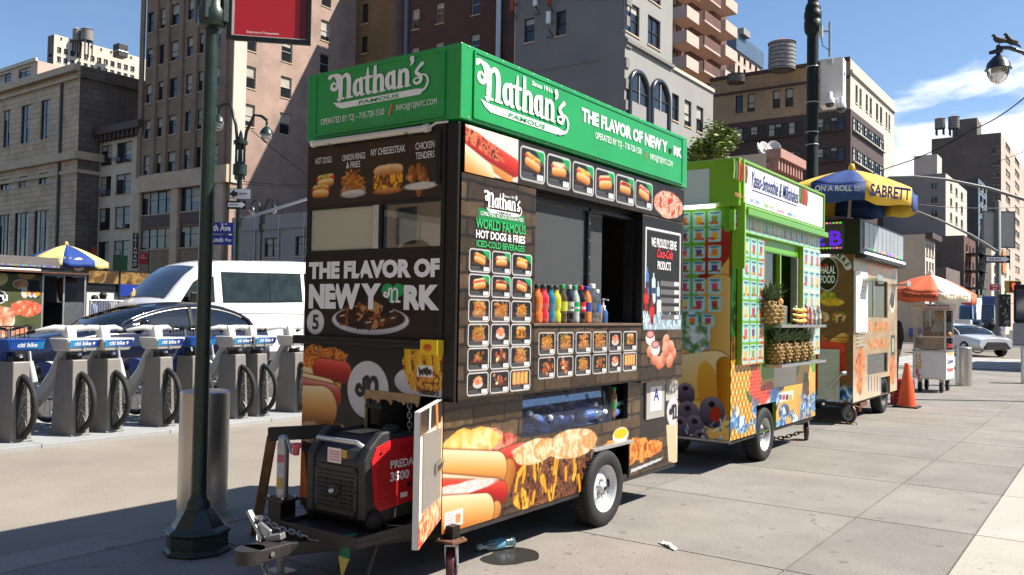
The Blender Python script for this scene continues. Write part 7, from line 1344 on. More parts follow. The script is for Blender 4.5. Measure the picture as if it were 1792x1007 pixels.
b=MB();b.box(nx0,nx1,YN0,ny1,zb_,zg-.02,M['white']);b.box(nx0-.02,nx1+.02,YN0-.02,ny1+.02,zg-.02,zg+.0,M['steel'])
W(b,'body',nc,bevel=.006)
b=MB();b.box(nx0+.02,nx1-.02,YN0-.006,YN0-.002,zb_+.02,zg-.04,M['white'])
cols_=[mat('let_red',(.55,.03,.04),.5,var=0),mat('let_navy',(.02,.04,.25),.5,var=0),mat('let_gold',(.6,.42,.05),.5,var=0)]
for k,(s,c) in enumerate((('Peanuts',0),('Almonds',1),('Cashews',0),('Coconuts - Mix',1))):u1=(1629,1631,1631,1642)[k];ltext(b,PLNE,s,1612,625+k*10,u1,625+k*10,8,cols_[c],.03)
for k,ch in enumerate('HONEY'):x=fne(1603,620)[0];b.text(ch,(x,YN0-.006,fne(1603,627+k*9)[1]),UX,UZ,.13,cols_[2] if k < 3 else cols_[0],bold=.04)
ltext(b,PLNE,'ROASTED',1613,664,1648,664,7,cols_[2],.03)
for j in range(4):b.text(('Peanuts','Cashews','Almonds','Coconuts')[j],(nx1+.003,YN0+.1,zb_+.15+.16*j),UY,UZ,.13,cols_[j % 3],fit=.7,bold=.02)
W(b,'sign_panel',nc)
b=MB()
for x in (nx0+.01,nx1-.04):
 for y in (YN0+.01,ny1-.04):b.box(x,x+.03,y,y+.03,zg,zt-.12,M['alu'])
zmid=fne(1630,590)[1];b.box(nx0+.0,nx1-.0,YN0+.0,ny1-.0,zmid-.015,zmid+.015,M['steel']);b.box((nx0+nx1)/2-.25,(nx0+nx1)/2-.22,YN0+.01,YN0+.03,zmid,zt-.12,M['alu']);W(b,'frame',nc)
b=MB();b.box(nx0+.04,nx1-.04,YN0+.015,YN0+.02,zmid+.015,zt-.12,M['glass']);b.box(nx1-.03,nx1-.025,YN0+.04,ny1-.04,zmid+.015,zt-.12,M['glass']);b.box(nx0+.02,nx1-.02,ny1-.02,ny1-.015,zg,zt-.12,M['glassdk']);W(b,'glass_case',nc)
b=MB();b.box(nx0+.04,nx1-.04,YN0+.018,YN0+.03,zg+.02,zmid-.02,mat('dull_steel',(.3,.28,.25),.35,.8,var=.3));W(b,'steel_front',nc)
b=MB();b.box(nx0-.03,nx1+.03,YN0-.03,ny1+.03,zt-.12,zt,M['offwhite']);b.text('Peanuts Almonds',((nx0+nx1)/2-.05,YN0-.03,zt-.05),UX,UZ,.05,cols_[1],fit=.42,bold=.03);b.text('Cashews Coconuts Mix',((nx0+nx1)/2-.1,YN0-.03,zt-.11),UX,UZ,.05,cols_[0],fit=.5,bold=.03);b.text('HONEY',(nx0+.02,YN0-.03,zt-.06),UX,UZ,.05,cols_[2],fit=.2,bold=.04);W(b,'top_sign',nc)
b=MB();r=np.random.default_rng(3);nm=mat('nut_bags',(.40,.16,.06),.7,var=.4,scale=20)
for k in range(10):b.sph((nx0+.2+.1*(k % 5),YN0+.2+.15*(k//5),zmid+.05),(.06,.06,.06),nm,7,5)
b.lathe(((nx0+nx1)/2+.1,YN0+.3,zmid+.02),[(.16,0),(.04,.3),(0,.3)],M['offwhite'],12);b.sph(((nx0+nx1)/2+.15,YN0+.35,zt-.26),(.12,.1,.1),mat('warm_bag',(.6,.3,.1),.5));W(b,'nut_display',nc)
for x in (nx0+.12,nx1-.10):
 for y in (YN0+.1,ny1-.15):
  b=MB();b.lathe((x,y,.10),[(0,-.03),(.085,-.03),(.10,-.02),(.10,.02),(.085,.03),(0,.03)],M['rubber'],18,'x');b.box(x-.04,x+.04,y-.02,y+.02,.1,zb_,M['galv']);W(b,'caster',nc)
tp=PY(1628,481,YN0+.45);parasol('umbrella','orange and white umbrella reading NUTS over the nuts cart',tuple(tp),.87,0,.36,[M['canvasw'],M['canvaso'],M['canvasr'],M['canvasw'],M['canvaso'],M['canvasw'],M['canvaso'],M['canvaso']],pole_to=(.0,0,-1.05),val=.17,rot=-1.22,texts=[('NUTS4NUTS.COM',7,.86,.11,mat('brown_lettering',(.12,.03,.02),.5,var=0),0),('NUTS NUTS',0,.8,.13,cols_[2],0)],tilt=(0,.05))
c=G(1574,712);b=MB()
wv=.012
for k in range(6):z=.02+k*.07;b.box(c[0]-.2,c[0]+.12,c[1]+.3,c[1]+.6,z,z+.05,mat('crate_red',(.35,.02,.03),.5))
for i,j in ((-.2,.3),(.10,.3),(-.2,.58),(.10,.58)):b.box(c[0]+i,c[0]+i+.02,c[1]+j,c[1]+j+.02,.0,.42,mat('crate_red'))
obj(b,'milk_crate','red slatted plastic crate behind the traffic cone','crate',base=(c[0],c[1]+.45,0))
c=G(1590,690);person('vendor in black clothes standing between the halal cart and the nuts cart',(c[0]-.35,c[1]+.2,0),-1.9,dict(skin=M['skin'],top=M['jacket'],legs=M['jacket'],shoes=M['shoe']),h=1.66,hat='cap',pose={'rel':(.02,-.26,1.16),'rwr':(.24,-.12,1.12),'rpa':(.31,-.10,1.14)})
M['bglass']=mat('building_glass',(.018,.022,.026),.07,var=.2,scale=.6,spec=.6);M['blind']=mat('window_blind',(.42,.39,.33),.7,var=.15,scale=.8);M['wframe']=mat('window_frame_dark',(.03,.027,.025),.5);M['wframel']=mat('window_frame_light',(.45,.42,.37),.5);M['stone']=mat('limestone_trim',(.54,.41,.28),.85,var=.15,scale=.7,bump=.1)
M['roofing']=mat('roofing',(.09,.085,.08),.9)
BK=dict(tan=brickmat('tan_brick',(.34,.225,.14),(.26,.165,.10),(.20,.145,.10)),pink=brickmat('pink_brick',(.40,.26,.20),(.33,.21,.165),(.36,.28,.23)),stone=brickmat('granite_blocks',(.60,.44,.29),(.51,.375,.25),(.24,.175,.12),1.5,.62,.03),stone_shade=brickmat('granite_blocks_shaded',(.17,.13,.10),(.13,.10,.08),(.07,.055,.045),1.5,.62,.03),  # darker granite is the same stone with the flank's shade in its colour
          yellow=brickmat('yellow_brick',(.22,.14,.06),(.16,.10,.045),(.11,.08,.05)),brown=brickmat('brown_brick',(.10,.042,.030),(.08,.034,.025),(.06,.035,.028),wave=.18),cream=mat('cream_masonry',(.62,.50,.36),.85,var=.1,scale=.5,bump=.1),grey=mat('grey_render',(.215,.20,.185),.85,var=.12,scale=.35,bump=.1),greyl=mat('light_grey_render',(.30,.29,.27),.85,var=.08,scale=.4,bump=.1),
          white=mat('pale_masonry',(.58,.53,.44),.85,var=.08,scale=.5),ochre=brickmat('ochre_brick',(.54,.355,.195),(.43,.28,.155),(.28,.20,.13)),peach=mat('peach_render',(.56,.42,.34),.85,var=.08,scale=.4),choc=mat('brown_panel',(.085,.05,.043),.7,var=.12,scale=.5),redb=brickmat('red_brick',(.17,.065,.045),(.13,.05,.036),(.12,.08,.07)),dgrey=brickmat('dark_brick',(.19,.15,.125),(.15,.12,.10),(.11,.09,.08)),terra=mat('pink_terracotta',(.42,.22,.17),.8,var=.1,scale=2),concrete=mat('grey_concrete',(.30,.29,.28),.85,var=.1,scale=.4),dark=mat('dark_glass_cladding',(.03,.035,.04),.25,var=.2,scale=.6))
def window(parent,o,ax,w,h,k=0,style='sash',lintel=None):
 """one window filling a wall opening; local u along the wall, v up, n outwards"""
 U,Nn=(UX,-UY) if ax == 'y' else (UY,UX);b=MB();b.T=Matrix(((U[0],0,Nn[0],0),(U[1],0,Nn[1],0),(0,1,0,0),(0,0,0,1)))
 f=M['wframe'] if style != 'light' else M['wframel'];t=min(.07,w*.09);d=-.2
 b.add([(0,0,d),(w,0,d),(w,h,d),(0,h,d)],[(0,1,2,3)],M['bglass'])
 for q in ((0,w,0,t),(0,w,h-t,h),(0,t,t,h-t),(w-t,w,t,h-t)):b.box(q[0],q[1],q[2],q[3],d+.002,d+.06,f)
 if style in ('sash','light'):
  b.box(t,w-t,h*.5-t*.4,h*.5+t*.4,d+.003,d+.07,f)
  if w > h*.75:b.box(w/2-t*.4,w/2+t*.4,t,h-t,d+.003,d+.065,f)
  q=(.0,.45,.25,.75,.5)[k % 5]
  if q:b.add([(t,h*(1-q),d+.004),(w-t,h*(1-q),d+.004),(w-t,h-t,d+.004),(t,h-t,d+.004)],[(0,1,2,3)],M['blind'])
 elif style[0] == 'm':
  n=int(style[1:])
  for i in range(1,n):b.box(w*i/n-t*.5,w*i/n+t*.5,t,h-t,d+.003,d+.07,f)
  b.box(t,w-t,h*.62-t*.3,h*.62+t*.3,d+.003,d+.05,f)
  for i in range(n):
   if (i*7+k*3) % 5 < 3:q=(.25,.6,.9)[(i+k) % 3];b.add([(w*i/n+t,h*(1-q),d+.004),(w*(i+1)/n-t,h*(1-q),d+.004),(w*(i+1)/n-t,h-t,d+.004),(w*i/n+t,h-t,d+.004)],[(0,1,2,3)],M['blind'])
 b.box(-.06,w+.06,-.10,-.002,-.15,.07,lintel or M['stone'])
 x=b.build('window',parent);x.location=Vector(tuple(o))-wloc(parent);return x
class Bld:
 """a building set on the street grid: a face towards -Y and a face towards +X meeting at a corner"""
 def __init__(s,label,cu,d,lu,ru,tv,my,mx,cat='building',cv=300,name='building',h=None,base=-.1,Xc=None,Yc=None,group=None):
  c=AT(cu,cv,d);s.X1,s.Y0=(Xc if Xc is not None else c[0]),(Yc if Yc is not None else c[1]);s.X0=PY(lu,500,s.Y0)[0];s.Y1=PX(ru,500,s.X1)[1] if ru else s.Y0+14
  s.h=h or ZAT(cu,tv,s.X1,s.Y0);s.base=base;s.t=thing(name,label,cat,((s.X0+s.X1)/2,(s.Y0+s.Y1)/2,base),group=group);s.op={'y':[],'x':[]};s.my,s.mx=my,mx
 def f(s,ax,u,v):p=PY(u,v,s.Y0) if ax == 'y' else PX(u,v,s.X1);return (p[0]-s.X0 if ax == 'y' else p[1]-s.Y0),p[2]
 def o(s,ax,a,z):return (s.X0+a,s.Y0,z) if ax == 'y' else (s.X1,s.Y0+a,z)
 def win(s,ax,cols,vref,rows,uref,style='sash',lintel=None):
  zs=[sorted((s.f(ax,uref,a)[1],s.f(ax,uref,b)[1])) for a,b in rows];protos={}
  for i,(u0,u1) in enumerate(cols):
   a0,a1=s.f(ax,u0,vref)[0],s.f(ax,u1,vref)[0]
   for j,(z0,z1) in enumerate(zs):
    z1_=min(z1,s.h-.3)
    if a1 <= a0+.05 or z1_-z0 < .2:continue
    s.op[ax].append((a0,z0-s.base,a1,z1_-s.base));k=(i*3+j*7) % 5;key=(round(a1-a0,1),round(z1_-z0,1),k)
    if key in protos:q=dup(protos[key],parent=s.t);q.location=Vector(s.o(ax,a0,z0))-wloc(s.t)
    else:protos[key]=window(s.t,s.o(ax,a0,z0),ax,a1-a0,z1_-z0,k,style,lintel)
  return s
 def grid(s,ax,u0,u1,n,vref,v0,v1,m,uref,fw=.5,fh=.6,style='sash',lintel=None):
  w=(u1-u0)/n;h=(v1-v0)/m;return s.win(ax,[(u0+w*(i+.5-fw/2),u0+w*(i+.5+fw/2)) for i in range(n)],vref,[(v0+h*(j+.5-fh/2),v0+h*(j+.5+fh/2)) for j in range(m)],uref,style,lintel)
 def part(s,mb,name):return W(mb,name,s.t)
 def band(s,name,z0,z1,out,m,axs='yx',a0=None,a1=None):
  b=MB()
  if 'y' in axs:b.box(s.X0 if a0 is None else s.X0+a0,(s.X1+out if 'x' in axs else s.X1) if a1 is None else s.X0+a1,s.Y0-out,s.Y0-.0015,z0,z1,m)
  if 'x' in axs:b.box(s.X1+.0015,s.X1+out,s.Y0,s.Y1,z0,z1,m)
  s.part(b,name);return s
 def done(s,parapet=.5):
  b=MB();W_,D_=s.X1-s.X0,s.Y1-s.Y0;H_=s.h-s.base
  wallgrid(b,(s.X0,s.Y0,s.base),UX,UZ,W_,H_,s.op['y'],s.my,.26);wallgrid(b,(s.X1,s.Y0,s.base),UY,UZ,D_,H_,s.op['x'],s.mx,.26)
  b.quad((s.X0,s.Y1,s.base),(s.X0,s.Y0,s.base),(s.X0,s.Y0,s.h),(s.X0,s.Y1,s.h),s.my);b.quad((s.X1,s.Y1,s.base),(s.X0,s.Y1,s.base),(s.X0,s.Y1,s.h),(s.X1,s.Y1,s.h),s.my);s.part(b,'wall')
  b=MB();b.quad((s.X0,s.Y0,s.h-.3),(s.X1,s.Y0,s.h-.3),(s.X1,s.Y1,s.h-.3),(s.X0,s.Y1,s.h-.3),M['roofing']);s.part(b,'roof');return s
def water_tank(u,v0,v1,d,wpx,label,legs=True,base_z=None,cone=(.30,.17,.12)):
 t_=AT(u,v0,d);bt=AT(u,v1,d);r_=wpx/2/F*d;zt,zb=t_[2],bt[2];x,y=bt[0],bt[1];hc=(zt-zb)*.16
 t=thing('water_tank',label,'water tank',(x,y,zb));b=MB();b.lathe((x,y,zb),[(r_,0),(r_*.97,(zt-zb)*.84)],mat('tank_staves',(.30,.275,.25),.85,var=.3,scale=4),28)
 for k in range(7):z=zb+(zt-zb)*.84*(k+.4)/7;b.torus((x,y,z),r_*(1-.03*k/7)+.01,.03,M['darksteel'],'z',28,4)
 W(b,'tank',t);b=MB();b.lathe((x,y,zb),[(r_*1.05,(zt-zb)*.83),(0,zt-zb)],mat('tank_cone_%d' % int(u),cone,.8,var=.15,scale=3),28);W(b,'cone_roof',t)
 if legs:
  b=MB()
  for i,j in ((-1,-1),(-1,1),(1,-1),(1,1)):b.box(x+i*r_*.65-.1,x+i*r_*.65+.1,y+j*r_*.65-.1,y+j*r_*.65+.1,base_z or zb-3,zb-.01,M['darksteel'])
  W(b,'stand',t)
 return t
T1=Bld('tall tan brick office building with a pink brick side and a diagonal shadow',403,82,243,613,-420,BK['tan'],BK['pink'])
T1.win('y',[(255,268),(276.5,288.5),(296,310),(325,339),(346,354),(374,384)],150,[(-311,-275),(-247,-211),(-183,-147),(-119,-83),(-55,-19),(9,45),(73,107),(137,171),(201,235),(265,300)],303)
T1.win('y',[(247,302),(316,382)],360,[(335,375),(400,436)],275,'m4');T1.win('x',[(429,448),(492,511),(560,577)],120,[(-80,-41),(-14,25),(51,89),(116,155),(183,222)],438,'light')
b=MB()
for u in (249,272,292.5,317,342.5,364,394):a=T1.f('y',u,150)[0];b.box(T1.X0+a-.35,T1.X0+a+.35,T1.Y0-.22,T1.Y0-.002,T1.f('y',303,303)[1],T1.h-1,BK['tan'])
T1.part(b,'pier');z0,z1=T1.f('y',300,332)[1],T1.f('y',300,303)[1];T1.band('stone_band',z0,z1,.45,M['stone'],'y');b=MB();b.box(T1.X1+.002,T1.X1+.16,T1.Y0-.02,T1.Y0+T1.f('x',425,300)[0],z0,T1.h,BK['white']);T1.part(b,'corner_pier')
for u in (242,308,387):a=T1.f('y',u,380)[0];b=MB();b.box(T1.X0+a-.6,T1.X0+a+.6,T1.Y0-.3,T1.Y0-.002,0,z0-.01,M['stone']);T1.part(b,'stone_pier')
for q in ((250,302),(316,384)):b=MB();b.box(T1.X0+T1.f('y',q[0],388)[0],T1.X0+T1.f('y',q[1],388)[0],T1.Y0-.1,T1.Y0-.002,T1.f('y',275,397)[1],T1.f('y',275,378)[1],BK['choc']);T1.part(b,'spandrel')
T1.done()
p1=PX(442,305,T1.X1);HS=p1[2]+1.92*(T1.Y1-p1[1])
T2=Bld('rear wing of yellow brick beside the pink brick flank',659,90,560,709,-400,BK['yellow'],BK['pink'],Yc=T1.Y1+.02,h=HS)
T2.win('y',[(617,621),(634,644)],30,[(-60,-24),(7,41),(64,93)],640,'dark');T2.done()
GX=PY(165,400,T1.Y0)[0]
B=Bld('broad granite building with tall dark windows at the left edge',135,66,-60,250,116,BK['stone'],BK['stone_shade'],Xc=GX,Yc=PX(135,300,GX)[1])
B.win('y',[(5.5,18.5),(36,52),(70,86)],230,[(193,258)],12,'m2');B.win('y',[(0,16),(32,47),(67,83)],320,[(309,328)],40,'sash');B.win('y',[(-2,17),(25,50),(59,85)],400,[(372,450)],40,'m3')
zt=B.h;B.band('cornice',zt-.5,zt+.25,.7,M['stone'],'y');B.band('cornice',zt-1.3,zt-.9,.3,BK['stone'],'y');z=B.f('y',130,272)[1];B.band('cornice',z-.5,z+.35,.55,M['stone'],'yx');B.band('cornice',zt-1.2,zt+.1,.35,BK['stone_shade'],'x');z=B.f('y',130,300)[1];B.band('string_course',z-.2,z+.2,.2,M['stone'],'yx')
a=B.f('y',104,300)[0];b=MB();b.box(B.X0+a,B.X0+a+.3,B.Y0-.25,B.Y0-.002,0,zt-1.4,mat('downpipe_dark',(.05,.045,.04),.6));B.part(b,'downpipe');B.done()
B=Bld('narrow cream building with sash windows beside the granite hall',240,82.6,164,None,229,BK['cream'],BK['cream'],Yc=T1.Y0+.4,Xc=T1.X0-.05)
B.win('y',[(174,194),(202,229)],330,[(252,288),(307,342),(363,402),(422,462)],200,'m2');z=B.f('y',200,236)[1];B.band('cornice',z,z+.8,1.0,BK['choc'],'y',-1.0);
for k in range(12):x=B.X0-.8+k*(B.X1-B.X0+.8)/12;b=MB();b.box(x,x+.28,B.Y0-.8,B.Y0-.003,z-.7,z-.002,BK['choc']);B.part(b,'bracket')
B.done()
for k,(u,v) in enumerate(((203,279),(177,335),(215,395))):
 p=PY(u,v,B.Y0-.2);b=MB();b.box(p[0]-.35,p[0]+.35,p[1]-.3,p[1]+.3,p[2]-.25,p[2]+.2,M['galv'])
 for i in range(5):b.box(p[0]-.3,p[0]+.3,p[1]-.31,p[1]-.3,p[2]-.2+i*.08,p[2]-.16+i*.08,M['darksteel'])
 obj(b,'air_conditioner','grey window air conditioner on the cream building, %s one' % ['uppermost','middle','lowest'][k],'air conditioner',base=p)
B=Bld('low grey clad building below the pink brick flank',700,72,405,None,372,BK['concrete'],BK['grey'],cat='building',Yc=AT(500,400,70)[1],h=ZAT(500,374,*AT(500,400,70)[:2]))
B.win('y',[(462,488),(516,540)],440,[(417,450)],470,'m2');z=B.f('y',470,402)[1];B.band('clad_strip',z,B.h-.02,.12,BK['greyl'],'y');b=MB()
for k in range(10):x=B.X0+k*3.1;b.box(x,x+.05,B.Y0-.125,B.Y0-.02,0,B.h-.1,M['galv'])
B.part(b,'panel_joint');B.done()
Yb=T1.Y1+.01;hb=HS
Bb=Bld('dark brown brick tower with a pale drainpipe behind the green sign',893,88,706,None,0,BK['brown'],BK['brown'],Yc=Yb,h=hb,Xc=PY(898,200,Yb)[0])
Bb.win('y',[(720,733),(762,776),(824,839)],80,[(-120,-85),(-52,-17),(16,52),(84,120)],726,'light');b=MB();x=Bb.X0+Bb.f('y',875,100)[0];b.cyl((x,Yb-.3,0),(x,Yb-.3,Bb.h-1),.28,M['galv'],n=12);Bb.part(b,'drainpipe');b=MB();x=Bb.X0+Bb.f('y',712,100)[0];b.cyl((x,Yb-.2,0),(x,Yb-.2,Bb.h-1),.2,mat('blue_grey_pipe',(.12,.15,.22),.5),n=10);Bb.part(b,'drainpipe')
Bb.done()
Bg=Bld('grey rendered building with two arched windows and rooftop antennas',1091,60,894,1172,-160,BK['grey'],BK['greyl'])  # one grey render: sunlit flank coloured lighter than the shaded front
Bg.win('y',[(917,935),(972,990)],60,[(-50,-15),(32,74)],926,'sash');Bg.win('x',[(1094,1119),(1134,1156)],30,[(-70,-22),(6,60)],1106,'sash')
for u0,u1,vt,vb,vm in ((1099,1132,127,222,182),(1138,1168,143,236,194)):
 a0,a1=Bg.f('x',u0,190)[0],Bg.f('x',u1,190)[0];zt_=Bg.f('x',(u0+u1)/2,vt)[1];zb_=Bg.f('x',(u0+u1)/2,vb)[1];zm=Bg.f('x',(u0+u1)/2,vm)[1];cy=(a0+a1)/2;r_=(a1-a0)/2;zs_=zt_-r_
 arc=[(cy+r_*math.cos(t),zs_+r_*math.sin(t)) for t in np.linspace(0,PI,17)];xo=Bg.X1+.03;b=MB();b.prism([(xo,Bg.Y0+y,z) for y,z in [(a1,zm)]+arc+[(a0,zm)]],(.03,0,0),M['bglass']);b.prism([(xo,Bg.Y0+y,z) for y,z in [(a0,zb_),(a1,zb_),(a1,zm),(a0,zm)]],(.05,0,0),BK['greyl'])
 pts=[(xo+.05,Bg.Y0+a1,zb_)]+[(xo+.05,Bg.Y0+y,z) for y,z in arc]+[(xo+.05,Bg.Y0+a0,zb_)];b.tube(pts,.22,BK['dark'],6);b.bar((xo+.06,Bg.Y0+cy,zm),(xo+.06,Bg.Y0+cy,zt_),.1,.1,M['wframel']);b.bar((xo+.06,Bg.Y0+a0,zs_),(xo+.06,Bg.Y0+a1,zs_),.08,.08,M['wframe']);Bg.part(b,'arched_window')
for k in range(24):b=MB();b.box(Bg.X1+.002,Bg.X1+.12,Bg.Y0+.01,Bg.Y0+.5+.3*(k % 2),1+k*1.5,1.7+k*1.5,BK['grey']);Bg.part(b,'quoin')
z=Bg.f('x',1100,58)[1]
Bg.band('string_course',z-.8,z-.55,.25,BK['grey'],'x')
for v in (115,200):b=MB();z=Bg.f('y',1000,v)[1];b.box(Bg.X0+1,Bg.X1-2,Bg.Y0-.06,Bg.Y0-.002,z,z+.12,BK['grey']);Bg.part(b,'wall_seam')
Bg.done()
for k,(u,v,c) in enumerate(((897,0,'red'),(937,-10,'white'),(961,-12,'red'),(960,30,'white'))):
 p=PY(u,v,Bg.Y0-.5);t=thing('cell_antenna','%s cell antenna on the grey rendered building, %s' % ({'red':'red','white':'white'}[c],['left one','tall one','right one','short boxy one'][k]),'antenna',p);b=MB();b.box(p[0]-.16,p[0]+.16,p[1]-.12,p[1]+.1,p[2]-(.9 if k < 3 else .5),p[2]+(1.2 if k < 3 else .4),mat('antenna_red',(.30,.04,.03),.5) if c == 'red' else M['white']);W(b,'panel',t,bevel=.03);b=MB();b.box(p[0]-.05,p[0]+.05,p[1]+.1,p[1]+.49,p[2]-.3,p[2]-.2,M['darksteel']);W(b,'bracket',t);b=MB();b.tube([(p[0],p[1]+.05,p[2]-.9),(p[0]+.3,p[1]+.2,p[2]-1.5),(p[0]-.3,p[1]+.3,p[2]-1.4)],.05,M['black']);W(b,'antenna_lead',t)
B=Bld('lower grey wing with three tall windows right of the arches',1172,61.5,1150,1245,120,BK['greyl'],BK['greyl'],Xc=Bg.X1-.15,Yc=Bg.Y1+.02);B.win('x',[(1176,1188),(1198,1210),(1219,1231)],190,[(165,212)],1182);B.band('coping',B.h-.02,B.h+.25,.15,BK['white'],'x');B.done()
Bp=Bld('peach apartment tower with stacked brick balconies',1168,92,1120,1268,-140,BK['redb'],BK['redb']);Bp.grid('x',1172,1266,5,100,-135,260,9,1200,.35,.5,'light');Bp.done()
for j in range(10):
 for i,(u0,u1,mm) in enumerate(((1171,1193,'peach'),(1203,1232,'redb'),(1241,1262,'peach'))):
  v=-150+j*43+(u0-1171)*.33;y0,y1=Bp.Y0+Bp.f('x',u0,150)[0],Bp.Y0+Bp.f('x',u1,150)[0];z=Bp.f('x',(u0+u1)/2,v+20)[1];b=MB();b.box(Bp.X1+.002,Bp.X1+2.0,y0,y1,z,z+.22,BK['peach'])
  b.box(Bp.X1+1.85,Bp.X1+2.0,y0,y1,z+.221,z+1.3,BK[mm]);b.box(Bp.X1+.003,Bp.X1+1.849,y0,y0+.15,z+.221,z+1.3,BK['peach']);Bp.part(b,'balcony')
B=Bld('distant brown tower with a dark glass crown',1285,135,1262,1330,88,BK['ochre'],BK['peach']);zc=ZAT(1285,58,B.X1,B.Y0);b=MB();b.box(B.X0,B.X1+.3,B.Y0-.3,B.Y1+.3,B.h+.01,zc,mat('slate_glass',(.09,.13,.18),.35,var=.1,scale=.3));B.part(b,'glass_crown');B.grid('x',1288,1328,4,120,92,140,2,1300,.4,.7,'dark');b=MB();b.box(B.X0+1,B.X0+3,B.Y0+1,B.Y0+4,zc+.01,zc+1.0,BK['greyl']);B.part(b,'roof_plant');B.done()
Bo=Bld('ochre brick block with brown bands of office windows',1488,78,1240,1564,103,BK['ochre'],BK['white'],cv=200)
Bo.win('y',[(1287,1300),(1308,1321),(1352,1365),(1374,1388),(1440,1452),(1460,1472)],180,[(162,194)],1330,'sash',BK['ochre'])
zA,zB,zC,zD=[Bo.f('y',1380,v)[1] for v in (215,238,266,290)];zT=Bo.f('y',1380,204)[1]
Bo.band('brown_cladding',0,zT,.03,BK['choc'],'y')
for z0,z1 in ((zB,zA),(zD,zC),(zD-(zC-zD)*2.1,zD-(zC-zD)*1.1)):
 for u0,u1,n in ((1262,1340,6),(1345,1404,5),(1430,1478,4)):a0,a1=Bo.f('y',u0,240)[0],Bo.f('y',u1,240)[0];w=window(Bo.t,(Bo.X0+a0,Bo.Y0-.26,z0),'y',a1-a0,z1-z0,n,'m%d' % n,BK['choc'])
 a1=Bo.f('x',1545,240)[0];window(Bo.t,(Bo.X1+.26,Bo.Y0+.6,z0),'x',a1-.6,z1-z0,2,'m14',BK['white'])
a1=Bo.f('x',1546,240)[0];b=MB();b.box(Bo.X1+.002,Bo.X1+.04,Bo.Y0+.0,Bo.Y0+a1,0,zT,BK['choc']);Bo.part(b,'brown_cladding')
Bo.win('x',[(1497,1501),(1504,1508),(1515,1519),(1522,1526),(1533,1537),(1540,1544),(1550,1553),(1555,1558)],180,[(150,182)],1500,'sash',BK['white']);z=Bo.h;Bo.band('cornice',z-1.3,z-1.0,.2,BK['white'],'x');Bo.band('cornice',z-.15,z+.15,.25,BK['choc'],'y');z=Bo.f('y',1380,152)[1];Bo.band('string_course',z,z+.25,.1,BK['choc'],'y');Bo.done()
water_tank(1368,66,124,80,46,'large wooden water tank with a red cone roof on the ochre block',legs=False);water_tank(1288,128,146,82,30,'small water tank with a pale roof at the end of the ochre block',legs=False,cone=(.34,.2,.15))
B=Bld('small pink terracotta front with a bracketed cornice above the smoothie cart',1341,47,1255,1387,268,BK['cream'],BK['terra']);B.win('x',[(1345,1350),(1356,1362),(1367,1373),(1378,1384)],320,[(303,316),(326,345)],1350,'sash',BK['terra']);z=B.h;B.band('cornice',z-.3,z+.2,.8,BK['terra'],'x');b=MB()
for k in range(9):y=B.Y0+.1+k*(B.Y1-B.Y0)/9.3;b.box(B.X1+.002,B.X1+.65,y,y+.22,z-.95,z-.301,BK['terra'])
B.part(b,'bracket');z=B.f('x',1350,297)[1];B.band('string_course',z,z+.25,.25,BK['terra'],'x');B.done()
for k,(u,v) in enumerate(((1330,262),(1338,260),(1354,259))):
 p=AT(u,v,50);t=thing('satellite_dish','grey satellite dish above the pink terracotta front, %s' % ['left one','middle one','set apart right'][k],'dish',p);b=MB();b.T=Matrix.Translation(tuple(p))@Matrix.Rotation(1.2,4,'Y')@Matrix.Rotation(.4*k,4,'X');b.lathe((0,0,0),[(0,-.08),(.25,-.04),(.42,.06),(.43,.06),(.25,-.06),(0,-.1)],M['offwhite'],18);W(b,'dish',t);b=MB();b.cyl((p[0],p[1],p[2]-1.2),(p[0],p[1],p[2]),.04,M['galv']);W(b,'mast',t)
B=Bld('pale cream high block with roof tanks far behind the granite hall',95,165,69,244,60,BK['dgrey'],BK['white'],cv=60);B.grid('x',97,238,12,110,92,124,2,150,.62,.62,'m3',BK['white']);B.grid('x',97,238,8,110,72,86,1,150,.2,.4,'dark',BK['white']);B.grid('y',82,93,1,110,90,122,2,88,.5,.4);B.done()
for k,(u,w_) in enumerate(((134,13),(152,20))):water_tank(u,48,72,168,w_,['narrow grey water tank on the pale far block','wider pale water tank on the pale far block'][k],cone=(.3,.29,.27))
p=AT(211,84,172);b=MB();b.box(p[0]-1.1,p[0]+1.1,p[1]-1,p[1]+1,p[2]-2,p[2]+.6,M['darksteel']);b.box(p[0]-1.2,p[0]+1.2,p[1]-1.1,p[1]+1.1,p[2]-1.0,p[2]-.8,M['galv']);obj(b,'cooling_unit','grey rooftop cooling unit at the far end of the pale block','cooling unit',base=p,bevel=.1)
B=Bld('pink brick block with wide windows at the far left',66,120,-40,None,106,BK['peach'],BK['peach'],cv=110);B.win('y',[(-4,20),(33,54)],120,[(107,123),(130,146),(153,167)],10,'m2',BK['white']);B.band('coping',B.h-.1,B.h+.4,.3,BK['white'],'y');B.done()
B=Bld('light grey blank walled building beyond the yellow umbrella',1655,85,1545,1692,303,BK['concrete'],BK['white'],cv=330);B.win('y',[(1630,1634),(1636,1640)],330,[(321,332),(345,356),(368,380)],1635);B.grid('x',1660,1688,3,340,312,390,3,1660,.4,.55);B.done()
B=Bld('wide beige tower block with stepped right side at the far right',1752,150,1630,1830,232,BK['dgrey'],BK['peach'],cv=330);B.grid('y',1735,1751,2,350,255,500,12,1740,.6,.45);B.grid('x',1756,1820,4,350,235,500,12,1770,.5,.5,'light');b=MB();b.box(B.X1-8,B.X1-4,B.Y0+2,B.Y0+8,B.h-.3,B.h+3.5,BK['dgrey']);B.part(b,'roof_house');B.done()
for k,(u,w_) in enumerate(((1645,17),(1669,18))):water_tank(u,205 if k == 0 else 201,226,152,w_,['grey water tank on the tower platform, nearer the blank wall','boxed water tank in a steel frame on the tower'][k],base_z=B.h-.3)
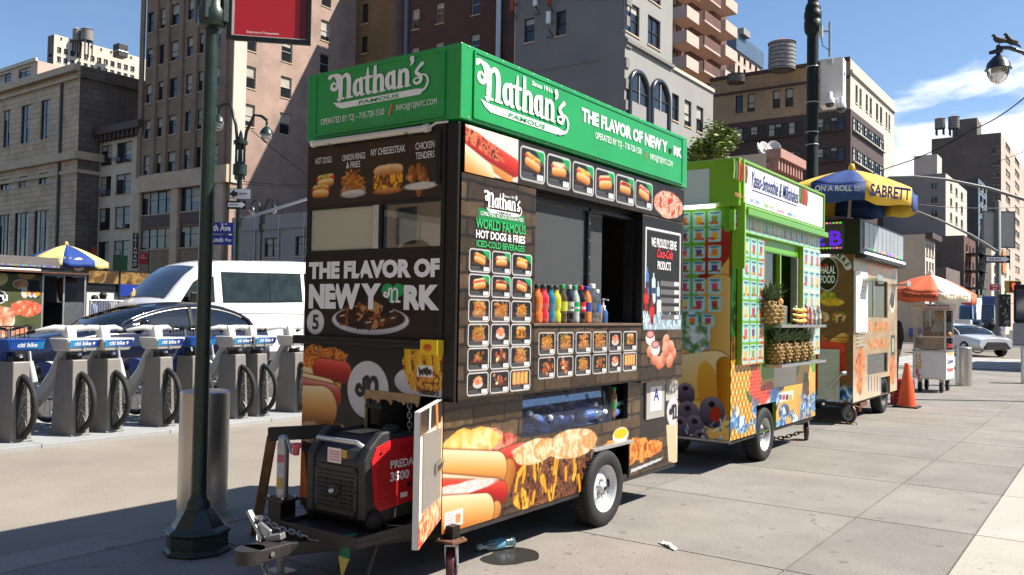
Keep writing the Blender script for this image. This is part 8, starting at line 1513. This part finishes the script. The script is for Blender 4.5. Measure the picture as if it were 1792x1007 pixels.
B=Bld('white stepped block below the roof tanks',1640,110,1599,1648,270,BK['white'],BK['white'],cv=290);B.done()
B=Bld('low beige corner building with a plain side beyond the orange umbrella',1619,62,1548,1636,410,BK['cream'],BK['white'],cv=430);B.win('x',[(1621,1624),(1626,1629),(1631,1634)],450,[(427,446),(457,478),(488,505)],1622);B.band('cornice',B.h-.3,B.h+.1,.5,BK['choc'],'x');B.done()
B=Bld('dark red brick building with fire escapes along its front',1687,80,1634,1707,412,BK['dgrey'],BK['redb'],cv=430);B.grid('x',1689,1706,3,450,420,530,4,1690,.4,.5);b=MB()
for v in (445,475,505):z=B.f('x',1690,v)[1];b.box(B.X1+.01,B.X1+1.4,B.Y0+1,B.Y0+5,z,z+.1,M['darksteel']);b.bar((B.X1+1.35,B.Y0+1,z+.9),(B.X1+1.35,B.Y0+5,z+.9),.06,.06,M['darksteel']);b.bar((B.X1+1.2,B.Y0+1.5,z),(B.X1+1.2,B.Y0+4,z+3.2),.5,.06,M['darksteel'])
B.part(b,'fire_escape');B.done()
B=Bld('dark glass tower with planted terraces beyond the brick building',1712,105,1690,1727,312,BK['dark'],BK['dark'],cv=340);B.grid('x',1714,1726,2,400,320,520,10,1718,.7,.6);B.done()
B=Bld('cream building with a lit orange banner at the far corner',1735,95,1722,1766,432,BK['white'],BK['white'],cv=450);B.grid('x',1737,1764,3,470,440,520,4,1740,.4,.6);b=MB();b.box(B.X1+.05,B.X1+.2,B.Y0+B.f('x',1752,480)[0],B.Y0+B.f('x',1757,480)[0],B.f('x',1754,478)[1],B.f('x',1754,438)[1],mat('orange_banner',(.7,.25,.05),.6));B.part(b,'banner');B.done()
B=Bld('dark brick warehouse low behind the halal cart',1640,70,1590,None,468,BK['dgrey'],BK['dgrey'],cv=480,Yc=AT(1640,480,74)[1]);B.done()
def tree(label,u,v,d,rad,n,cols,seed):
 c=AT(u,v,d);r=np.random.default_rng(seed);t=thing('tree',label,'tree',(c[0],c[1],0));b=MB();bark=mat('bark',(.06,.045,.035),.9,bump=.3)
 b.tube([(c[0],c[1],-.1),(c[0]+.05,c[1],c[2]*.5),(c[0],c[1]+.05,c[2]-.2)],[.16,.11,.07],bark,8);tips=[]
 for k in range(9):a=k*2.4;p=c+np.array([math.cos(a)*rad*.6,math.sin(a)*rad*.6,rad*(.1+.6*r.random())]);b.tube([(c[0],c[1],c[2]-rad*.9+.1*k),(c+p)/2+np.array([0,0,.1]),p],[.06,.035,.015],bark,6);tips.append(p)
 W(b,'trunk',t);b=MB();lm=[mat('leaf_%s_%d' % (cols[0],i),c_,.5,var=.2,scale=6) for i,c_ in enumerate(cols[1])]
 cl=[tips[i % 9]+r.normal(0,rad*.28,3) for i in range(34)]
 for k in range(n):
  p=cl[k % 34]+r.normal(0,rad*.16,3);q=Matrix.Rotation(r.uniform(0,6),3,'Z')@Matrix.Rotation(r.normal(.3,.7),3,'X');s_=r.uniform(.05,.10)
  b.add([p+np.array(q@Vector(v_))*s_ for v_ in ((-.5,0,0),(0,-.32,.05),(.9,0,-.05),(0,.32,.05))],[(0,1,2,3)],lm[int(r.integers(len(lm)))])
 W(b,'crown',t)
tree('small bright green street tree rising behind the green cart sign',1240,280,17,.48,3000,('bright',[(.20,.27,.04),(.28,.34,.07),(.10,.16,.03)]),4)
def unseen_block(label,X0,X1,Y0,Y1,h,m,n,k):  # added out-of-frame blocks, only for glass and shaded panels to reflect
 t=thing('building',label,'building',((X0+X1)/2,(Y0+Y1)/2,-.1));b=MB();b.box(X0,X1,Y0,Y1,-.1,h,m);W(b,'wall',t);xf=abs(X1-X0) < abs(Y1-Y0)
 for j in range(int(h//4)):
  b=MB();z=1.2+j*3.8
  for i in range(n):
   if xf:y=Y0+(Y1-Y0)*(i+.3)/n;b.box(X0-.03,X0+.01,y,y+(Y1-Y0)*.4/n,z,z+1.9,M['bglass'])
   else:x=X0+(X1-X0)*(i+.3)/n;b.box(x,x+(X1-X0)*.4/n,Y1-.01,Y1+.03,z,z+1.9,M['bglass'])
  W(b,'window_band',t)
unseen_block('unseen brick block added for reflections behind the photographer',-46,10,-34,-26,30,BK['tan'],16,0);unseen_block('unseen dark block added for reflections to the left behind the photographer',-95,-50,-36,-26,34,BK['dgrey'],12,0);unseen_block('unseen cream block added for reflections across the sidewalk from the carts',24,34,-24,26,15,BK['cream'],14,0);unseen_block('unseen brown block added for reflections on the corner opposite the carts',30,42,34,70,13,BK['tan'],10,0)
M['lampglass']=glassmat('lamp_globe',(.9,.9,.88),.2,.35,(.6,.58,.5),.1)
def luminaire(parent,c,r,m,name='lamp_head'):
 b=MB();b.lathe(c,[(r*.12,r*2.0),(r*.2,r*1.6),(r*.16,r*1.3),(r*.45,r*1.1),(r*.9,r*.55),(r*1.0,r*.1),(r*1.08,r*.0),(r*1.0,-.0),(r*.9,0)],m,20);b.sph(np.add(c,(0,0,r*2.0)),r*.2,m,8,6);h=W(b,name,parent)
 b=MB();b.lathe(c,[(r*.92,0),(r*.88,-r*.4),(r*.6,-r*.95),(r*.2,-r*1.25),(0,-r*1.3)],M['lampglass'],18);W(b,'globe',h)
def twin_lamp(label,u,vtop,vlo,d,sc,du,heads):
 p=AT(u,vtop,d);s_=d/F;x,y=p[0],p[1];zt=p[2];t=thing('street_lamp',label,'street lamp',(x,y,-.1),group='twin headed street lamps');dr=R3@np.array([1,0,0]);m=M['lampgreen']
 b=MB();b.lathe((x,y,0),[(.16,-.1),(.16,.5),(.09,.9),(.075,zt-1.0),(.11,zt-.9),(.11,zt-.6),(.07,zt-.55),(.06,zt-.1),(.09,zt),(.05,zt+.25),(0,zt+.4)],m,14);W(b,'pole',t)
 b=MB()
 for k in range(4):a=k*PI/2;q=(x+.16*math.cos(a),y+.16*math.sin(a));b.cyl((*q,zt-1.1),(*q,zt+.1),.02,m,n=6)
 b.cyl((x,y,zt-.95),(x,y,zt-.65),.2,m);b.cyl((x,y,zt-.05),(x,y,zt+.05),.2,m);W(b,'bracket',t)
 for (hu,hv) in heads:
  h=AT(hu,hv,d);r=sc*s_;o=np.array([x,y,zt]);tp=np.array([h[0],h[1],h[2]+r*2.2]);k=(tp-o);b=MB()
  b.tube([o+k*np.array([.12,.12,0])+np.array([0,0,-.2]),o+k*np.array([.22,.22,.5]),o+k*np.array([.5,.5,1.0])+np.array([0,0,.15]),o+k*np.array([.8,.8,1])+np.array([0,0,.12]),tp],.045,m,8);W(b,'arm',t);luminaire(t,(h[0],h[1],h[2]),r,m)
 return t,x,y
tl,lx2,ly2=twin_lamp('green twin headed street lamp carrying the street name and one way signs',421,250,470,25,11.5,0,[(382,215),(466.5,236)])
twin_lamp('distant green twin headed street lamp in front of the grey low building',459,372,470,46,6,0,[(441,368),(480,367)])
dL=24.6
def flatsign(name,label,cat,u0,v0,u1,v1,d,paint,edge,txt=(),depth=.03,group=None,extra=None,draw=True):
 """a flat sign facing the viewer's side of the street; corner pixels give its place and size"""
 a,c=AT(u0,v1,d),AT(u1,v1,d);U=nrm((c-a)*np.array([1,1,0]));w=np.linalg.norm((c-a)[:2]);h=AT(u0,v0,d)[2]-a[2];Nn=np.cross(U,UZ);t=thing(name,label,cat,tuple(a),group=group)
 b=MB();b.prism([a,a+U*w,a+U*w+UZ*h,a+UZ*h],-Nn*depth,edge);W(b,'panel',t);b=MB();i=min(w,h)*.05;b.add([a+U*i+UZ*i+Nn*.004,a+U*(w-i)+UZ*i+Nn*.004,a+U*(w-i)+UZ*(h-i)+Nn*.004,a+U*i+UZ*(h-i)+Nn*.004],[(0,1,2,3)],paint)
 for s,fx,fy,fw,fh,m,bd in txt:b.text(s,a+U*w*fx+UZ*h*fy,U,UZ,h*fh/.7,m,'l',fit=w*fw,bold=bd,lift=.008)
 for pts,m in (extra or ()):b.flat([(x*w,y*h) for x,y in pts],a,U,UZ,m,.0075)
 W(b,'face',t);return t
blue=mat('street_sign_blue',(.012,.035,.28),.4,var=.03);sgreen=mat('road_sign_green',(.02,.10,.055),.45,var=.05);sred=mat('road_sign_red',(.50,.02,.03),.4,var=.05);W_,K_=M['letter'],M['letterblk']
flatsign('street_sign','blue street name sign reading Eighth Ave on the twin lamp','street sign',350,389,408,409,dL,blue,blue,[('Eighth Ave',.08,.28,.84,.5,W_,.03),('400 - 420',.62,.80,.2,.13,W_,.02)])
flatsign('street_sign','blue street name sign reading Joe Louis Plaza under the Eighth Ave sign','street sign',350,411,408,428,dL,blue,blue,[('Joe Louis',.08,.3,.62,.5,W_,.03),('Plaza',.76,.34,.18,.32,W_,.02)])
arrow=lambda s:[[(.5+s*x,y) for x,y in ((.40,.5),(.24,.86),(.24,.66),(-.40,.66),(-.40,.34),(.24,.34),(.24,.14))][::s]]
flatsign('one_way_sign','white and green one way sign with an arrow pointing left','road sign',401,330,439,349,dL,W_,sgreen,[('ONE WAY',.42,.42,.42,.2,K_,.02)],extra=[([(.02,.5),(.24,.92),(.24,.70),(.38,.70),(.38,.30),(.24,.30),(.24,.08)][::-1],K_)])
flatsign('one_way_sign','black one way sign with a white arrow pointing right under the green one','road sign',397,351,430,366,dL-.3,K_,K_,[('ONE WAY',.12,.40,.5,.24,K_,.03)],extra=[([(.98,.5),(.74,.92),(.74,.76),(.06,.76),(.06,.24),(.74,.24),(.74,.08)],W_)])
b=MB();a,c=AT(424,384,25),AT(548,345,22);b.cyl(a,c,.05,M['galv'],r2=.035);obj(b,'signal_mast_arm','slanting grey signal arm fixed to the green twin lamp','signal arm',base=a)
def cable(label,pts,r=.02,sag=.3):
 P=[np.array(p) for p in pts];q=[]
 for i in range(len(P)-1):q += [P[i]+(P[i+1]-P[i])*t-np.array([0,0,4*sag*t*(1-t)]) for t in np.linspace(0,1,12)]
 b=MB();b.tube(q,r,M['black'],5);obj(b,'cable',label,'cable','overhead cables',base=P[0])
cable('thin cable sloping down from the twin lamp top with a small knob',[AT(440,228,25),AT(560,322,24)],.012,.05);cable('upper of two level cables from the twin lamp',[AT(424,318,25),AT(560,322,26)],.014,.05);cable('lower of two level cables from the twin lamp',[AT(424,322,25),AT(560,326,26)],.012,.05)
flatsign('road_sign','back of a green square road sign on a thin pole behind the left cart','road sign',197,447,223,473,27,sgreen,sgreen);p=AT(211,440,27.05);b=MB();b.cyl((p[0],p[1],-.1),p,.035,M['lampgreen'],n=8);obj(b,'sign_post','thin dark post carrying the square green sign','post',base=(p[0],p[1],-.1))
flatsign('road_sign','red no standing sign on a thin green post','road sign',243,443,258,462,30,sred,sred,[('NO',.3,.72,.3,.12,W_,.02),('STANDING',.1,.5,.8,.12,W_,.02)]);p=AT(262,438,30);b=MB();b.cyl((p[0],p[1],-.1),p,.05,M['lampgreen'],n=8);obj(b,'sign_post','thin green post beside the red no standing sign','post',base=(p[0],p[1],-.1))
t=flatsign('shop_banner','tall black vertical shop sign with white letters on the tan building','shop sign',231,408,241,470,70,K_,K_);b=MB();a,c=AT(231,470,69.9),AT(241,470,69.9);U=nrm((c-a)*np.array([1,1,0]));w_=np.linalg.norm(c-a);hh=(AT(231,408,69.9)-a)[2]
for k,ch in enumerate('TRIANANO'):b.text(ch,a+U*w_*.5+UZ*hh*(.87-.115*k),U,UZ,w_*.75,W_,'c',lift=.02)
W(b,'lettering',t)
flatsign('shop_banner','dark red vertical shop banner above the brown awning','shop sign',159,432,168,455,70,mat('banner_maroon',(.22,.01,.02),.5),K_)
a,c=PX(150,560,-27),PX(300,560,-27);zt=PX(200,476,-27)[2];zm_=PX(200,497,-27)[2];st=thing('market_stall','long food stall with a brown gold awning and a blue sign across the street','stall',(-28,(a[1]+c[1])/2,-.1));b=MB();b.box(-29.5,-27,a[1],c[1],-.05,zm_-.25,M['offwhite']);W(b,'counter_box',st,bevel=.02)
P=Paint(c[1]-a[1],zt-zm_,120,16,hx('6a4a22'),a[1],zm_);P.tex(np.ones(P.X.shape),[hx('3a2814'),hx('8a6430'),hx('5a4020'),hx('b08a4a'),hx('4a3418')],1.6,3,3,1.5);b=MB();b.paint(P,(-26.9,0,0),UY,UZ,M['printm']);b.box(-29.5,-26.905,a[1],c[1],zt,zt+.06,M['black']);b.box(-29.5,-26.96,a[1],c[1],zm_-.25,zm_-.02,M['black']);W(b,'awning',st)
b=MB();y0,y1=PX(207,500,-26.9)[1],PX(262,500,-26.9)[1];b.box(-26.95,-26.88,y0,y1,zm_-.4,zm_-.01,blue);b.text('WATER ICE',(-26.88,y0+.5,zm_-.3),UY,UZ,.25,W_,bold=.03);W(b,'blue_sign',st)
b=MB();q=PX(158,526,-25);q2=PX(232,526,-25);b.tube([(-25,q[1],q[2]),(-25,q2[1],q[2])],.03,M['alu']);b.tube([(-25,q[1],.2),(-25,q2[1],.2)],.03,M['alu'])
for k in range(26):y=q[1]+(q2[1]-q[1])*(k+.5)/26;b.cyl((-25,y,.2),(-25,y,q[2]),.016,M['alu'],n=6)
for y in (q[1],q2[1]):b.cyl((-25,y,-.1),(-25,y,q[2]),.03,M['alu'],n=8)
obj(b,'crowd_barrier','steel crowd barrier behind the dark sedan hood','barrier',base=(-25,(q[1]+q2[1])/2,-.1))
for lab,u,v,X,kw,rz in (('person in a brimmed hat and indigo jacket behind the crowd barrier',180,508,-25.7,dict(hat='brim'),2.2),('person in a pale blue top beside the brimmed hat person',165,513,-25.8,{},1.2)):
 p=PX(u,v,X);person(lab,(p[0],p[1],-.1),rz,dict(skin=M['skin'],top=M['purple'] if 'indigo' in lab else mat('pale_blue_top',(.25,.36,.6),.8),legs=M['trousers'],shoes=M['shoe']),h=p[2]+.05,pose={'rel':(.02,-.25,1.14),'rwr':(.2,-.16,1.2),'rpa':(.26,-.14,1.24)},**kw)
px_=PX(1420,500,-4.75);cp=thing('camera_pole','tall black green pole with cameras behind the smoothie cart','pole',(px_[0],px_[1],0));x,y=px_[0],px_[1];d0=np.dot(px_-EYE,R3@np.array([0,0,1.]));pg=mat('dark_green_pole',(.008,.016,.014),.5,var=.2,spec=.3)
zz=lambda v:ZAT(1420,v,x,y);b=MB();b.lathe((x,y,0),[(.2,0),(.2,.4),(.11,.55),(.105,zz(60)),(.09,zz(-60))],pg,20);W(b,'pole',cp)
b=MB();b.lathe((x,y,0),[(.105,zz(62)),(.14,zz(58)),(.16,zz(50)),(.16,zz(38)),(.135,zz(36)),(.16,zz(33)),(.16,zz(22)),(.135,zz(20)),(.15,zz(16)),(.12,zz(8)),(.09,zz(6))],pg,18);W(b,'collar',cp)
for v in (118,180,232,254):b=MB();b.torus((x,y,zz(v)),.112,.010,M['steel'],'z',24,6);W(b,'clamp_band',cp)
a,c=AT(1434,186,d0+.05),AT(1478,186,d0-.12);h_=AT(1434,102,d0)[2]-a[2];U=nrm((c-a)*np.array([1,1,0]));U=nrm((.93,.1,0));Vv=np.array([-U[1],U[0],0]);ww=.42;dd_=.36;b0=a+UZ*0
box_=thing('equipment_box','white equipment box with two dome cameras strapped to the black green pole','equipment box',tuple(b0));b=MB();b.prism([b0,b0+U*ww,b0+U*ww+UZ*h_,b0+UZ*h_],Vv*dd_,M['white']);W(b,'cabinet',box_,bevel=.012)
b=MB();b.prism([b0+U*.03+UZ*.05-Vv*.012,b0+U*(ww-.03)+UZ*.05-Vv*.012,b0+U*(ww-.03)+UZ*(h_-.05)-Vv*.012,b0+U*.03+UZ*(h_-.05)-Vv*.012],Vv*.010,M['white']);b.prism([b0+U*.14+UZ*(h_-.13)-Vv*.06,b0+U*.24+UZ*(h_-.13)-Vv*.06,b0+U*.24+UZ*(h_-.02)-Vv*.03,b0+U*.14+UZ*(h_-.02)-Vv*.03],Vv*.05,M['offwhite']);W(b,'door',box_,bevel=.006)
o_=b0+U*(ww+.002)+Vv*.08+UZ*h_*.62;b=MB();b.lathe(o_+Vv*.07+UZ*.07,[(0,.006),(.06,.005),(.06,0)],mat('seal_blue',(.25,.4,.55),.5,var=.5,scale=40),16,'x');b.ribbon([(0,0),(.03,-.12),(.02,-.2)],[.012]*3,o_+Vv*.1,Vv,UZ,K_,.003);b.ribbon([(-.05,-.02),(-.04,-.1),(-.02,-.04),(.0,-.1)],[.012]*4,o_+Vv*.1,Vv,UZ,K_,.003);W(b,'sticker',box_)
for (u,v,k) in ((1452,182,0),(1472,190,1)):
 c=AT(u,v,d0-.22);b=MB();b.lathe(c,[(.03,.22),(.05,.2),(.055,.12),(.085,.09),(.09,.02),(.085,0)],M['white'],18);b.bar(c+UZ*.18,b0+U*.2+UZ*.12,.04,.04,M['white']);dm_=W(b,'dome_camera',box_);b=MB();b.sph(c,(.08,.08,.075),mat('camera_dome',(.02,.022,.025),.08,var=0,coat=1),16,10);W(b,'lens_dome',dm_)
an=AT(1452,100,d0-.05);t=thing('antenna_mast','small radio antenna on a bracket above the equipment box','antenna',tuple(an));b=MB();b.cyl(an,(an[0],an[1],AT(1452,40,d0)[2]),.022,M['galv'],n=10);W(b,'mast',t);b=MB();c=AT(1437,55,d0-.05);b.box(c[0]-.03,c[0]+.03,c[1]-.02,c[1]+.02,c[2]-.13,c[2]+.1,M['offwhite']);b.bar((c[0],c[1],c[2]),(an[0],an[1],c[2]),.02,.04,M['galv']);b.bar((x,y,c[2]),(c[0],c[1],c[2]),.03,.03,M['galv']);W(b,'radio',t,bevel=.005);b=MB();b.tube([c-UZ*.1,c+np.array([.03,0,-.28]),an+UZ*.12],.008,M['black'],5);W(b,'lead',t)
d1=15.0;hd_=AT(1747,122,d1);t=thing('street_lamp','dark street lamp head on a curved arm at the upper right with pigeons on top','street lamp',tuple(hd_));rr_=20*d1/F;luminaire(t,tuple(hd_),rr_,mat('lamp_black',(.012,.014,.018),.35,coat=.3));ml=MATS['lamp_black']
a0=AT(1747,84,d1);P_=[a0,AT(1765,84,d1),AT(1790,92,d1+.1),AT(1830,118,d1+.2),AT(1880,180,d1+.3),AT(1890,300,d1+.3)];b=MB();b.tube(P_,.035,ml,8);b.cyl(AT(1732,93,d1),AT(1752,88,d1),.03,ml,r2=.05);b.cyl(hd_+UZ*rr_*1.9,a0,.04,ml);e=P_[-1];b.cyl((e[0],e[1],0),(e[0],e[1],e[2]+.3),.08,ml);W(b,'arm',t)
for k,(u,v,fl) in enumerate(((1749,77,-1),(1770,80,-1))):
 c=AT(u,v,d1);f_=(R3@np.array([1,0,0]))*fl;f_=nrm(f_*np.array([1,1,0]));s_=np.array([-f_[1],f_[0],0]);b=MB();pm2=mat('pigeon_grey',(.035,.037,.045),.7,var=.4,scale=40);q=lambda a,z:c+f_*a+UZ*z
 up_=.05 if k else 0
 b.tube([q(-.17,.02-up_),q(-.10,.045-up_*.5),q(-.03,.06),q(.04,.075+up_*.3),q(.075,.10+up_),q(.085,.135+up_),q(.10,.15+up_),q(.125,.145+up_),q(.145,.138+up_)],[.012,.026,.05,.055,.04,.026,.028,.018,.004],pm2,10)
 for g_ in (-1,1):b.tube([q(.0,.03)+s_*.02*g_,q(.01,-.02)+s_*.02*g_,q(.03,-.025)+s_*.02*g_],.005,mat('pigeon_leg',(.3,.1,.08),.6),5)
 o=obj(b,'pigeon',['grey pigeon perched on the lamp finial','grey pigeon perched on the lamp arm, upright'][k],'pigeon','pigeons on the street lamp',base=c);b=MB()
 for g_ in (-1,1):b.sph(f_*-.03+UZ*.06+s_*.042*g_,(.075,.016,.032),mat('pigeon_wing',(.05,.052,.06),.7,var=.4,scale=30),10,6,Matrix(((f_[0],s_[0],0),(f_[1],s_[1],0),(0,0,1))))
 b.build('wing',o)
cable('long dark cable rising across the sky at the right',[AT(1380,338,30),AT(1560,292,30),AT(1700,228,28),AT(1800,165,26)],.02,.12);cable('thin cable from the ochre block towards the far tower',[AT(1560,310,40),AT(1800,262,40)],.015,.4);cable('thin low cable beyond the yellow umbrella',[AT(1590,356,40),AT(1800,362,42)],.015,.15)
sp_=G(1747,612);dS=np.dot(sp_-EYE,R3@np.array([0,0,1.]));gp2=mat('weathered_galvanised',(.20,.20,.195),.6,.3,var=.15);sg_=thing('signal_pole','thick grey signal pole with mast arms beyond the nuts cart','signal pole',(sp_[0],sp_[1],0));pk=dS/F;zt=AT(1744,352,dS)[2]
b=MB();b.lathe((sp_[0],sp_[1],0),[(.42,0),(.42,.25),(.3,.9),(.14,1.2),(.13,zt),(0,zt+.1)],gp2,16);W(b,'pole',sg_);b=MB();b.tube([AT(1744,440,dS),AT(1700,412,dS-1),AT(1650,388,dS-2),AT(1600,368,dS-3)],[.08,.07,.05,.04],gp2,8);W(b,'mast_arm',sg_)
b=MB();b.tube([AT(1555,310,30),AT(1600,309,30),AT(1660,315,30),AT(1730,330,30),AT(1800,352,30)],[.03,.04,.05,.06,.06],gp2,8);obj(b,'signal_mast_arm','long grey curved mast arm crossing in front of the far tower','signal arm',base=AT(1700,320,30))
flatsign('road_sign','plain grey back of a large road sign on the signal pole','road sign',1719,369,1777,434,dS+.3,mat('sign_back',(.42,.40,.36),.5,.2,var=.1),gp2);flatsign('one_way_sign','black one way sign with a white arrow on the signal pole','road sign',1724,447,1768,460,dS-.3,K_,K_,[('ONE WAY',.12,.36,.52,.28,K_,.03)],extra=[([(.97,.5),(.76,.94),(.76,.78),(.05,.78),(.05,.22),(.76,.22),(.76,.06)],W_)])
flatsign('road_sign','red wrong way sign beside the pedestrian signal','road sign',1731,497,1750,509,dS-.3,sred,W_,[('WRONG',.2,.55,.6,.28,W_,.03),('WAY',.3,.12,.4,.28,W_,.03)])
t=thing('pedestrian_signal','pedestrian signal showing a red hand on the signal pole','pedestrian signal',tuple(AT(1776,502,dS-.3)));a,c=AT(1764,513,dS-.3),AT(1788,513,dS-.3);hh=AT(1764,491,dS-.3)[2]-a[2];U=nrm((c-a)*np.array([1,1,0]));w_=np.linalg.norm((c-a)[:2]);Nn=np.cross(U,UZ);b=MB();b.prism([a,a+U*w_,a+U*w_+UZ*hh,a+UZ*hh],-Nn*.3,mat('signal_yellow',(.45,.3,.06),.5));W(b,'housing',t,bevel=.03)
b=MB();b.add([a+U*w_*.1+UZ*hh*.1+Nn*.01,a+U*w_*.9+UZ*hh*.1+Nn*.01,a+U*w_*.9+UZ*hh*.9+Nn*.01,a+U*w_*.1+UZ*hh*.9+Nn*.01],[(0,1,2,3)],K_);rl=mat('signal_red_lit',(.9,.08,.02),.5,var=0,emit=1.2);o=a+Nn*.01;k=0
for q in ([(.36,.25),(.36,.5)],[(.30,.5),(.28,.74)],[(.36,.5),(.35,.8)],[(.42,.5),(.42,.8)],[(.46,.48),(.48,.74)],[(.46,.3),(.55,.5)],[(.42,.25),(.42,.5)]):b.ribbon([(x*w_,y*hh) for x,y in q],[.07*w_,.05*w_],o,U,UZ,rl,.01+.002*k,4);k += 1
W(b,'lens',t)
t=flatsign('hanging_banner','black vertical banner with chalky white drawings beside the signal pole','banner',1749,515,1769,572,dS-.2,K_,K_);r=np.random.default_rng(5);b=MB();a=AT(1749,572,dS-.25);c=AT(1769,572,dS-.25);U=nrm((c-a)*np.array([1,1,0]));w_=np.linalg.norm(c-a);hh=AT(1749,515,dS-.25)[2]-a[2]
for k in range(16):p=np.array([r.uniform(.15,.85)*w_,hh*(k+.6)/17]);b.ribbon([p,p+r.normal(0,.07,2),p+r.normal(0,.1,2)],[.03]*3,a,U,UZ,mat('chalk',(.35,.42,.32),.8,var=0),.02+.001*k,4)
W(b,'chalk_drawing',t)
c1=G(1700,632);w1=sedan('sedan','white sedan nosing out from behind the nuts cart at the crosswalk',M['carwhite'],4.6,1.84,1.42,trim=False);w1.rotation_euler=(0,0,-.85);nose=G(1740,626,-.1);w1.location=(nose[0]-2.15,nose[1]+1.4,-.1)
w1.location=tuple(np.array(nose)-np.array([math.cos(-.85),math.sin(-.85),0])*2.2+np.array([0,.5,0]))
v2=sedan('suv','dark navy car facing the camera behind the white sedan',M['carsuv'],4.7,1.95,1.72,trim=False,suv=True);g2=G(1705,602,-.1);v2.location=(g2[0],g2[1]+2.3,-.1);v2.rotation_euler=(0,0,-1.40)
v3=sedan('suv','blue car parked further back beyond the orange umbrella',M['carblue'],4.6,1.9,1.65,trim=False,suv=True);g3=G(1590,600,-.1);v3.location=(g3[0],g3[1]+6,-.1);v3.rotation_euler=(0,0,-1.5)
def truck(name,label,u0,u1,vt,vb,d,cab,boxm,L=6):
 c=AT((u0+u1)/2,vb,d);w_=(u1-u0)/F*d*.9;h_=AT(u0,vt,d)[2];t=thing(name,label,'truck',(c[0],c[1]+L/2,-.1));x0,x1=c[0]-w_/2,c[0]+w_/2;y=c[1]
 b=MB();b.box(x0,x1,y+1.6,y+L,.6,h_,boxm);W(b,'cargo_box',t,bevel=.05);b=MB();b.hexa([(x0+.05,y,.4),(x1-.05,y,.4),(x1-.05,y+1.58,.4),(x0+.05,y+1.58,.4)],[(x0+.12,y+.35,h_*.82),(x1-.12,y+.35,h_*.82),(x1-.12,y+1.58,h_*.82),(x0+.12,y+1.58,h_*.82)],cab);W(b,'cab',t,bevel=.1)
 b=MB();s_=.35/(h_*.82-.4);zf=lambda z:y+(z-.4)*s_-.012;b.add([(x0+.2,zf(h_*.48),h_*.48),(x1-.2,zf(h_*.48),h_*.48),(x1-.25,zf(h_*.76),h_*.76),(x0+.25,zf(h_*.76),h_*.76)],[(0,1,2,3)],mat('windscreen'));W(b,'windscreen',t);b=MB();b.box(x0+.3,x1-.3,y-.02,y+.04,.65,h_*.36,M['black']);W(b,'grille',t)
 for x in (x0+.2,x1-.2):b=MB();b.box(x-.12,x+.12,y-.03,y+.04,h_*.36,h_*.36+.2,mat('head_lamp'));W(b,'headlight',t)
 for x in (x0+.18,x1-.18):
  for yy in (y+.8,y+L-1.2):b=MB();b.lathe((x,yy,.4),[(.2,-.13),(.45,-.13),(.48,-.08),(.48,.08),(.45,.13),(0,.1)],M['rubber'],20,'x');W(b,'wheel',t)
truck('truck','white box truck with a blue cab far down the street',1674,1703,520,585,62,M['carblue'],M['white']);truck('truck','dark blue delivery truck far down the street',1713,1742,517,590,58,M['carsuv'],M['carblue'])
g4=G(1800,655,-.1);t=thing('bus','dark bus with a grey lower side cut off by the right edge','bus',(g4[0]+1.4,g4[1]+3.5,-.1));x0=PY(1772,600,g4[1])[0];b=MB();zl,zm2,zh=PY(1780,605,g4[1])[2],PY(1780,565,g4[1])[2],PY(1780,498,g4[1])[2];b.box(x0,x0+2.6,g4[1],g4[1]+9,zl,zm2,M['concrete'] if 'concrete' in M else mat('bus_grey',(.30,.31,.33),.4,coat=.4));b.box(x0+.02,x0+2.58,g4[1]+.02,g4[1]+8.98,zm2,zh,M['black']);W(b,'body',t,bevel=.05);b=MB();b.box(x0+.1,x0+2.5,g4[1]-.012,g4[1]+.015,zm2+.1,zh-.15,mat('windscreen'));W(b,'rear_window',t)
for xx in (x0+.3,x0+2.3):b=MB();b.lathe((xx,g4[1]+1.8,.4),[(.2,-.14),(.46,-.14),(.5,-.08),(.5,.08),(.46,.14),(0,.1)],M['rubber'],22,'x');W(b,'wheel',t)
g5=G(1736,604,-.1);person('person seen from behind in a black jacket near the white sedan',(g5[0],g5[1],-.1),2.0,dict(skin=M['skin'],top=M['jacket'],legs=M['trousers'],shoes=M['shoe']),h=1.72,hair=(.08,.045,.02))
cbx=G(1690,618,-.1);t=thing('delivery_bicycle','bicycle with a pale delivery box parked behind the white sedan','bicycle',(cbx[0],cbx[1],-.1));b=MB();q=AT(1688,569,np.dot(cbx-EYE,R3@np.array([0,0,1.])));b.box(q[0]-.35,q[0]+.3,q[1]-.3,q[1]+.3,q[2]-.22,q[2]+.25,M['offwhite']);W(b,'delivery_box',t,bevel=.03)
for k in (-.55,.5):b=MB();b.torus((cbx[0]+k,cbx[1],.23),.30,.03,M['rubber'],'y',24,6);W(b,'wheel',t)
b=MB();b.tube([(cbx[0]-.55,cbx[1],.23),(cbx[0]-.1,cbx[1],.3),(cbx[0]+.4,cbx[1],.85),(cbx[0]-.15,cbx[1],.75),(cbx[0]-.1,cbx[1],.3)],.025,M['black'],6);b.tube([(cbx[0]+.5,cbx[1],.23),(cbx[0]+.4,cbx[1],.95),(cbx[0]+.3,cbx[1]-.25,1.0)],.022,M['black'],6);b.tube([(cbx[0]-.15,cbx[1],.75),(q[0],q[1],q[2]-.22)],.025,M['black'],6);W(b,'frame',t)
